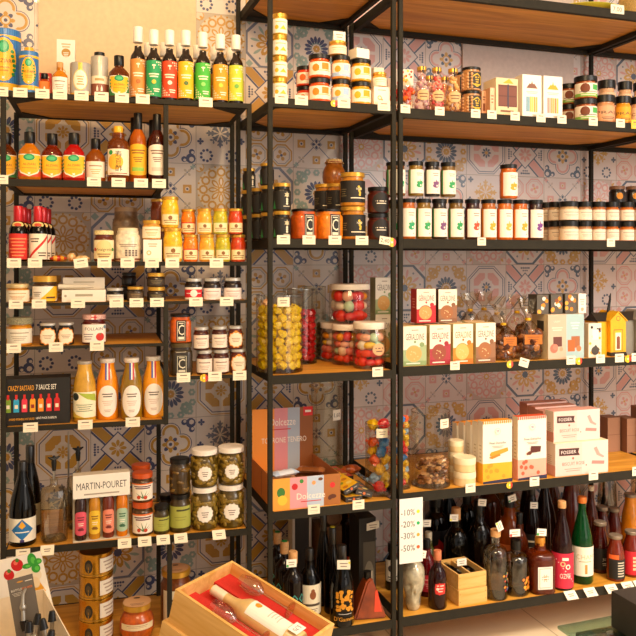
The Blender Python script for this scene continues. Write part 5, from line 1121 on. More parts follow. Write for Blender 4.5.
pile(q[0], q[1], q[2], q[3], q[5]*1.1, .014, cm2, ['%s wrapped sweet in the narrow cylinder behind the double post' % n_ for n_, c_ in CC], 'multicoloured sweets in the narrow cylinder', seed=12)
for px, n in ((314, 'below the striped chocolate display'), (358.5, 'below the slim black boxed bars')): price('M4', px, n, w=12.5, h=9.5)
# ------------------------------------------------------------ bottom middle shelf
DKG = '#120c08'
GRN = mat('green_dot_cap', '#2aa04a', .5); YEL = mat('yellow_dot_cap', '#d8cc2a', .5)
def dot(m): return lambda t, r, H: part('round_dot', lathe('round_dot', [(0, H+.0004), (r*.3, H+.0004), (r*.3, H+.0016), (0, H+.0016)], m, 12), t)
def a_dia(a):
    for i in range(3):
        for j in range(3): cx, cy = .2+i*.3, .2+j*.3; a.p([(cx, cy-.14), (cx+.13, cy), (cx, cy+.14), (cx-.13, cy)], '#3f9a8a'); a.p([(cx, cy-.1), (cx+.09, cy), (cx, cy+.1), (cx-.09, cy)], '#1c120c')
for i, (px, o, hh) in enumerate(((293, .06, 82), (284.5, .16, 79), (277.5, .27, 75))):
    bottle('M5', px, 21-i, hh, 'dark spirit bottle with tall cork and teal diamond lattice, %s in its file' % ('front', 'middle', 'last')[i], '#241510', CORK, (.08, .5, 150, a_dia), 'spirit', off=o, capz=(.84, 1), capr=.44, extra=dot(GRN) if i else None, group='diamond lattice bottles')
def a_monk(a): a.r(0, 0, 1, 1, '#e8dcc0'); a.e(.55, .66, .1, '#8a4a22', ry=.14); a.e(.55, .8, .06, '#8a4a22'); a.ln(.5, .34, .6, .08, 1, .1, '#4a3a2c'); a.ln(.5, .2, .4, .03, 2, .06, '#8a7a68')
bottle('M5', 309.5, 23.5, 78, 'round-shouldered black gin bottle with broad cream label', DKG, BLKF, (.12, .54, 165, a_monk), 'flask', off=.09, capz=(.78, 1), capr=.36, k=.45)
bottle('M5', 323.5, 16.5, 96, 'tall slender black wine bottle with yellow dot, left of its pair', DKG, BLKF, None, 'champ', off=.2, capz=(.74, .99), capr=.4, extra=dot(YEL))
bottle('M5', 332.5, 17.5, 89, 'tall slender black wine bottle with yellow dot, right of its pair', DKG, BLKF, (.1, .4, 120, lambda a: [a.e(.3+.2*(i % 3), .15+.13*i, .05, '#c86a1a') for i in range(6)]), 'champ', off=.13, capz=(.74, .99), capr=.4, extra=dot(YEL))
def a_gold(a):
    rnd = random.Random(5)
    for i in range(34): a.e(.3+.5*rnd.random(), .38+.55*rnd.random(), .055, '#d8901c', n=6)
    a.r(.38, .7, .46, .95, '#d8901c'); a.r(.6, .66, .68, .9, '#d8901c'); a.ln(.55, .3, .4, .025, 1, .1, '#a8a098'); a.t("D'Gammo", .55, .16, .11, '#e0981c', .7)
bottle('M5', 342, 25, 85, 'black bottle with gold drawing and gold lettering at the front', '#0d0a08', BLKF, (.04, .5, 150, a_gold), 'champ', off=.035, capz=(.74, 1), capr=.38, k=.6)
x, y, l = at('M', 343.5, .0); a = Art(.045, .032); a.r(0, 0, 1, 1, '#f3ead6'); a.ln(.5, .62, .6, .1, 2, .3, '#8a7a6a'); a.e(.93, .7, .09, '#e8e02a')
v, f, c = a.flat(); solo('price_tag', mesh('price_tag', v, f, PAPER, cols=c, smooth=False), 'white price tag leaning on the neck of the gold-drawn black bottle', 'price tag', (x, y-.002, EYE+SH['M5']+.2), -.3)
def a_rum(a): a.r(.52, .2, .82, 1, '#5a3a1c'); a.e(.67, .74, .1, '#efa820'); a.p([(.3, .05), (.4, .05), (1, .45), (.95, .5)], '#e8a01c'); a.p([(.3, .0), (.5, .0), (.3, .12)], '#d8301c')
bottle('M5', 350, 21, 102, 'tall dark rum bottle with cream cork and blue neck band at the back', '#2c0d06', mat('cream_cork', '#e0cdb0', .6), (.25, .62, 130, a_rum), 'spirit', off=.36, capz=(.9, 1), capr=.42, extra=lambda t, r, H: part('neck_band', lathe('neck_band', [(r*.37, H*.82), (r*.38, H*.9)], mat('blue_band', '#2a4a7a', .5), 16), t))
# pyramid bottle
x, y, l = at('M', 366, .068); mp = l/F; t = thing('triangular_bottle', 'amber three-sided bottle with red label standing at the right front', 'bottle', (x, y, EYE+SH['M5']+.001), .0)
V = [(-.058, -.035, 0), (.058, -.055, 0), (.058, .055, 0), (-.058, .045, 0), (-.004, -.022, .125), (.016, -.022, .135), (.016, .028, .135), (-.004, .028, .125)]
me = mesh('filled_glass', V, [(3, 2, 1, 0), (4, 5, 6, 7), (0, 1, 5, 4), (1, 2, 6, 5), (2, 3, 7, 6), (3, 0, 4, 7)], contents('#94461a', .4, 20), smooth=False)
bm = bmesh.new(); bm.from_mesh(me); bmesh.ops.bevel(bm, geom=list(bm.edges), offset=.006, segments=2, affect='EDGES'); bm.to_mesh(me); bm.free(); me.polygons.foreach_set('use_smooth', [True]*len(me.polygons)); me.set_sharp_from_angle(angle=.5)
part('filled_glass', me, t)
part('cap', lathe('cap', [(0, .128), (.013, .128), (.014, .13), (.014, .152), (0, .153)], BLACK, 14), t, (.006, .002, 0))
a = Art(.05, .075); a.p([(0, .1), (.9, 0), (1, .5), (.55, 1), (.1, .85)], '#c8281c', True); a.p([(.15, .3), (.7, .2), (.8, .5), (.4, .75)], '#ef9a7a', True); a.ln(.45, .35, .4, .04, 3, .1, '#f4e8d8')
n = ((Vector(V[2])-Vector(V[1])).cross(Vector(V[5])-Vector(V[1]))).normalized(); ux = (Vector(V[2])-Vector(V[1])).normalized(); up = n.cross(ux); c0 = (Vector(V[1])+Vector(V[2])+Vector(V[5])+Vector(V[6]))/4-up*.045+n*.0012
M = Matrix((( ux.x, -n.x, up.x, c0.x), (ux.y, -n.y, up.y, c0.y), (ux.z, -n.z, up.z, c0.z), (0, 0, 0, 1))); v, f, c = a.flat(M); part('label', mesh('label', v, f, GLOSS, cols=c, smooth=False), t)
nf = ((Vector(V[1])-Vector(V[0])).cross(Vector(V[4])-Vector(V[0]))).normalized(); ux = (Vector(V[1])-Vector(V[0])).normalized(); up = nf.cross(ux); c0 = (Vector(V[1])*.75+Vector(V[5])*.25)-ux*.02-up*.01+nf*.0012
a = Art(.028, .075); a.p([(0, 0), (1, 0), (.5, 1), (.2, .9)], '#d8401c', True); M = Matrix(((ux.x, -nf.x, up.x, c0.x), (ux.y, -nf.y, up.y, c0.y), (ux.z, -nf.z, up.z, c0.z), (0, 0, 0, 1))); v, f, c = a.flat(M); part('side_label', mesh('side_label', v, f, GLOSS, cols=c, smooth=False), t)
carton('M5', 367.5, 18, 86, .1, 'tall black carton with grey window standing behind the triangular bottle', '#171310', '#120f0c', lambda a: (a.r(.25, .08, .95, .72, '#4a443c'), a.e(.6, .3, .3, '#7a7468', ry=.2), a.r(.5, .02, .8, .38, '#cfc2ae')), off=.145)
x, y, l = at('M', 373, .14); a = Art(.05, .035); a.p([(0, 0), (1, .2), (1, 1), (0, .75)], '#e4dccb'); a.ln(.5, .55, .6, .1, 2, .25, '#9a8a7a'); v, f, c = a.flat()
solo('price_tag', mesh('price_tag', v, f, PAPER, cols=c, smooth=False), 'slanted pale tag on the tall black carton', 'price tag', (x, y, EYE+SH['M5']+.27))
bottle('R5', 391.5, 13, 50, 'short dark jar-like bottle with pale label beside the right post', '#1c120c', BLKF, (.2, .66, 150, lambda a: (a.r(0, 0, 1, 1, '#d9cdb8'), a.e(.4, .6, .2, '#3a3230'), a.ln(.5, .2, .6, .06, 2, .12, '#5a5048'))), 'flask', off=.24, capz=(.8, 1), capr=.6)
hq = carton('M5', 302, 20, 104, .06, 'dark carton with white upright edges behind the gin bottle', '#2c2218', '#cfc4b0', lambda a: (a.r(0, 0, .13, 1, '#d8cdbb'), a.r(.87, 0, 1, 1, '#d8cdbb')), off=.38)
x, y, zb, r, mp = place('M5', 322, 17, .46); t = solo('barrel', lathe('barrel', [(0, 0), (r*.9, 0), (r*1.05, .03), (r*1.1, .06), (r*1.05, .09), (r*.9, .12), (r*.82, .12), (r*.82, .112), (0, .112)], wood('aged_oak', '#6a4526', '#8a6238', (3, 3, 20)), 28), 'small round oak barrel end glimpsed at the back above the black bottles', 'barrel', (x, y-.0, EYE+SH['M5']+.30)); t.rotation_euler = (math.pi/2, 0, 0)
solo('wooden_crate', boxes('wooden_crate', [(-.045, .045, -.055, -.047, 0, .225), (-.045, .045, .047, .055, 0, .225), (-.045, -.037, -.047, .047, 0, .225), (.037, .045, -.047, .047, 0, .225), (-.045, .045, -.055, .055, .225, .233)], wood('aged_oak', '#6a4526', '#8a6238')), 'dark wooden crate in shadow carrying the small barrel', 'crate', (x-.01, y-.08, EYE+SH['M5']+.0006))
t.location.y = y-.03-.0; t.location.z = EYE+SH['M5']+.234+r*1.1
# ============================================================ right unit, from the top
# basket and plate edge on the top shelf
x, y, l = at('R', 578, .2); t = thing('oval_dish', 'yellow-green rimmed dish whose edge shows at the very top of the picture', 'dish', (x, y, EYE+SH['R0']+.001), 0)
part('dish_body', lathe('dish_body', [(0, 0), (.10, 0), (.17, .02), (.185, .028), (.19, .024), (.17, .012), (.1, -.0)], mat('yellow_green_glaze', '#c9c43c', .3, 0, .4), 40), t)
x, y, l = at('R', 630, .13); t = thing('woven_basket', 'woven straw basket at the upper right edge', 'basket', (x+.09, y, EYE+SH['R0']+.001), 0)
V = []; Fc = []; n = 44
for j in range(11):
    for i in range(n): a = 2*math.pi*i/n; q = .085+.028*j/10+(.0025 if (i+j) % 2 else -.001); V.append((q*math.cos(a), q*math.sin(a), j*.011))
for j in range(10):
    for i in range(n): a = j*n+i; b = j*n+(i+1) % n; Fc.append((a, b, b+n, a+n))
Fc.append(tuple(range(n-1, -1, -1))); part('weave', mesh('weave', V, Fc, mat('straw', '#d8b878', .8, bump=.4, bscale=200, vary=.25), ang=20), t)
price('R0', 617.5, '=white price tag with handwritten figures on the topmost shelf edge at the right', w=16, h=9, dz=.004, txt='7,00')
# ---- first right shelf
def cello(shelf_, px, w, h, d, label, fill, group=None, off=.03, lab=None, tie=None, z=0, seed=1, tint='#f6f0e4', chunks=26, csz=.013, neck=.62, top=None, cat='bag', name='cellophane_bag', z_=0):
    """a clear tied bag with pieces inside"""
    x, y, zb, r, mp = place(shelf_, px, w, off+d/2, z); H = h*mp; x, y, q_ = clear_spot(x, y, (r+d/2)/2, zb, zb+H); r *= min(1, q_/((r+d/2)/2)); t = thing(name, label, cat, (x, y, zb), facing(shelf_[0], x, y, .4), group); rnd = random.Random(seed)
    V = []; Fc = []; n = 18; prof = [(.0, 0), (.9, .0), (1, .06), (1.0, .3), (.95, .48), (.55, neck-.06), (.16, neck), (.3, neck+.08), (.65, .86), (.8, 1)] if tie else [(0, 0), (.92, 0), (1, .05), (1, .5), (.96, .7), (.92, .85), (.9, 1)]
    for q, zz in prof:
        for i in range(n):
            a = 2*math.pi*i/n; k = q*(1+(.1*rnd.uniform(-1, 1) if zz > neck-.1 and tie else .03*rnd.uniform(-1, 1))); cz = zz*H+(rnd.uniform(-.03, .03)*H if zz > .9 else 0)
            fl = 1 if zz < neck or tie else 1-.85*(zz-neck)/(1-neck)
            V.append((r*k*math.cos(a), d/2*k*math.sin(a)*fl, cz))
    for j in range(len(prof)-1):
        for i in range(n): a = j*n+i; b = j*n+(i+1) % n; Fc.append((a, b, b+n, a+n))
    part('cellophane', mesh('cellophane', V, Fc, glass(tint, .09, .08), ang=20), t)
    P = []; top_ = (neck-.12 if tie else neck)
    cols_ = {}
    for k in range(chunks):
        a = rnd.uniform(-math.pi, 0); q = rnd.uniform(.45, .84); v, f = crumple(csz, csz*.8, csz*.7, seed*50+k, 7, 5, False, .2); M = Matrix.Translation((r*q*math.cos(a), d/2*q*math.sin(a), csz+rnd.random()*(top_*H-2*csz))) @ Matrix.Rotation(rnd.uniform(0, 6), 4, (rnd.random(), rnd.random(), rnd.random()))
        cols_.setdefault(rnd.choice(fill), []).append(([M @ Vector(p) for p in v], f))
    for c, L in cols_.items():
        o = part('contents', mesh('contents', *merge(L), contents(c, .35, 120, .5), ang=50), t); o['kind'] = 'stuff'
    if tie: part('tie', lathe('tie', [(r*.22, H*(neck-.02)), (r*.24, H*neck), (r*.22, H*(neck+.025))], mat('gold_tie', '#e8b01c', .35, .3), 14), t)
    if lab: a = Art(r*lab[2], H*(lab[1]-lab[0])); lab[3](a); v, f, c = a.flat(Matrix.Translation((r*lab[4] if len(lab) > 4 else 0, -d/2-.002, lab[0]*H))); part('label', mesh('label', v, f, PAPER, cols=c, smooth=False), t)
    if top: a = Art(r*1.75, H*.4); top(a); v, f, c = a.flat(Matrix.Translation((0, -d/2*.62, .6*H))); part('printed_header', mesh('printed_header', v, f, PAPER, cols=c, smooth=False), t)
def a_hd(a):
    a.r(0, 0, 1, 1, '#f2dccb'); rnd = random.Random(2)
    for i in range(16): a.e(.08+.84*rnd.random(), .1+.8*rnd.random(), .07, ('#e0402a', '#efa02a', '#e8705a', '#f4c83a')[i % 4], n=7)
cello('R1', 403.5, 20.5, 40, .05, 'clear bag of red and orange sweets with printed header beside the post', ['#e0321c', '#ee7a2a', '#e85a3a'], top=a_hd, neck=.6, off=.02, seed=3)
cello('R1', 391.5, 11, 36, .05, 'narrow bag of pink sweets squeezed behind the tall post', ['#ee8a6a', '#e8503a'], top=a_hd, neck=.6, off=.12, seed=4, chunks=10)
def sweetbottle(px, w, h, off, label, cols_, seed):
    x, y, zb, r, mp = place('R1', px, w, off); H = h*mp; x, y, r = clear_spot(x, y, r, zb, zb+H); t = thing('sweet_bottle', label, 'bottle', (x, y, zb), facing('R', x, y, .4), 'gold-capped bottles of pastel sweets')
    pr = [(0, .001), (r*.93, .001), (r, .004), (r, H*.42), (r*.9, H*.52), (r*.58, H*.68), (r*.52, H*.9), (r*.52, H*.92)]
    part('glass', lathe('glass', pr, glass('#fff2e8', .08), 18), t)
    part('cap', lathe('cap', [(0, H*.91), (r*.62, H*.91), (r*.62, H-.001), (r*.55, H), (0, H)], GOLD, 16), t)
    part('seal_strip', boxes('seal_strip', [(-r*.1, r*.1, -r*.66, -r*.6, H*.84, H*1.0)], mat('black_seal', '#2a2220', .5)), t)
    a = Art(r*1.75, H*.26); a.e(.5, .5, .5, '#dfb07c', ry=.5); a.r(.04, .18, .96, .82, '#dfb07c'); a.ln(.5, .6, .7, .1, 2, .25, '#7a5a3a'); V, Fc, C = a.wrap(r+.0004, H*.2); part('label', mesh('label', V, Fc, PAPER, cols=C, smooth=False), t)
    rnd = random.Random(seed); G = {}
    for k in range(56):
        zz = rnd.uniform(.05, .8)*H; R = interp(pr)(zz)-r*.24; a = rnd.uniform(-3.0, .1); v, f = crumple(r*.24, r*.24, r*.24, seed*70+k, 7, 5, False, .05)
        G.setdefault(rnd.choice(cols_), []).append(([Vector(p)+Vector((R*math.cos(a), R*math.sin(a), zz)) for p in v], f))
    for c, L in G.items(): o = part('contents', mesh('contents', *merge(L), mat('sweet_'+c.strip('#'), c, .5), ang=70), t); o['kind'] = 'stuff'
sweetbottle(421.8, 15.5, 43.5, .03, 'bottle of mauve and white sweets with gold cap', ['#cfa6b8', '#e8d8d4', '#b890a8'], 1)
sweetbottle(436.8, 15.5, 43.5, .03, 'bottle of pink and red sweets with gold cap', ['#e87a7a', '#f0b8a8', '#d84a4a'], 2)
sweetbottle(453, 16, 43.5, .03, 'bottle of pale yellow sweets with gold cap', ['#e8c47a', '#f0d8a0', '#d8a860'], 3)
sweetbottle(429.5, 14, 41, .14, 'gold-capped sweet bottle showing between the mauve and pink ones', ['#e8b0a0', '#f0d0c0'], 4)
sweetbottle(444.8, 14, 41, .14, 'gold-capped sweet bottle showing between the pink and yellow ones', ['#e8a070', '#f0c890'], 5)
def a_hexg(a): a.r(.2, 0, 1, 1, '#3a342c'); a.raw(regp(a.w*.62, a.h*.5, a.h*.42, 6, .52), '#e0b42a'); a.raw(regp(a.w*.62, a.h*.5, a.h*.34, 6, .52), '#3a342c'); a.ln(.62, .66, .24, .07, 4, .14, '#e0b42a')
def bisc(t, r, H):
    P = [([Vector(p)+Vector(((r*.98)*math.cos(a), (r*.98)*math.sin(a), z*H)) for p in v], f) for a in (-2.9, -2.3, -1.9) for z in (.12, .26, .4, .54, .68) for v, f in [crumple(r*.16, r*.16, r*.16, int(a*10)+int(z*100), 7, 5, False, .08)]]
    o = part('biscuits', mesh('biscuits', *merge(P), contents('#d8a678', .2), ang=60), t); o['kind'] = 'stuff'
for i, (px, o) in enumerate(((471, None), (462, .15))):
    nm = ('front', 'back')[i]; hq = jar('R1', px, 20-i*2, 22.5, 'jar of round biscuits with black lid and gold hexagon label, %s lower' % nm, '#cf9a68', BLACK, (.08, .86, 120, a_hexg), lh=.12, off=o, k=.2, extra=bisc if i == 0 else None, group='biscuit jars')
    jar('R1', px, 20-i*2, 23.5, 'jar of round biscuits with black lid and gold hexagon label, %s upper' % nm, '#cf9a68', BLACK, (.08, .86, 120, a_hexg), lh=.12, off=o, z=hq, k=.2, extra=bisc if i == 0 else None, group='biscuit jars')
carton('R1', 484.0, 5, 25, .05, 'small tan carton with brown print left of the window chocolate box', '#dfae86', '#cf9a72', lambda a: (a.r(.2, .2, .8, .5, '#8a5234'), a.ln(.5, .75, .6, .05, 2, .1, '#8a5a40')), off=.05)
carton('R1', 492.3, 5, 27, .06, 'second small tan carton touching the window chocolate box', '#e8c09a', '#cf9a72', lambda a: a.ln(.5, .7, .6, .05, 3, .12, '#9a6a48'), off=.02)
def a_win(a): a.r(0, 0, 1, 1, '#ecd0a4'); a.r(.1, .24, .96, .82, '#6a3a2c'); [a.r(.12+i*.42, .27+j*.27, .5+i*.42, .5+j*.27, '#7c4636') for i in range(2) for j in range(2)]; a.r(.52, .2, .58, .84, '#3a3a4a'); a.ln(.5, .12, .6, .05, 1, .1, '#8a5a3a'); a.p([(.3, .86), (.8, .86), (.6, .99)], '#e8b02a')
carton('R1', 507, 25, 37.5, .09, 'cream carton with window onto dark chocolate squares', '#ecd0a4', '#e8cfae', a_win, left=lambda a: (a.r(0, 0, 1, 1, '#efdcb8'), a.ln(.5, .6, .5, .03, 5, .08, '#c89a6a')), off=.02)
def a_can(c):
    def f(a):
        a.r(0, 0, 1, 1, '#f7f1e6'); a.e(.5, .74, .2, c, ry=.05); a.p([(.2, .68), (.8, .68), (.62, .8), (.56, .76), (.5, .86), (.44, .76), (.38, .8)], c, True); a.ln(.5, .6, .6, .012, 2, .035, '#c8a890')
        a.r(.2, .12, .8, .48, '#e8dcc8'); [a.r(.2+i*.1, .12, .27+i*.1, .48, ('#2f8ab0', '#3a9ab8', '#e8c02a', '#efd04a', '#e8a02a', '#d8b04a')[i] if c != '#e8a82a' else ('#e07a7a', '#e8a090', '#ef9a2a', '#efb04a', '#d8803a', '#e8c04a')[i]) for i in range(6)]
        a.ln(.7, .05, .4, .015, 2, .03, '#b8a890')
    return f
carton('R1', 532, 22, 42, .05, 'white box with window onto blue and yellow candles', '#f7f1e6', '#e8dcc8', a_can('#8a5a44'), off=.012)
carton('R1', 553, 22, 42, .05, 'white box with window onto red and orange candles', '#f7f1e6', '#e8dcc8', a_can('#e8a82a'), off=.012)
jar('R1', 546, 15, 49, 'tall jar with black lid rising behind the two candle boxes', '#c8a888', BLACK, None, off=.22, lh=.1)
gl = L_green()
for i, (px, w_, o) in enumerate(((585.5, 22.5, None), (569.5, 19.5, .14))):
    nm = ('front', 'back')[i]; hq = jar('R1', px, w_, 22.5-i*2, 'wide black-lidded jar with green band label, %s lower' % nm, '#c06a2a', BLACK, (.08, .82, 165, gl), lh=.24, lr=1.02, off=o, k=.5, group='green band spread jars')
    jar('R1', px, w_, 22.5-i*2, 'wide black-lidded jar with green band label, %s upper' % nm, '#c06a2a', BLACK, (.08, .82, 165, gl), lh=.24, lr=1.02, off=o, z=hq, k=.5, group='green band spread jars')
def a_pr(txt, ink='#5a3a2a', bg='#e8b488'): return lambda a: (a.r(0, 0, 1, 1, bg), a.t(txt, .5, .55, .2, ink, .92, True), a.ln(.5, .22, .5, .04, 2, .1, ink))
for px, w_, c, tx, tu, nm in ((604.6, 19.4, '#dfa070', 'PRALI', 'CARAM', 'tan'), (622.8, 15.6, '#e8a01c', 'PRALI', 'RAME', 'golden'), (637.5, 14, '#e8b488', 'CARA', 'PRALI', 'pale')):
    jar('R1', px, w_, 27.5, '%s spread jar with black lid in the front row at the right end' % nm, c, BLACK, (.08, .76, 165, a_pr(tx, bg={'tan': '#e2a67a', 'golden': '#efaa24', 'pale': '#e8c4a0'}[nm])), lh=.26, lr=1.02, k=.35)
    jar('R1', px+2, w_*.88, 49, '%s spread jar with black lid in the taller back row at the right end' % nm, '#e2b48a', BLACK, (.62, .86, 165, a_pr(tu, bg='#ecc49c')), lh=.17, lr=1.02, k=.35, off=.17)
for px, n in ((405.5, 'below the bag of red and orange sweets'), (439.8, 'below the bottle of pink sweets'), (475.7, 'below the biscuit jars'), (492, 'below the small tan cartons'), (515.2, 'below the window chocolate box'), (541, 'below the blue and yellow candle box'), (562, 'below the red and orange candle box'), (593.3, 'below the green band spread jars'), (620.5, 'below the golden spread jar')): price('R1', px, n, w=10.5, h=8.5)
price('R1', 635, '=bright yellow tag on the shelf edge at the right border of the picture', w=9, h=9, c='#efc83a')
# ---- second right shelf: tall sauces and small jars
TL = [(407.8, '#2fa06a', '#c8823a', '#b8681c', 'a green logo, first of the lower row'), (423.6, '#2f9e5a', '#3f8a4a', '#8a6a1c', 'a large green logo, second of the lower row'), (439.3, '#7a4a7a', '#3f8a4a', '#2a1a14', 'a purple grape logo in the lower row'), (455.7, '#2f9e5a', '#2f8a4a', '#7a5a1a', 'a green logo right of the grape one'),
      (472.4, '#e04a2a', '#5a1c1c', '#3a0c0c', 'a red logo in the lower row'), (488.4, '#f0a42a', '#d87a1c', '#b0681a', 'an orange logo right of the red one'), (504.4, '#efb04a', '#e0582a', '#c8701a', 'a pale orange logo and red edge'), (520, '#f0a42a', '#e88a1c', '#c86a10', 'an orange logo and orange edge'), (535.2, '#7a3a8a', '#5a2a4a', '#3a1a1a', 'a purple logo, last of the lower row')]
for px, lg, sd, c, nm in TL:
    hq = jar('R2', px, 16, 40, 'tall black-lidded sauce jar whose label has %s' % nm, c, BLACK, (.06, .82, 140, L_tall(lg, sd)), lh=.1, lr=.95, k=.15, rot=-.1, group='tall sauce jars')
for px, lg, sd, c, nm in ((397.6, '#2fa06a', '#2f8a5a', '#8a5a1c', 'leftmost, partly behind the post'), (415.8, '#2f9e5a', '#3f8a4a', '#8a6a1c', 'large green logo'), (432, '#7a4a7a', '#8a8a7a', '#2a1a14', 'purple grape logo'), (448, '#2f9e5a', '#2f8a4a', '#7a5a1a', 'green logo, rightmost of the four'), (508.5, '#f0a42a', '#d8641c', '#c86a14', 'orange logo, standing alone')):
    jar('R2', px, 15.8 if px < 500 else 18, 34.5 if px < 500 else 34, 'tall sauce jar on top of the row: %s' % nm, c, BLACK, (.08, .84, 140, L_tall(lg, sd)), lh=.12, lr=.95, k=.15, rot=-.1, z=hq, off=.032, group='tall sauce jars, upper row')
jar('R2', 393, 15, 39, 'green-sided sauce jar half hidden behind the tall double post', '#6a5a1c', BLACK, (.06, .84, 140, L_tall('#2f9e5a', '#2f9e5a')), lh=.1, k=.15, off=.09)
jar('R2', 393, 15, 35, 'green-sided sauce jar behind the double post, upper', '#6a5a1c', BLACK, (.06, .84, 140, L_tall('#2f9e5a', '#2f9e5a')), lh=.1, k=.15, off=.09, z=hq)
SM = [(568.6, 19.2, None, '#d8b48a'), (584.4, 14.6, None, '#b8845a'), (598.2, 14, None, '#b0682a'), (611.8, 14, None, '#c8701c'), (626.5, 14.6, None, '#d0761c'), (641, 14.6, None, '#c8701c'), (555.5, 15, .11, '#c8a07a'), (546.5, 14, .20, '#b89070')]
for i, (px, w_, o, c) in enumerate(SM):
    ps = ('widest, left end of the front rows', 'second from the left', 'third from the left', 'fourth from the left', 'fifth from the left', 'at the picture edge', 'set back behind the widest', 'farthest back')[i]
    hq = jar('R2', px, w_, 19.6, 'low cream-labelled jar, lower: %s' % ps, c, BLACK, (.04, .74, 172, L_plain('#efdfc8', '#b09a88', n=2)), lh=.28, lr=1.0, off=o, k=.3, group='low cream-labelled jars')
    jar('R2', px, w_, 19, 'low cream-labelled jar, upper: %s' % ps, c, BLACK, (.04, .74, 172, L_plain('#efdfc8', '#b09a88', n=2)), lh=.28, lr=1.0, off=o, z=hq, k=.3, group='low cream-labelled jars')
for i, px in enumerate((617, 633)):
    a_, b_, h0 = .2, .26, 2*19.5*.0036
    hq = jar('R2', px, 16-i, 38, 'dark jar in the back row, lower, %s of two' % ('left', 'right')[i], '#1c1410', mat('wood_tone_lid', '#7a5238', .5), None, off=.2, lh=.1)
    jar('R2', px, 16-i, 17.5, 'dark jar with orange mark and brown lid topping the back row, %s of two' % ('left', 'right')[i], '#1c1410', mat('wood_tone_lid', '#7a5238', .5), (.2, .8, 60, lambda a: a.e(.5, .5, .4, '#d88a1c')), off=.2, z=hq, lh=.2)
for px, n in ((481.7, 'below the red logo sauce jar'), (611, 'below the low cream-labelled jars')): price('R2', px, n, w=9.5, h=8, dz=-.004)
# ---- third right shelf: biscuits
B4 = [(415, 26, GR, 'pale green', '#8aa06a'), (440.2, 23.6, CR, 'crimson', '#c8242c'), (463.2, 22.8, OR, 'orange', '#e8701a'), (485.8, 22.8, BR, 'brown', '#8a5a3a')]
for px, w_, s_, nm, ac in B4:
    hq = carton('R3', px, w_-.6, 39.5, .045, 'cream biscuit carton with %s base and round window, front lower row' % nm, '#efe6d2', '#d8c8a0', a_ger(*s_), left=lambda a: (a.r(0, 0, 1, 1, '#c9b47c'), a.r(.1, .2, .9, .8, '#b89a60')), top='#e8c88c', off=.012, group='cream biscuit cartons')
for j in (1, 2, 3):
    for k, px in enumerate((413.5, 438.5, 461.5, 484)):
        carton('R3', px-j*3.0, 21.6, 37.5-j*.6, .045, 'biscuit carton hidden %s behind the %s one' % (('', 'first', 'second', 'third')[j], B4[k][3]), '#efe6d2', '#c9b47c', a_ger(*B4[k][2]), top='#e8b878', off=.012+j*.055, group='cream biscuit cartons')
carton('R3', 426.3, 21, 34, .05, 'red biscuit carton with cream front standing on the lower cartons', '#efe6d2', '#8a1c18', a_ger(*RD), left=lambda a: (a.r(0, 0, 1, 1, '#a81e1c'), a.ln(.5, .7, .5, .03, 4, .08, '#d88a7a')), off=.07, z=hq, group='cream biscuit cartons')
carton('R3', 447.8, 20.6, 33, .05, 'brown biscuit carton with cream front standing on the lower cartons', '#efe6d2', '#5a3420', a_ger(*BR), off=.07, z=hq, group='cream biscuit cartons')
CK = ['#7a4420', '#5a2e16', '#9a6030', '#b87a3c']
def a_org(a): a.r(0, 0, 1, 1, '#c8701e'); a.ln(.5, .75, .7, .08, 3, .22, '#8a4a14')
cello('R3', 528, 26.5, 60, .08, 'tied clear bag of chocolate biscuits with orange label beside the beige carton', CK, tie=1, neck=.66, lab=(.26, .42, 1.35, a_org, .12), seed=11, chunks=34, csz=.019, off=.015)
cello('R3', 503.5, 24, 54, .08, 'tied clear bag of chocolate clusters with orange label next to the biscuit cartons', CK, tie=1, neck=.66, lab=(.28, .44, 1.1, a_org, .25), seed=12, chunks=34, csz=.018, off=.02)
for i, (px, o, h_) in enumerate(((517, .13, 60), (497, .14, 57), (484, .23, 60), (470, .25, 60))):
    cello('R3', px, 24, h_, .08, 'tied clear bag in the back row, %s from the right' % ('first', 'second', 'third', 'fourth')[i], CK, tie=1, neck=.7, seed=20+i, chunks=20, csz=.018, off=o+.03)
def a_bb(a):
    a.r(0, 0, .5, 1, '#c8b49c'); a.r(.5, 0, 1, 1, '#a9c2c2'); a.t('CRISPY', .25, .84, .04, '#e8dcc8', .2); a.ln(.25, .7, .3, .02, 2, .05, '#e8dcc8'); a.ln(.75, .8, .25, .02, 3, .06, '#dfe8e4')
    a.r(.14, .28, .38, .5, '#6a3830'); a.e(.16, .24, .11, '#c8705a'); a.e(.2, .27, .07, '#d8806a'); a.e(.36, .22, .05, '#e09a7a'); a.r(.64, .24, .88, .5, '#a8643c'); a.r(.54, .16, .74, .42, '#c8642c'); a.e(.85, .22, .07, '#d87a4a')
hq2 = carton('R3', 566.2, 42.2, 44.5, .11, 'tall two-tone beige and pale blue biscuit carton', '#c8b49c', '#d8c4a0', a_bb, left=lambda a: (a.r(0, 0, 1, 1, '#e0cba4'), a.r(.35, .62, .75, .85, '#3a342c')), off=.012)
def a_flo(a):
    a.r(0, 0, 1, 1, '#5a5248'); rnd = random.Random(int(a.w*1e5))
    for i in range(9): a.e(rnd.random()*.8+.1, rnd.random()*.8+.1, .16, ('#e88a1c', '#f0a83a', '#8a4a24', '#e8e0d0')[i % 4], n=8)
for i, px in enumerate((542.8, 556.8, 570.8)):
    carton('R3', px, 13.4, 19.5, .06, 'small orange floral carton on the two-tone carton, %s of three' % ('left', 'middle', 'right')[i], '#6a5a48', '#4a4238', a_flo, off=.03+.0, z=hq2, group='orange floral cartons')
carton('R3', 582.3, 9.2, 19.5, .06, 'slim white carton beside the orange floral cartons', '#eadfd6', '#d8cabb', lambda a: (a.ln(.5, .7, .6, .05, 3, .12, '#b8a89a'), a.e(.5, .2, .2, '#e8a080')), off=.03, z=hq2)
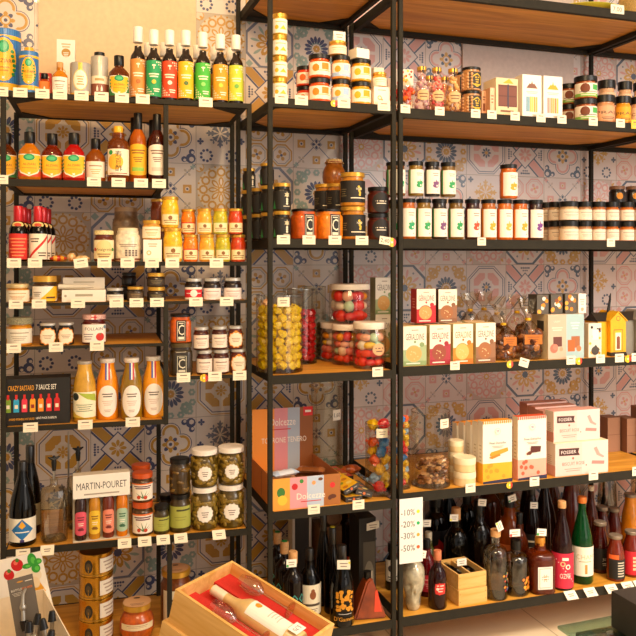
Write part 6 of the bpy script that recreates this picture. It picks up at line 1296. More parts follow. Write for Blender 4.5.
def a_pat2(a):
    a.r(0, 0, 1, 1, '#e8dcc8'); rnd = random.Random(4)
    for i in range(20): a.e(rnd.random()*.86+.07, rnd.random()*.9+.05, .1, ('#e88a1c', '#3a4a2a', '#f0b83a', '#2a2420')[i % 4], n=7)
    a.r(.28, .52, .76, .82, '#f2eadc'); a.e(.5, .2, .3, '#4a4238', ry=.13)
carton('R3', 595, 15.4, 34, .04, 'patterned carton with white panel between two-tone carton and yellow house', '#e8dcc8', '#c8b8a0', a_pat2, off=.014)
def house(px, w, label, wall, trim_, k=0):
    x, y, zb, r, mp = place('R3', px, w, .03); W = 2*r; t = thing('house_tin', label, 'tin', (x, y, zb), 0); hw = 35*mp; D2 = .1
    m = mat('painted_house_'+wall.strip('#'), wall, .4, .1, .2); dk = mat('painted_house_roof', '#2a2622', .4, .1, .2)
    part('house_walls', mesh('house_walls', [(-W/2, 0, .014), (W/2, 0, .014), (W/2, D2, .014), (-W/2, D2, .014), (-W/2, 0, hw), (W/2, 0, hw), (W/2, D2, hw), (-W/2, D2, hw), (0, 0, hw+W*.42), (0, D2, hw+W*.42)], [(0, 1, 5, 8, 4), (1, 2, 6, 5), (2, 3, 7, 9, 6), (3, 0, 4, 7)], m, smooth=False), t)
    part('plinth', boxes('plinth', [(-W/2-.003, W/2+.003, -.003, D2+.003, 0, .008), (-W/2-.001, W/2+.001, -.001, D2+.001, .008, .014)], dk), t)
    h2 = hw+W*.42; V = []
    for yy in (-.004, D2+.004): V += [(-W/2-.004, yy, hw-.003), (0, yy, h2+.003), (W/2+.004, yy, hw-.003), (-W/2-.006, yy, hw), (0, yy, h2+.007), (W/2+.006, yy, hw)]
    part('roof', mesh('roof', V, [(3, 4, 1, 0), (4, 5, 2, 1), (9, 6, 7, 10), (10, 7, 8, 11), (3, 9, 10, 4), (4, 10, 11, 5), (0, 1, 7, 6), (1, 2, 8, 7), (3, 0, 6, 9), (5, 11, 8, 2)], m, smooth=False), t)
    a = Art(W*.6, hw*.62); a.r(0, 0, 1, 1, '#a06a1c' if wall != '#8a8478' else '#5a5650'); a.r(.06, .02, .94, .96, wall); a.r(.2, .05, .8, .85, '#efe4cc'); a.r(.32, .1, .68, .6, '#8a4a2a'); a.e(.5, .6, .18, '#8a4a2a'); v, f, c = a.flat(Matrix.Translation((0, 0, .018))); part('printed_door', mesh('printed_door', v, f, GLOSS, cols=c, smooth=False), t)
    a = Art(W*.3, W*.3); a.e(.5, .5, .5, trim_); a.e(.5, .5, .3, wall); v, f, c = a.flat(Matrix.Translation((0, 0, hw-.002))); part('printed_crest', mesh('printed_crest', v, f, GLOSS, cols=c, smooth=False), t)
    # lean-to wing on the left with a dark roof
    wl = W*.62
    part('wing', boxes('wing', [(-W/2-wl, -W/2-.0005, .02, D2, .008, hw*.98), (-W/2-wl-.003, -W/2-.0035, .018, D2, 0, .008)], m), t)
    part('wing_roof', mesh('wing_roof', [(-W/2-wl-.004, .016, hw*.98), (-W/2-.006, .016, hw*.98), (-.004, .055, h2-.0), (-W/2-wl-.004, .055, h2-.0), (-W/2-wl-.004, D2, hw*.98), (-W/2-.006, D2, hw*.98)], [(0, 1, 2, 3), (3, 2, 5, 4), (0, 3, 4)], dk, smooth=False), t)
    if k:
        part('flag', mesh('flag', [(-.012, .05, h2), (.0, .05, h2), (.006, .05, h2+.075), (-.012, .056, h2), (0, .056, h2), (.006, .056, h2+.075), (.006, .05, h2+.05), (.006, .056, h2+.05)], [(0, 1, 6, 2), (5, 7, 4, 3), (0, 2, 5, 3), (1, 4, 7, 6), (6, 7, 5, 2)], mat('black_flag', '#1c1814', .6), smooth=False), t)
house(618.3, 18.5, 'yellow house-shaped tin with dark roof and small black flag', '#efb01c', '#c87a1c', 1)
house(645, 18, 'grey house-shaped tin at the right edge of the picture', '#8a8478', '#c8bca8')
for px, n in ((455, 'below the orange biscuit carton'), (571, 'below the two-tone biscuit carton'), (600.5, 'below the patterned carton'), (619.5, 'below the yellow house tin'), (636, 'below the grey house tin')): price('R3', px, n, w=10.5, h=8.5)
price('R3', 523, 'tilted below the tied bags of chocolate biscuits', w=11, h=8.5, tilt=.3)
for px, n in ((510, 'below the biscuit bags'), (579, 'below the two-tone carton'), (628, 'between the two house tins')): sticker('R3', px, n, 7.5)
# ---- fourth right shelf
q = candy_cyl('R4', 430.5, 39, 74, .075, 'tall clear cylinder with a low heap of brown crumbly biscuits', tag_=(.35, 'cream price tag on the cylinder of brown crumbly biscuits', .8))
P = {}
rnd = random.Random(8)
for k in range(150):
    a = rnd.uniform(-3.14, .4); rr_ = q[3]*rnd.uniform(.3, .8); s = rnd.uniform(.008, .014); v, f = crumple(s, s*.8, s*.6, 900+k, 6, 4, False, .3); zz = .017+rnd.random()*q[5]*.34*(1.0-.15*rr_/q[3])
    P.setdefault(rnd.choice(['#cf9f6c', '#a87242', '#dcb488', '#855430']), []).append(([Vector(p)+Vector((q[0]+rr_*math.cos(a), q[1]+rr_*math.sin(a), q[2]+zz)) for p in v], f))
mm = list(P); V = []; Fc = []; mi = []
for i, c in enumerate(mm):
    v, f = merge(P[c]); b = len(V); V += [p-Vector((q[0], q[1], q[2])) for p in v]; Fc += [tuple(b+j for j in g) for g in f]; mi += [i]*len(f)
o = solo('biscuit_crumbs', mesh('biscuit_crumbs', V, Fc, [contents(c, .3, 120, .6) for c in mm], mi, ang=40), 'heap of brown broken biscuits in the bottom of the clear cylinder', 'biscuits', (q[0], q[1], q[2])); o['kind'] = 'stuff'
def roundbox(px, w, h, off, z, label):
    x, y, zb, r, mp = place('R4', px, w, off, z); H = h*mp; t = thing('round_box', label, 'box', (x, y, zb), 0, 'small round pale boxes')
    part('box_body', lathe('box_body', [(0, 0), (r*.95, 0), (r*.97, .001), (r*.97, H*.6), (0, H*.6)], mat('cream_card', '#e8c890', .6), 26), t)
    part('lid', lathe('lid', [(r*.97, H*.55), (r, H*.55), (r, H-.002), (r*.98, H), (r*.5, H-.0008), (0, H-.001)], mat('ivory_card', '#efdcb4', .5), 26), t); return H+.001
h0 = roundbox(464.5, 22.5, 13.5, .04, 0, 'small round pale box, lower of the front pair'); roundbox(464.5, 22.5, 13.5, .04, h0, 'small round pale box, upper of the front pair')
h0 = roundbox(456, 15.5, 14, .112, 0, 'small round pale box at the back, bottom of three'); h0 += roundbox(456, 15.5, 13, .112, h0, 'small round pale box at the back, middle of three'); roundbox(456, 15.5, 11, .112, h0, 'small round pale box at the back, top of three')
def a_nd(top, base, food, ink):
    def f(a):
        a.r(0, 0, 1, 1, '#f1e8d8'); a.r(0, 0, 1, .32, base); rnd = random.Random(1)
        for i in range(9): a.e(.1+.8*rnd.random(), .1+.2*rnd.random(), .06, top); a.e(.1+.8*rnd.random(), .1+.2*rnd.random(), .035, base)
        for i in range(14): a.r(i/14, .955, i/14+.04, 1, top)
        a.e(.5, .83, .1, '#d8c8b0'); a.e(.5, .83, .085, '#f1e8d8'); a.ln(.5, .84, .1, .01, 2, .02, '#5a5a8a'); a.t('Fines Dentelles', .5, .645, .035, '#3a2a24', .6); a.ln(.5, .59, .4, .008, 2, .02, '#a89a8a')
        if food == 'sticks': a.p([(.22, .46), (.3, .42), (.86, .5), (.84, .56), (.28, .5)], '#e89a2a', True); a.p([(.2, .42), (.3, .39), (.6, .44), (.55, .47)], '#d8801c', True)
        else: a.p([(.42, .42), (.78, .43), (.8, .52), (.45, .53)], '#5a2418', True); a.e(.4, .42, .07, '#6a3420', ry=.03); a.e(.33, .41, .04, '#7a4028', ry=.02)
        a.p([(0, 0), (1, 0), (1, .06), (0, .035)], '#2a2a4a')
    return f
def slotside(c): return lambda a: (a.r(0, 0, 1, 1, '#f1e8d8'), a.r(0, 0, 1, .32, c), a.ln(.5, .6, .4, .02, 5, .06, '#c8b89a'))
y0 = a_nd('#e8941c', '#efab24', 'sticks', 0)
for i in range(5):
    nm = ('at the front', 'second', 'third', 'fourth', 'at the back')[i]
    carton('R4', 497.5-i*7.4+(0 if i == 0 else 1.5), 33.2-i*1.2, 62-i*3.2, .036, 'tall cream and yellow wafer carton with fluted top edge, %s of its row' % nm, '#f1e8d8', '#e0b060', y0, left=slotside('#efab24'), top='#e8941c', off=.014+i*.042, group='yellow wafer cartons')
carton('R4', 532.2, 33, 63, .036, 'tall cream and pink wafer carton with chocolate picture', '#f1e8d8', '#d89a7a', a_nd('#e05a3a', '#efa992', 'choc', 0), left=slotside('#efa992'), top='#d8532a', off=.014)
def a_fos(a):
    a.r(0, 0, 1, 1, '#f2c6bb'); a.r(.5, 0, 1, 1, '#f0cfc6'); a.p([(.07, .62), (.46, .6), (.43, .7), (.45, .82), (.07, .84)], '#4a2620', True); a.t('FOSSIER', .25, .72, .1, '#f4e4dc', .28, True); a.t('BISCUIT ROSE', .34, .36, .1, '#a8604e', .42, True); a.ln(.33, .2, .32, .02, 2, .06, '#c88a7c'); a.e(.33, .52, .02, '#a8604e')
    a.p([(.68, .3), (.92, .26), (.93, .36), (.69, .4)], '#e8857c', True); a.p([(.72, .78), (.78, .82), (.84, .6), (.93, .5), (.9, .46), (.78, .56)], '#ea9a90', True); a.e(.58, .28, .012, '#e8705a')
hq = carton('R4', 582, 62.5, 32.5, .07, 'long pink biscuit carton lying on the shelf, lower front', '#f2c6bb', '#d9a08c', a_fos, left=slotside('#e8b0a0'), top='#efd9b0', off=.012, group='long pink biscuit cartons')
carton('R4', 577, 54.5, 30.5, .055, 'long pink biscuit carton lying on the lower front one', '#f2c6bb', '#c98a78', a_fos, left=slotside('#d9a08c'), top='#d8a090', off=.03, z=hq, group='long pink biscuit cartons')
for j in range(1, 4):
    h0 = carton('R4', 579-j*9, 56-j*2.0, 31, .055, 'long pink biscuit carton in the rows behind, lower, %s row' % ('', 'second', 'third', 'fourth')[j], '#f2c6bb', '#d9a08c', a_fos, top='#cf9a8a', off=.03+j*.062, group='long pink biscuit cartons')
    carton('R4', 574-j*9, 52-j*2.0, 28, .055, 'long pink biscuit carton in the rows behind, upper, %s row' % ('', 'second', 'third', 'fourth')[j], '#f2c6bb', '#c98a78', a_fos, top='#c48a78', off=.03+j*.062, z=h0, group='long pink biscuit cartons')
KR = '#a3765a'
for i, (px, w_) in enumerate(((614, 15), (632, 12), (647, 12))):
    carton('R4', px, w_, 34 if i < 2 else 46, .07, 'plain brown cardboard box in the far bay, %s' % ('left', 'middle', 'right, taller')[i], KR, '#7a5440', lambda a: a.r(.0, .49, 1, .51, '#8a6048'), top='#8a6248', off=.27-i*.035, group='brown boxes in the far bay')
for px, n in ((470.5, 'below the small round boxes'), (534.5, 'below the cream and pink wafer carton'), (593.5, 'below the long pink biscuit cartons')): price('R4', px, n, w=11, h=9)
price('R4', 636, 'below the empty right end', w=9, h=9)
sticker('R4', 509.5, 'below the yellow wafer cartons', 7)
# ============================================================ bottom right shelf: bottles
def neck_tag(px, off, z, label, rot=0, tilt=.1, w=.036, h=.026, dotc=None, u='R5'):
    x, y, l = at(u[0], px, off); a = Art(w, h); a.r(0, 0, 1, 1, '#f3ead8'); a.ln(.5, .62, .6, .1, 2, .3, '#8a7a6a')
    if dotc: a.e(.12, .2, .12, dotc)
    v, f, c = a.flat(); n = len(v); v += [(-w/2, .0005, 0), (w/2, .0005, 0), (w/2, .0005, h), (-w/2, .0005, h)]; f.append((n+3, n+2, n+1, n)); c.append(lin('#f3ead8'))
    o = solo('price_tag', mesh('price_tag', v, f, PAPER, cols=c, smooth=False), label, 'price tag', (x, y, EYE+SH[u]+z)); o.rotation_euler = (-.1, tilt, rot)
def a_oz(a): a.r(0, 0, 1, 1, '#cf2440'); [a.e(.15+.7*((i*37) % 10)/10, .1+.8*((i*53) % 10)/10, .018, '#f4dcd4') for i in range(9)]; a.t('OZNE', .5, .36, .14, '#f6ead8', .34); a.e(.42, .7, .08, '#f0c08a'); a.e(.42, .7, .045, '#cf2440'); a.e(.58, .62, .08, '#f6ead8'); a.e(.58, .62, .045, '#cf2440'); a.r(.4, .8, .6, .88, '#f6ead8')
bottle('R5', 562, 22.5, 92, 'dark rosy wine bottle with bright red label beside the green bottle', '#3a1410', CORK, (.03, .43, 165, a_oz), 'champ', off=.045, capz=(.92, 1), capr=.36, k=.5)
def a_ch(a): a.r(0, 0, 1, 1, '#efe6d2'); a.t('CHAM', .5, .66, .16, '#c9b88a', .6); a.r(.48, .08, .56, .4, '#b98c3a'); a.ln(.5, .5, .4, .03, 1, .1, '#b9a878')
bottle('R5', 582, 22, 90, 'green sparkling bottle with white label and orange cap', '#0f5a2a', mat('orange_foil', '#d8742a', .4, .3), (.1, .44, 165, a_ch), 'champ', off=.07, capz=(.93, 1), capr=.42, k=.5)
def a_wh(a): a.r(0, 0, 1, 1, '#e4e2d6'); a.r(.08, .06, .92, .94, '#b9b8aa'); a.r(.13, .1, .87, .9, '#e9e6da'); a.star(.5, .5, .3, .6, '#9a9888', 8); a.e(.5, .5, .2, '#e9e6da'); a.ln(.5, .56, .3, .05, 2, .12, '#c8802a')
bottle('R5', 540, 26, 60, 'square-shouldered amber liqueur bottle with pale square label', '#7a300c', mat('amber_cap', '#c8852a', .4, .3), (.1, .52, 62, a_wh), 'stout', off=.05, capz=(.85, 1), capr=.4, sq=2.5, k=.3)
CLR = glass('#f4f4ee', .12)
def clearb(px, w, h, off, kind, label, cap, capz, capr, deco=None, liquid='#cfc4ae'):
    x, y, zb, r, mp = place('R5', px, w, off); H = fit(h*mp, r, 0, 'R5', mp, 0, capr); x, y, r = clear_spot(x, y, r, zb, zb+H); t = thing('clear_bottle', label, 'bottle', (x, y, zb), facing('R', x, y, .5)); pr = [(a*r, b*H) for a, b in BP[kind]]
    part('glass', lathe('glass', pr, CLR, 26), t)
    part('liquid', lathe('liquid', [(0, .004)]+[(a*r*.9, max(.004, b*H)) for a, b in BP[kind] if b < .56 and a > 0]+[(r*.88, H*.52), (0, H*.52)], glass(liquid, .05), 26), t)
    part('glass_foot', lathe('glass_foot', [(0, .001), (r*.92, .001), (r*.95, .006), (0, .004)], glass('#b8b4a4', .3), 26), t)
    part('cap', lathe('cap', [(0, H*capz[0]), (r*capr, H*capz[0]), (r*capr, H*capz[1]-.001), (r*capr*.9, H*capz[1]), (0, H*capz[1])], cap, 16), t)
    if deco: deco(t, r, H)
    return H
def flow(cols, span=60, z0=.15, hh=.35, rot=.75):
    def f(t, r, H):
        a = Art(r*math.radians(span), H*hh); rnd = random.Random(3)
        for i in range(22): a.e(rnd.random()*.8+.1, rnd.random()*.9+.05, .12, cols[i % len(cols)], n=7)
        V, Fc, C = a.wrap(r, H*z0); part('painted_flowers', mesh('painted_flowers', V, Fc, GLOSS, cols=C, smooth=False), t, rot=(0, 0, rot))
    return f
clearb(495.6, 24, 74, .05, 'stout', 'tall clear spirit bottle with cork and painted flowers beside the wooden crates', CORK, (.9, 1), .42, flow(['#c8301c', '#2a7a5a', '#2f6ab0', '#e8a02a'], 50, .12, .3, .8))
clearb(516, 25.5, 60, .05, 'stout', 'squat clear spirit bottle with black cap and orange flower beside the amber liqueur', BLACK, (.82, 1), .4, flow(['#e8801c', '#f0a82a', '#c85a1c'], 55, .12, .25, .7))
# skull
x, y, zb, r, mp = place('R5', 413, 25, .06); H = 55*mp
OCC.append(('c', x, y, r*1.15, zb, zb+H)); t = thing('skull_bottle', 'clear glass bottle shaped like a skull with black cap by the post', 'bottle', (x, y, zb), -.35)
V = []; Fc = []; n = 32; m = 22; SKP = [(0, .5), (.04, .6), (.14, .64), (.24, .66), (.34, .78), (.44, .96), (.58, 1.02), (.7, .98), (.8, .82), (.87, .55), (.9, .4)]
for j in range(m+1):
    z = .9*j/m; q = next((a[1]+(b[1]-a[1])*(z-a[0])/(b[0]-a[0]) for a, b in zip(SKP, SKP[1:]) if a[0] <= z <= b[0]+1e-9), .4)
    for i in range(n):
        a = 2*math.pi*i/n; c, s_ = math.cos(a), math.sin(a); fr = max(0, -s_); k = 1
        for ex in (-.42, .42): k -= .24*fr*math.exp(-(((c-ex)/.2)**2+((z-.47)/.07)**2)); k += .1*math.exp(-(((c-ex*1.7)/.2)**2+((z-.36)/.05)**2))
        k -= .16*fr*math.exp(-((c/.12)**2+((z-.34)/.06)**2)); k += .06*fr*math.exp(-((z-.2)/.06)**2)*(1+.8*math.cos(c*26))*(abs(c) < .7)
        V.append((r*.95*c*q*k, r*1.15*s_*q*k, H*.9*z/.9))
for j in range(m):
    for i in range(n): a = j*n+i; b = j*n+(i+1) % n; Fc.append((a, b, b+n, a+n))
Fc.append(tuple(range(n-1, -1, -1)))
part('glass_skull', mesh('glass_skull', V, Fc, mat('frosty_clear_glass', '#b0a68c', .12, .05, 1, .8, .5, 45, 0, .35)), t)
part('neck', lathe('neck', [(r*.36, H*.86), (r*.34, H*.9), (r*.4, H*.9)], CLR, 18), t)
part('cap', lathe('cap', [(0, H*.9), (r*.4, H*.9), (r*.42, H*.91), (r*.42, H*1.1), (0, H*1.105)], BLACK, 18), t)
def a_kr(a): a.star(.5, .5, .48, .8, '#cf2a22', 4); a.raw(regp(a.w*.5, a.h*.5, a.w*.42, 7), '#cf2a22'); a.ln(.5, .66, .5, .05, 3, .14, '#f0d8c8'); a.e(.3, .5, .1, '#f0d8c8')
bottle('R5', 437.5, 19, 62, 'small dark red liqueur bottle with red badge and cork in front of the crates', '#3a0a0a', mat('red_wax_cork', '#c8724a', .6), (.2, .55, 90, a_kr), 'flask', off=.04, capz=(.8, 1), capr=.42, k=.3)
bottle('R5', 427, 18, 60, 'ruby red liqueur bottle behind the skull bottle', '#7a0c14', BLACK, (.1, .4, 100, L_plain('#b81a2a', '#e0a090')), 'flask', off=.15, capz=(.8, 1), capr=.4)
# crates
def crate(px, w, h, d, z, label, open_, off=.03, rot=.06, kind='wooden_crate', group='small pine crates'):
    x, y, zb, r, mp = place('R5', px, w, off, z); W = 2*r; H = h*mp; OCC.append(('r', x, y, rot, W+.004, d+.004, zb, zb+H)); t = thing(kind, label, 'crate', (x, y, zb), rot, group)
    th = .006; L = [(-W/2, W/2, 0, th, 0, H), (-W/2, W/2, d-th, d, 0, H), (-W/2, -W/2+th, th, d-th, 0, H), (W/2-th, W/2, th, d-th, 0, H), (-W/2+th, W/2-th, th, d-th, 0, th)]
    for q in L[:4]: part('side_board', boxes('side_board', [q], PINE), t)
    part('bottom_board', boxes('bottom_board', [L[4]], PINE), t)
    if open_: part('divider', boxes('divider', [(-.003, .003, th, d-th, th, H*.92)], PINE), t)
    else: part('lid_board', boxes('lid_board', [(-W/2+th, W/2-th, th, d-th, H-th, H)], PINE), t)
    for i, (dx, dz) in enumerate(((-W/2+.006, H*.25), (-W/2+.006, H*.75), (W/2-.006, H*.25), (W/2-.006, H*.75))):
        part('nail', lathe('nail', [(0, 0), (.0013, 0), (.0013, .0006), (0, .0007)], METAL, 8), t, (dx, -.0002, dz), (math.pi/2, 0, 0))
    return x, y, zb, W, H
c0 = crate(473, 33, 15, .15, 0, 'small pine crate, closed, under the open one', False, off=.02)
c1 = crate(472.5, 32.5, 14.5, .15, c0[4]+.002, 'small open pine crate with divider, set on the closed one', True, off=.028)
for s in (-1, 1):
    xx = c1[0]+s*c1[3]*.24-.07*math.sin(.06); o = solo('dark_bottle', lathe('dark_bottle', [(0, 0), (.018, .0), (.02, .004), (.02, .09), (.016, .1), (.008, .115), (.008, .135), (0, .135)], contents('#0c0a0a', .2, 30, .15), 18), 'black little bottle lying in the %s half of the open pine crate' % ('left' if s < 0 else 'right'), 'bottle'); 
    lx, ly = s*c1[3]*.24, .1425; o.location = (c1[0]+lx*math.cos(.06)-ly*math.sin(.06), c1[1]+lx*math.sin(.06)+ly*math.cos(.06), c1[2]+.0265); o.rotation_euler = (math.pi/2, 0, .06)
neck_tag(462, .10, c0[4]+c1[4]+.003, 'price tag lying on the rim of the open pine crate', tilt=0, w=.04)
# back rows
def back(px, w, h, off, label, c, cap=BLACK, kind='spirit', capz=(.74, 1), capr=.42, lab=None, clear=None): bottle('R5', px, w, h, label, c, cap, lab, kind, off=off, capz=capz, capr=capr, clear=clear)
bottle('R5', 428.5, 17, 56, 'rounded green-yellow liqueur bottle with pale cap behind the discount sheet', '#6a6a2c', mat('pale_cap', '#cfc0a4', .5), None, 'flask', off=.24, capz=(.78, 1), capr=.42)
bottle('R5', 436, 24, 78, 'large dark jar-shaped bottle with red label behind the discount sheet', '#1c0e08', BLACK, (.1, .55, 120, lambda a: (a.r(0, 0, 1, 1, '#1c1410'), a.star(.6, .5, .35, .5, '#c81c1c', 5))), 'minirum', off=.38, capz=(.86, 1), capr=.6)
back(449, 17, 90, .36, 'slim black bottle at the back left of the bottom shelf', '#0e0a08', BLACK, 'slim')
bottle('R5', 456, 26, 79, 'broad black bottle with cork standing behind the pine crates', '#0f0b08', CORK, None, 'flask', off=.22, capz=(.8, 1), capr=.36)
back(467, 20, 88, .34, 'black-sleeved bottle with thin red ring at the back', '#100b08', BLACK, 'spirit', (.72, 1), .44)
back(479, 26, 83, .24, 'large dark bottle with black cap behind the tall clear bottle', '#1a0b08', BLACK, 'flask', (.76, 1), .42)
back(489, 24, 92, .4, 'dark bottle with orange edge far behind the tall clear bottle', '#6a2e0c', BLACK, 'spirit', (.8, 1), .4)
back(500, 22, 82, .43, 'flat amber bottle with pale label at the very back', '#7a5414', mat('pale_cap', '#cfc0a4', .5), 'minirum', (.86, 1), .4, (.2, .5, 100, L_plain('#d8cdb8')))
def a_am(a): a.r(0, 0, 1, 1, '#b0561a'); a.r(.55, .1, .7, .8, '#e8b42a')
bottle('R5', 509.5, 27, 84, 'round-bodied amber rum bottle with tall black cap', '#b0560f', BLACK, (.1, .4, 120, a_am), 'flask', off=.24, capz=(.7, 1), capr=.36)
bottle('R5', 519.5, 24, 74, 'dark amber bottle with black cap behind the squat clear one', '#6a2c0c', BLACK, None, 'flask', off=.15, capz=(.76, 1), capr=.36)
bottle('R5', 531.5, 21, 90, 'dark wine bottle left of the amber liqueur, set back', '#2c120a', BLKF, (.1, .4, 120, L_plain('#1c1410', '#d8c8a8')), 'champ', off=.27, capz=(.8, 1), capr=.36)
bottle('R5', 528, 18, 95, 'tall clear-necked brown bottle in the back row behind the amber liqueur', '#3a1a10', mat('brown_cap', '#5a3a24', .5), None, 'champ', off=.4, capz=(.93, 1), capr=.34)
bottle('R5', 545, 24, 95, 'brown bottle with wooden stopper between the amber liqueur and red label wine', '#3c1a0e', mat('wood_stopper', '#a85a22', .6), None, 'champ', off=.2, capz=(.9, 1), capr=.38)
bottle('R5', 553, 19, 99, 'amber-necked bottle behind the wooden-stoppered one', '#7a4414', mat('brown_cap', '#5a3a24', .5), None, 'champ', off=.33, capz=(.94, 1), capr=.36)
bottle('R5', 571.5, 24, 95, 'ruby brown bottle with grey cap showing between the red and white labels', '#5a1e10', mat('grey_cap', '#8a8070', .4, .4), None, 'juice', off=.22, capz=(.95, 1), capr=.66)
bottle('R5', 591, 18, 82, 'slim amber bottle with pale cap just right of the green one', '#6a2c10', mat('pale_cap', '#cfc0a4', .5), None, 'champ', off=.2, capz=(.94, 1), capr=.34)
def a_dk2(a): a.r(0, 0, 1, 1, '#14100d'); a.t('JUS', .6, .5, .12, '#cfc4ae', .3); a.ln(.6, .3, .3, .03, 2, .08, '#cfc4ae'); 
def a_dk3(a): a.r(0, 0, 1, .8, '#14100d'); a.r(0, .82, .5, 1, '#e0601c'); [a.r(.45, .1+i*.11, .8, .15+i*.11, '#cfc4ae') for i in range(6)]
def a_rd3(a): a.r(0, 0, 1, 1, '#cf1f2c'); [a.r(.4, .2+i*.16, .7, .3+i*.16, '#f0c8a0') for i in range(4)]
JC = mat('grey_brown_lid', '#8a7a68', .4, .3)
bottle('R5', 600, 17, 55, 'small dark juice bottle with black label next to the green bottle', '#4a1208', JC, (.08, .5, 130, a_dk2), 'juice', off=.13, capz=(.93, 1), capr=.74, group='small juice bottles')
bottle('R5', 615.5, 18, 50, 'small amber juice bottle with orange mark and black label in the front row', '#7a2a0c', JC, (.06, .6, 130, a_dk3), 'juice', off=.045, capz=(.93, 1), capr=.74, group='small juice bottles')
bottle('R5', 631.5, 18, 50, 'small amber juice bottle with bright red label in the front row', '#7a260c', JC, (.06, .58, 130, a_rd3), 'juice', off=.06, capz=(.93, 1), capr=.74, group='small juice bottles')
bottle('R5', 602, 16, 57, 'small juice bottle in the middle row behind the black-labelled one', '#4a1208', JC, None, 'juice', off=.24, capz=(.93, 1), capr=.74, group='small juice bottles')
bottle('R5', 614, 16, 54, 'small juice bottle in the middle row behind the orange-marked one', '#5a1a0a', JC, None, 'juice', off=.18, capz=(.93, 1), capr=.74, group='small juice bottles')
bottle('R5', 630.5, 18, 66, 'yellow-orange bottle standing behind the red-labelled juice', '#d88a14', JC, None, 'juice', off=.24, capz=(.95, 1), capr=.7)
# crinkled wrapped hampers in the back corner
for i, (px, w, h, o, c) in enumerate(((607, 24, 88, .39, '#7a5c3c'), (641, 28, 92, .38, '#5a4a34'))):
    x, y, zb, r, mp = place('R5', px, w, o); H = h*mp; x, y, r = clear_spot(x, y, r, zb, zb+H); r *= .9; t = thing('wrapped_hamper', 'crinkled clear-wrapped hamper of dark bottles in the back corner, %s' % ('left' if i == 0 else 'right'), 'hamper', (x, y, zb), 0)
    rnd = random.Random(40+i); n = 14; V = []; Fc = []
    for j, (q, zz) in enumerate(((.9, 0), (1, .08), (1.0, .3), (.95, .5), (.8, .68), (.5, .8), (.3, .86), (.6, 1))):
        for k in range(n): a = 2*math.pi*k/n; g = q*(1+rnd.uniform(-.12, .12)); V.append((r*g*math.cos(a), r*.7*g*math.sin(a), zz*H*.98))
    for j in range(7):
        for k in range(n): a = j*n+k; b = j*n+(k+1) % n; Fc.append((a, b, b+n, a+n))
    part('cellophane', mesh('cellophane', V, Fc, glass('#e4dccb', .16, .12), ang=15), t)
    for k, dx in enumerate((-.35, .3)): part('wrapped_bottle', lathe('wrapped_bottle', [(0, .002), (r*.32, .002), (r*.33, H*.4), (r*.13, H*.55), (r*.12, H*.72), (0, H*.72)], contents(('#3a2a14', '#6a4a1c')[k], .3, 30), 16), t, (dx*r, 0, 0))
for px, n in ((569, 'below the red-labelled wine bottle'), (588.5, 'below the green sparkling bottle'), (609.5, 'below the orange-marked juice bottle'), (626, 'left of the red-labelled juice bottle'), (638, 'at the lower right border')): flat_price('R5', px, n, w=13)
neck_tag(421, .03, .19, 'price tag with green dot hanging from the skull bottle', tilt=.25, dotc='#2aa04a')
neck_tag(404, .035, .215, 'price tag behind the discount sheet above the skull bottle', tilt=-.15)
neck_tag(426.5, .2, .235, 'pale price tag on the green-yellow liqueur bottle', tilt=.1)
neck_tag(497, .025, .265, 'price tag on the neck of the tall clear bottle', tilt=1.2, dotc='#e8e02a')
neck_tag(515, .025, .225, 'price tag with red dot on the squat clear bottle', tilt=.05, w=.045, dotc='#d8301c')
neck_tag(541.5, .025, .215, 'price tag with green dot on the amber liqueur bottle', tilt=.15, w=.042, dotc='#2aa04a')
neck_tag(454, .17, .255, 'price tag with yellow dot on the broad black bottle', tilt=.1, dotc='#e8e02a')
neck_tag(482, .19, .295, 'price tag on the black-capped bottle behind the tall clear one', tilt=.15)
neck_tag(513, .2, .295, 'price tag on the tall black cap of the amber rum', tilt=-.2, dotc='#2aa04a')
neck_tag(534, .22, .25, 'price tag on the dark wine bottle set back by the amber liqueur', tilt=.1)
neck_tag(291.5, .035, .215, 'price tag with green dot on the front diamond lattice bottle', tilt=.05, dotc='#2aa04a', u='M5')
neck_tag(296, .15, .375, 'price tag on the dark bottle by the white carton edge', tilt=0, u='M5')
# sheet with the discounts, hung on the shelf edge by the post
x, y, l = at('R', 411.2, -.0062); mp = l/F; W, H = 25.5*mp, 64.5*mp; a = Art(W, H); a.r(0, 0, 1, 1, '#f1ece4')
for s, yy, c in (('-10%', .785, '#e3d81e'), ('-20%', .605, '#12b060'), ('-30%', .425, '#f0a01e'), ('-50%', .235, '#ee5a1e')): a.t(s, .36, yy, .095, '#3a3634', .6); a.e(.8, yy, .07, c)
v, f, c = a.flat(); n = len(v); v += [(-W/2, .0006, 0), (W/2, .0006, 0), (W/2, .0006, H), (-W/2, .0006, H)]; f.append((n+3, n+2, n+1, n)); c.append(lin('#f1ece4'))
solo('discount_sheet', mesh('discount_sheet', v, f, PAPER, cols=c, smooth=False), 'white paper sheet listing four discounts with coloured dots, hung beside the post', 'sign', (x, y, EYE+SH['R4']-.017-H), .0)
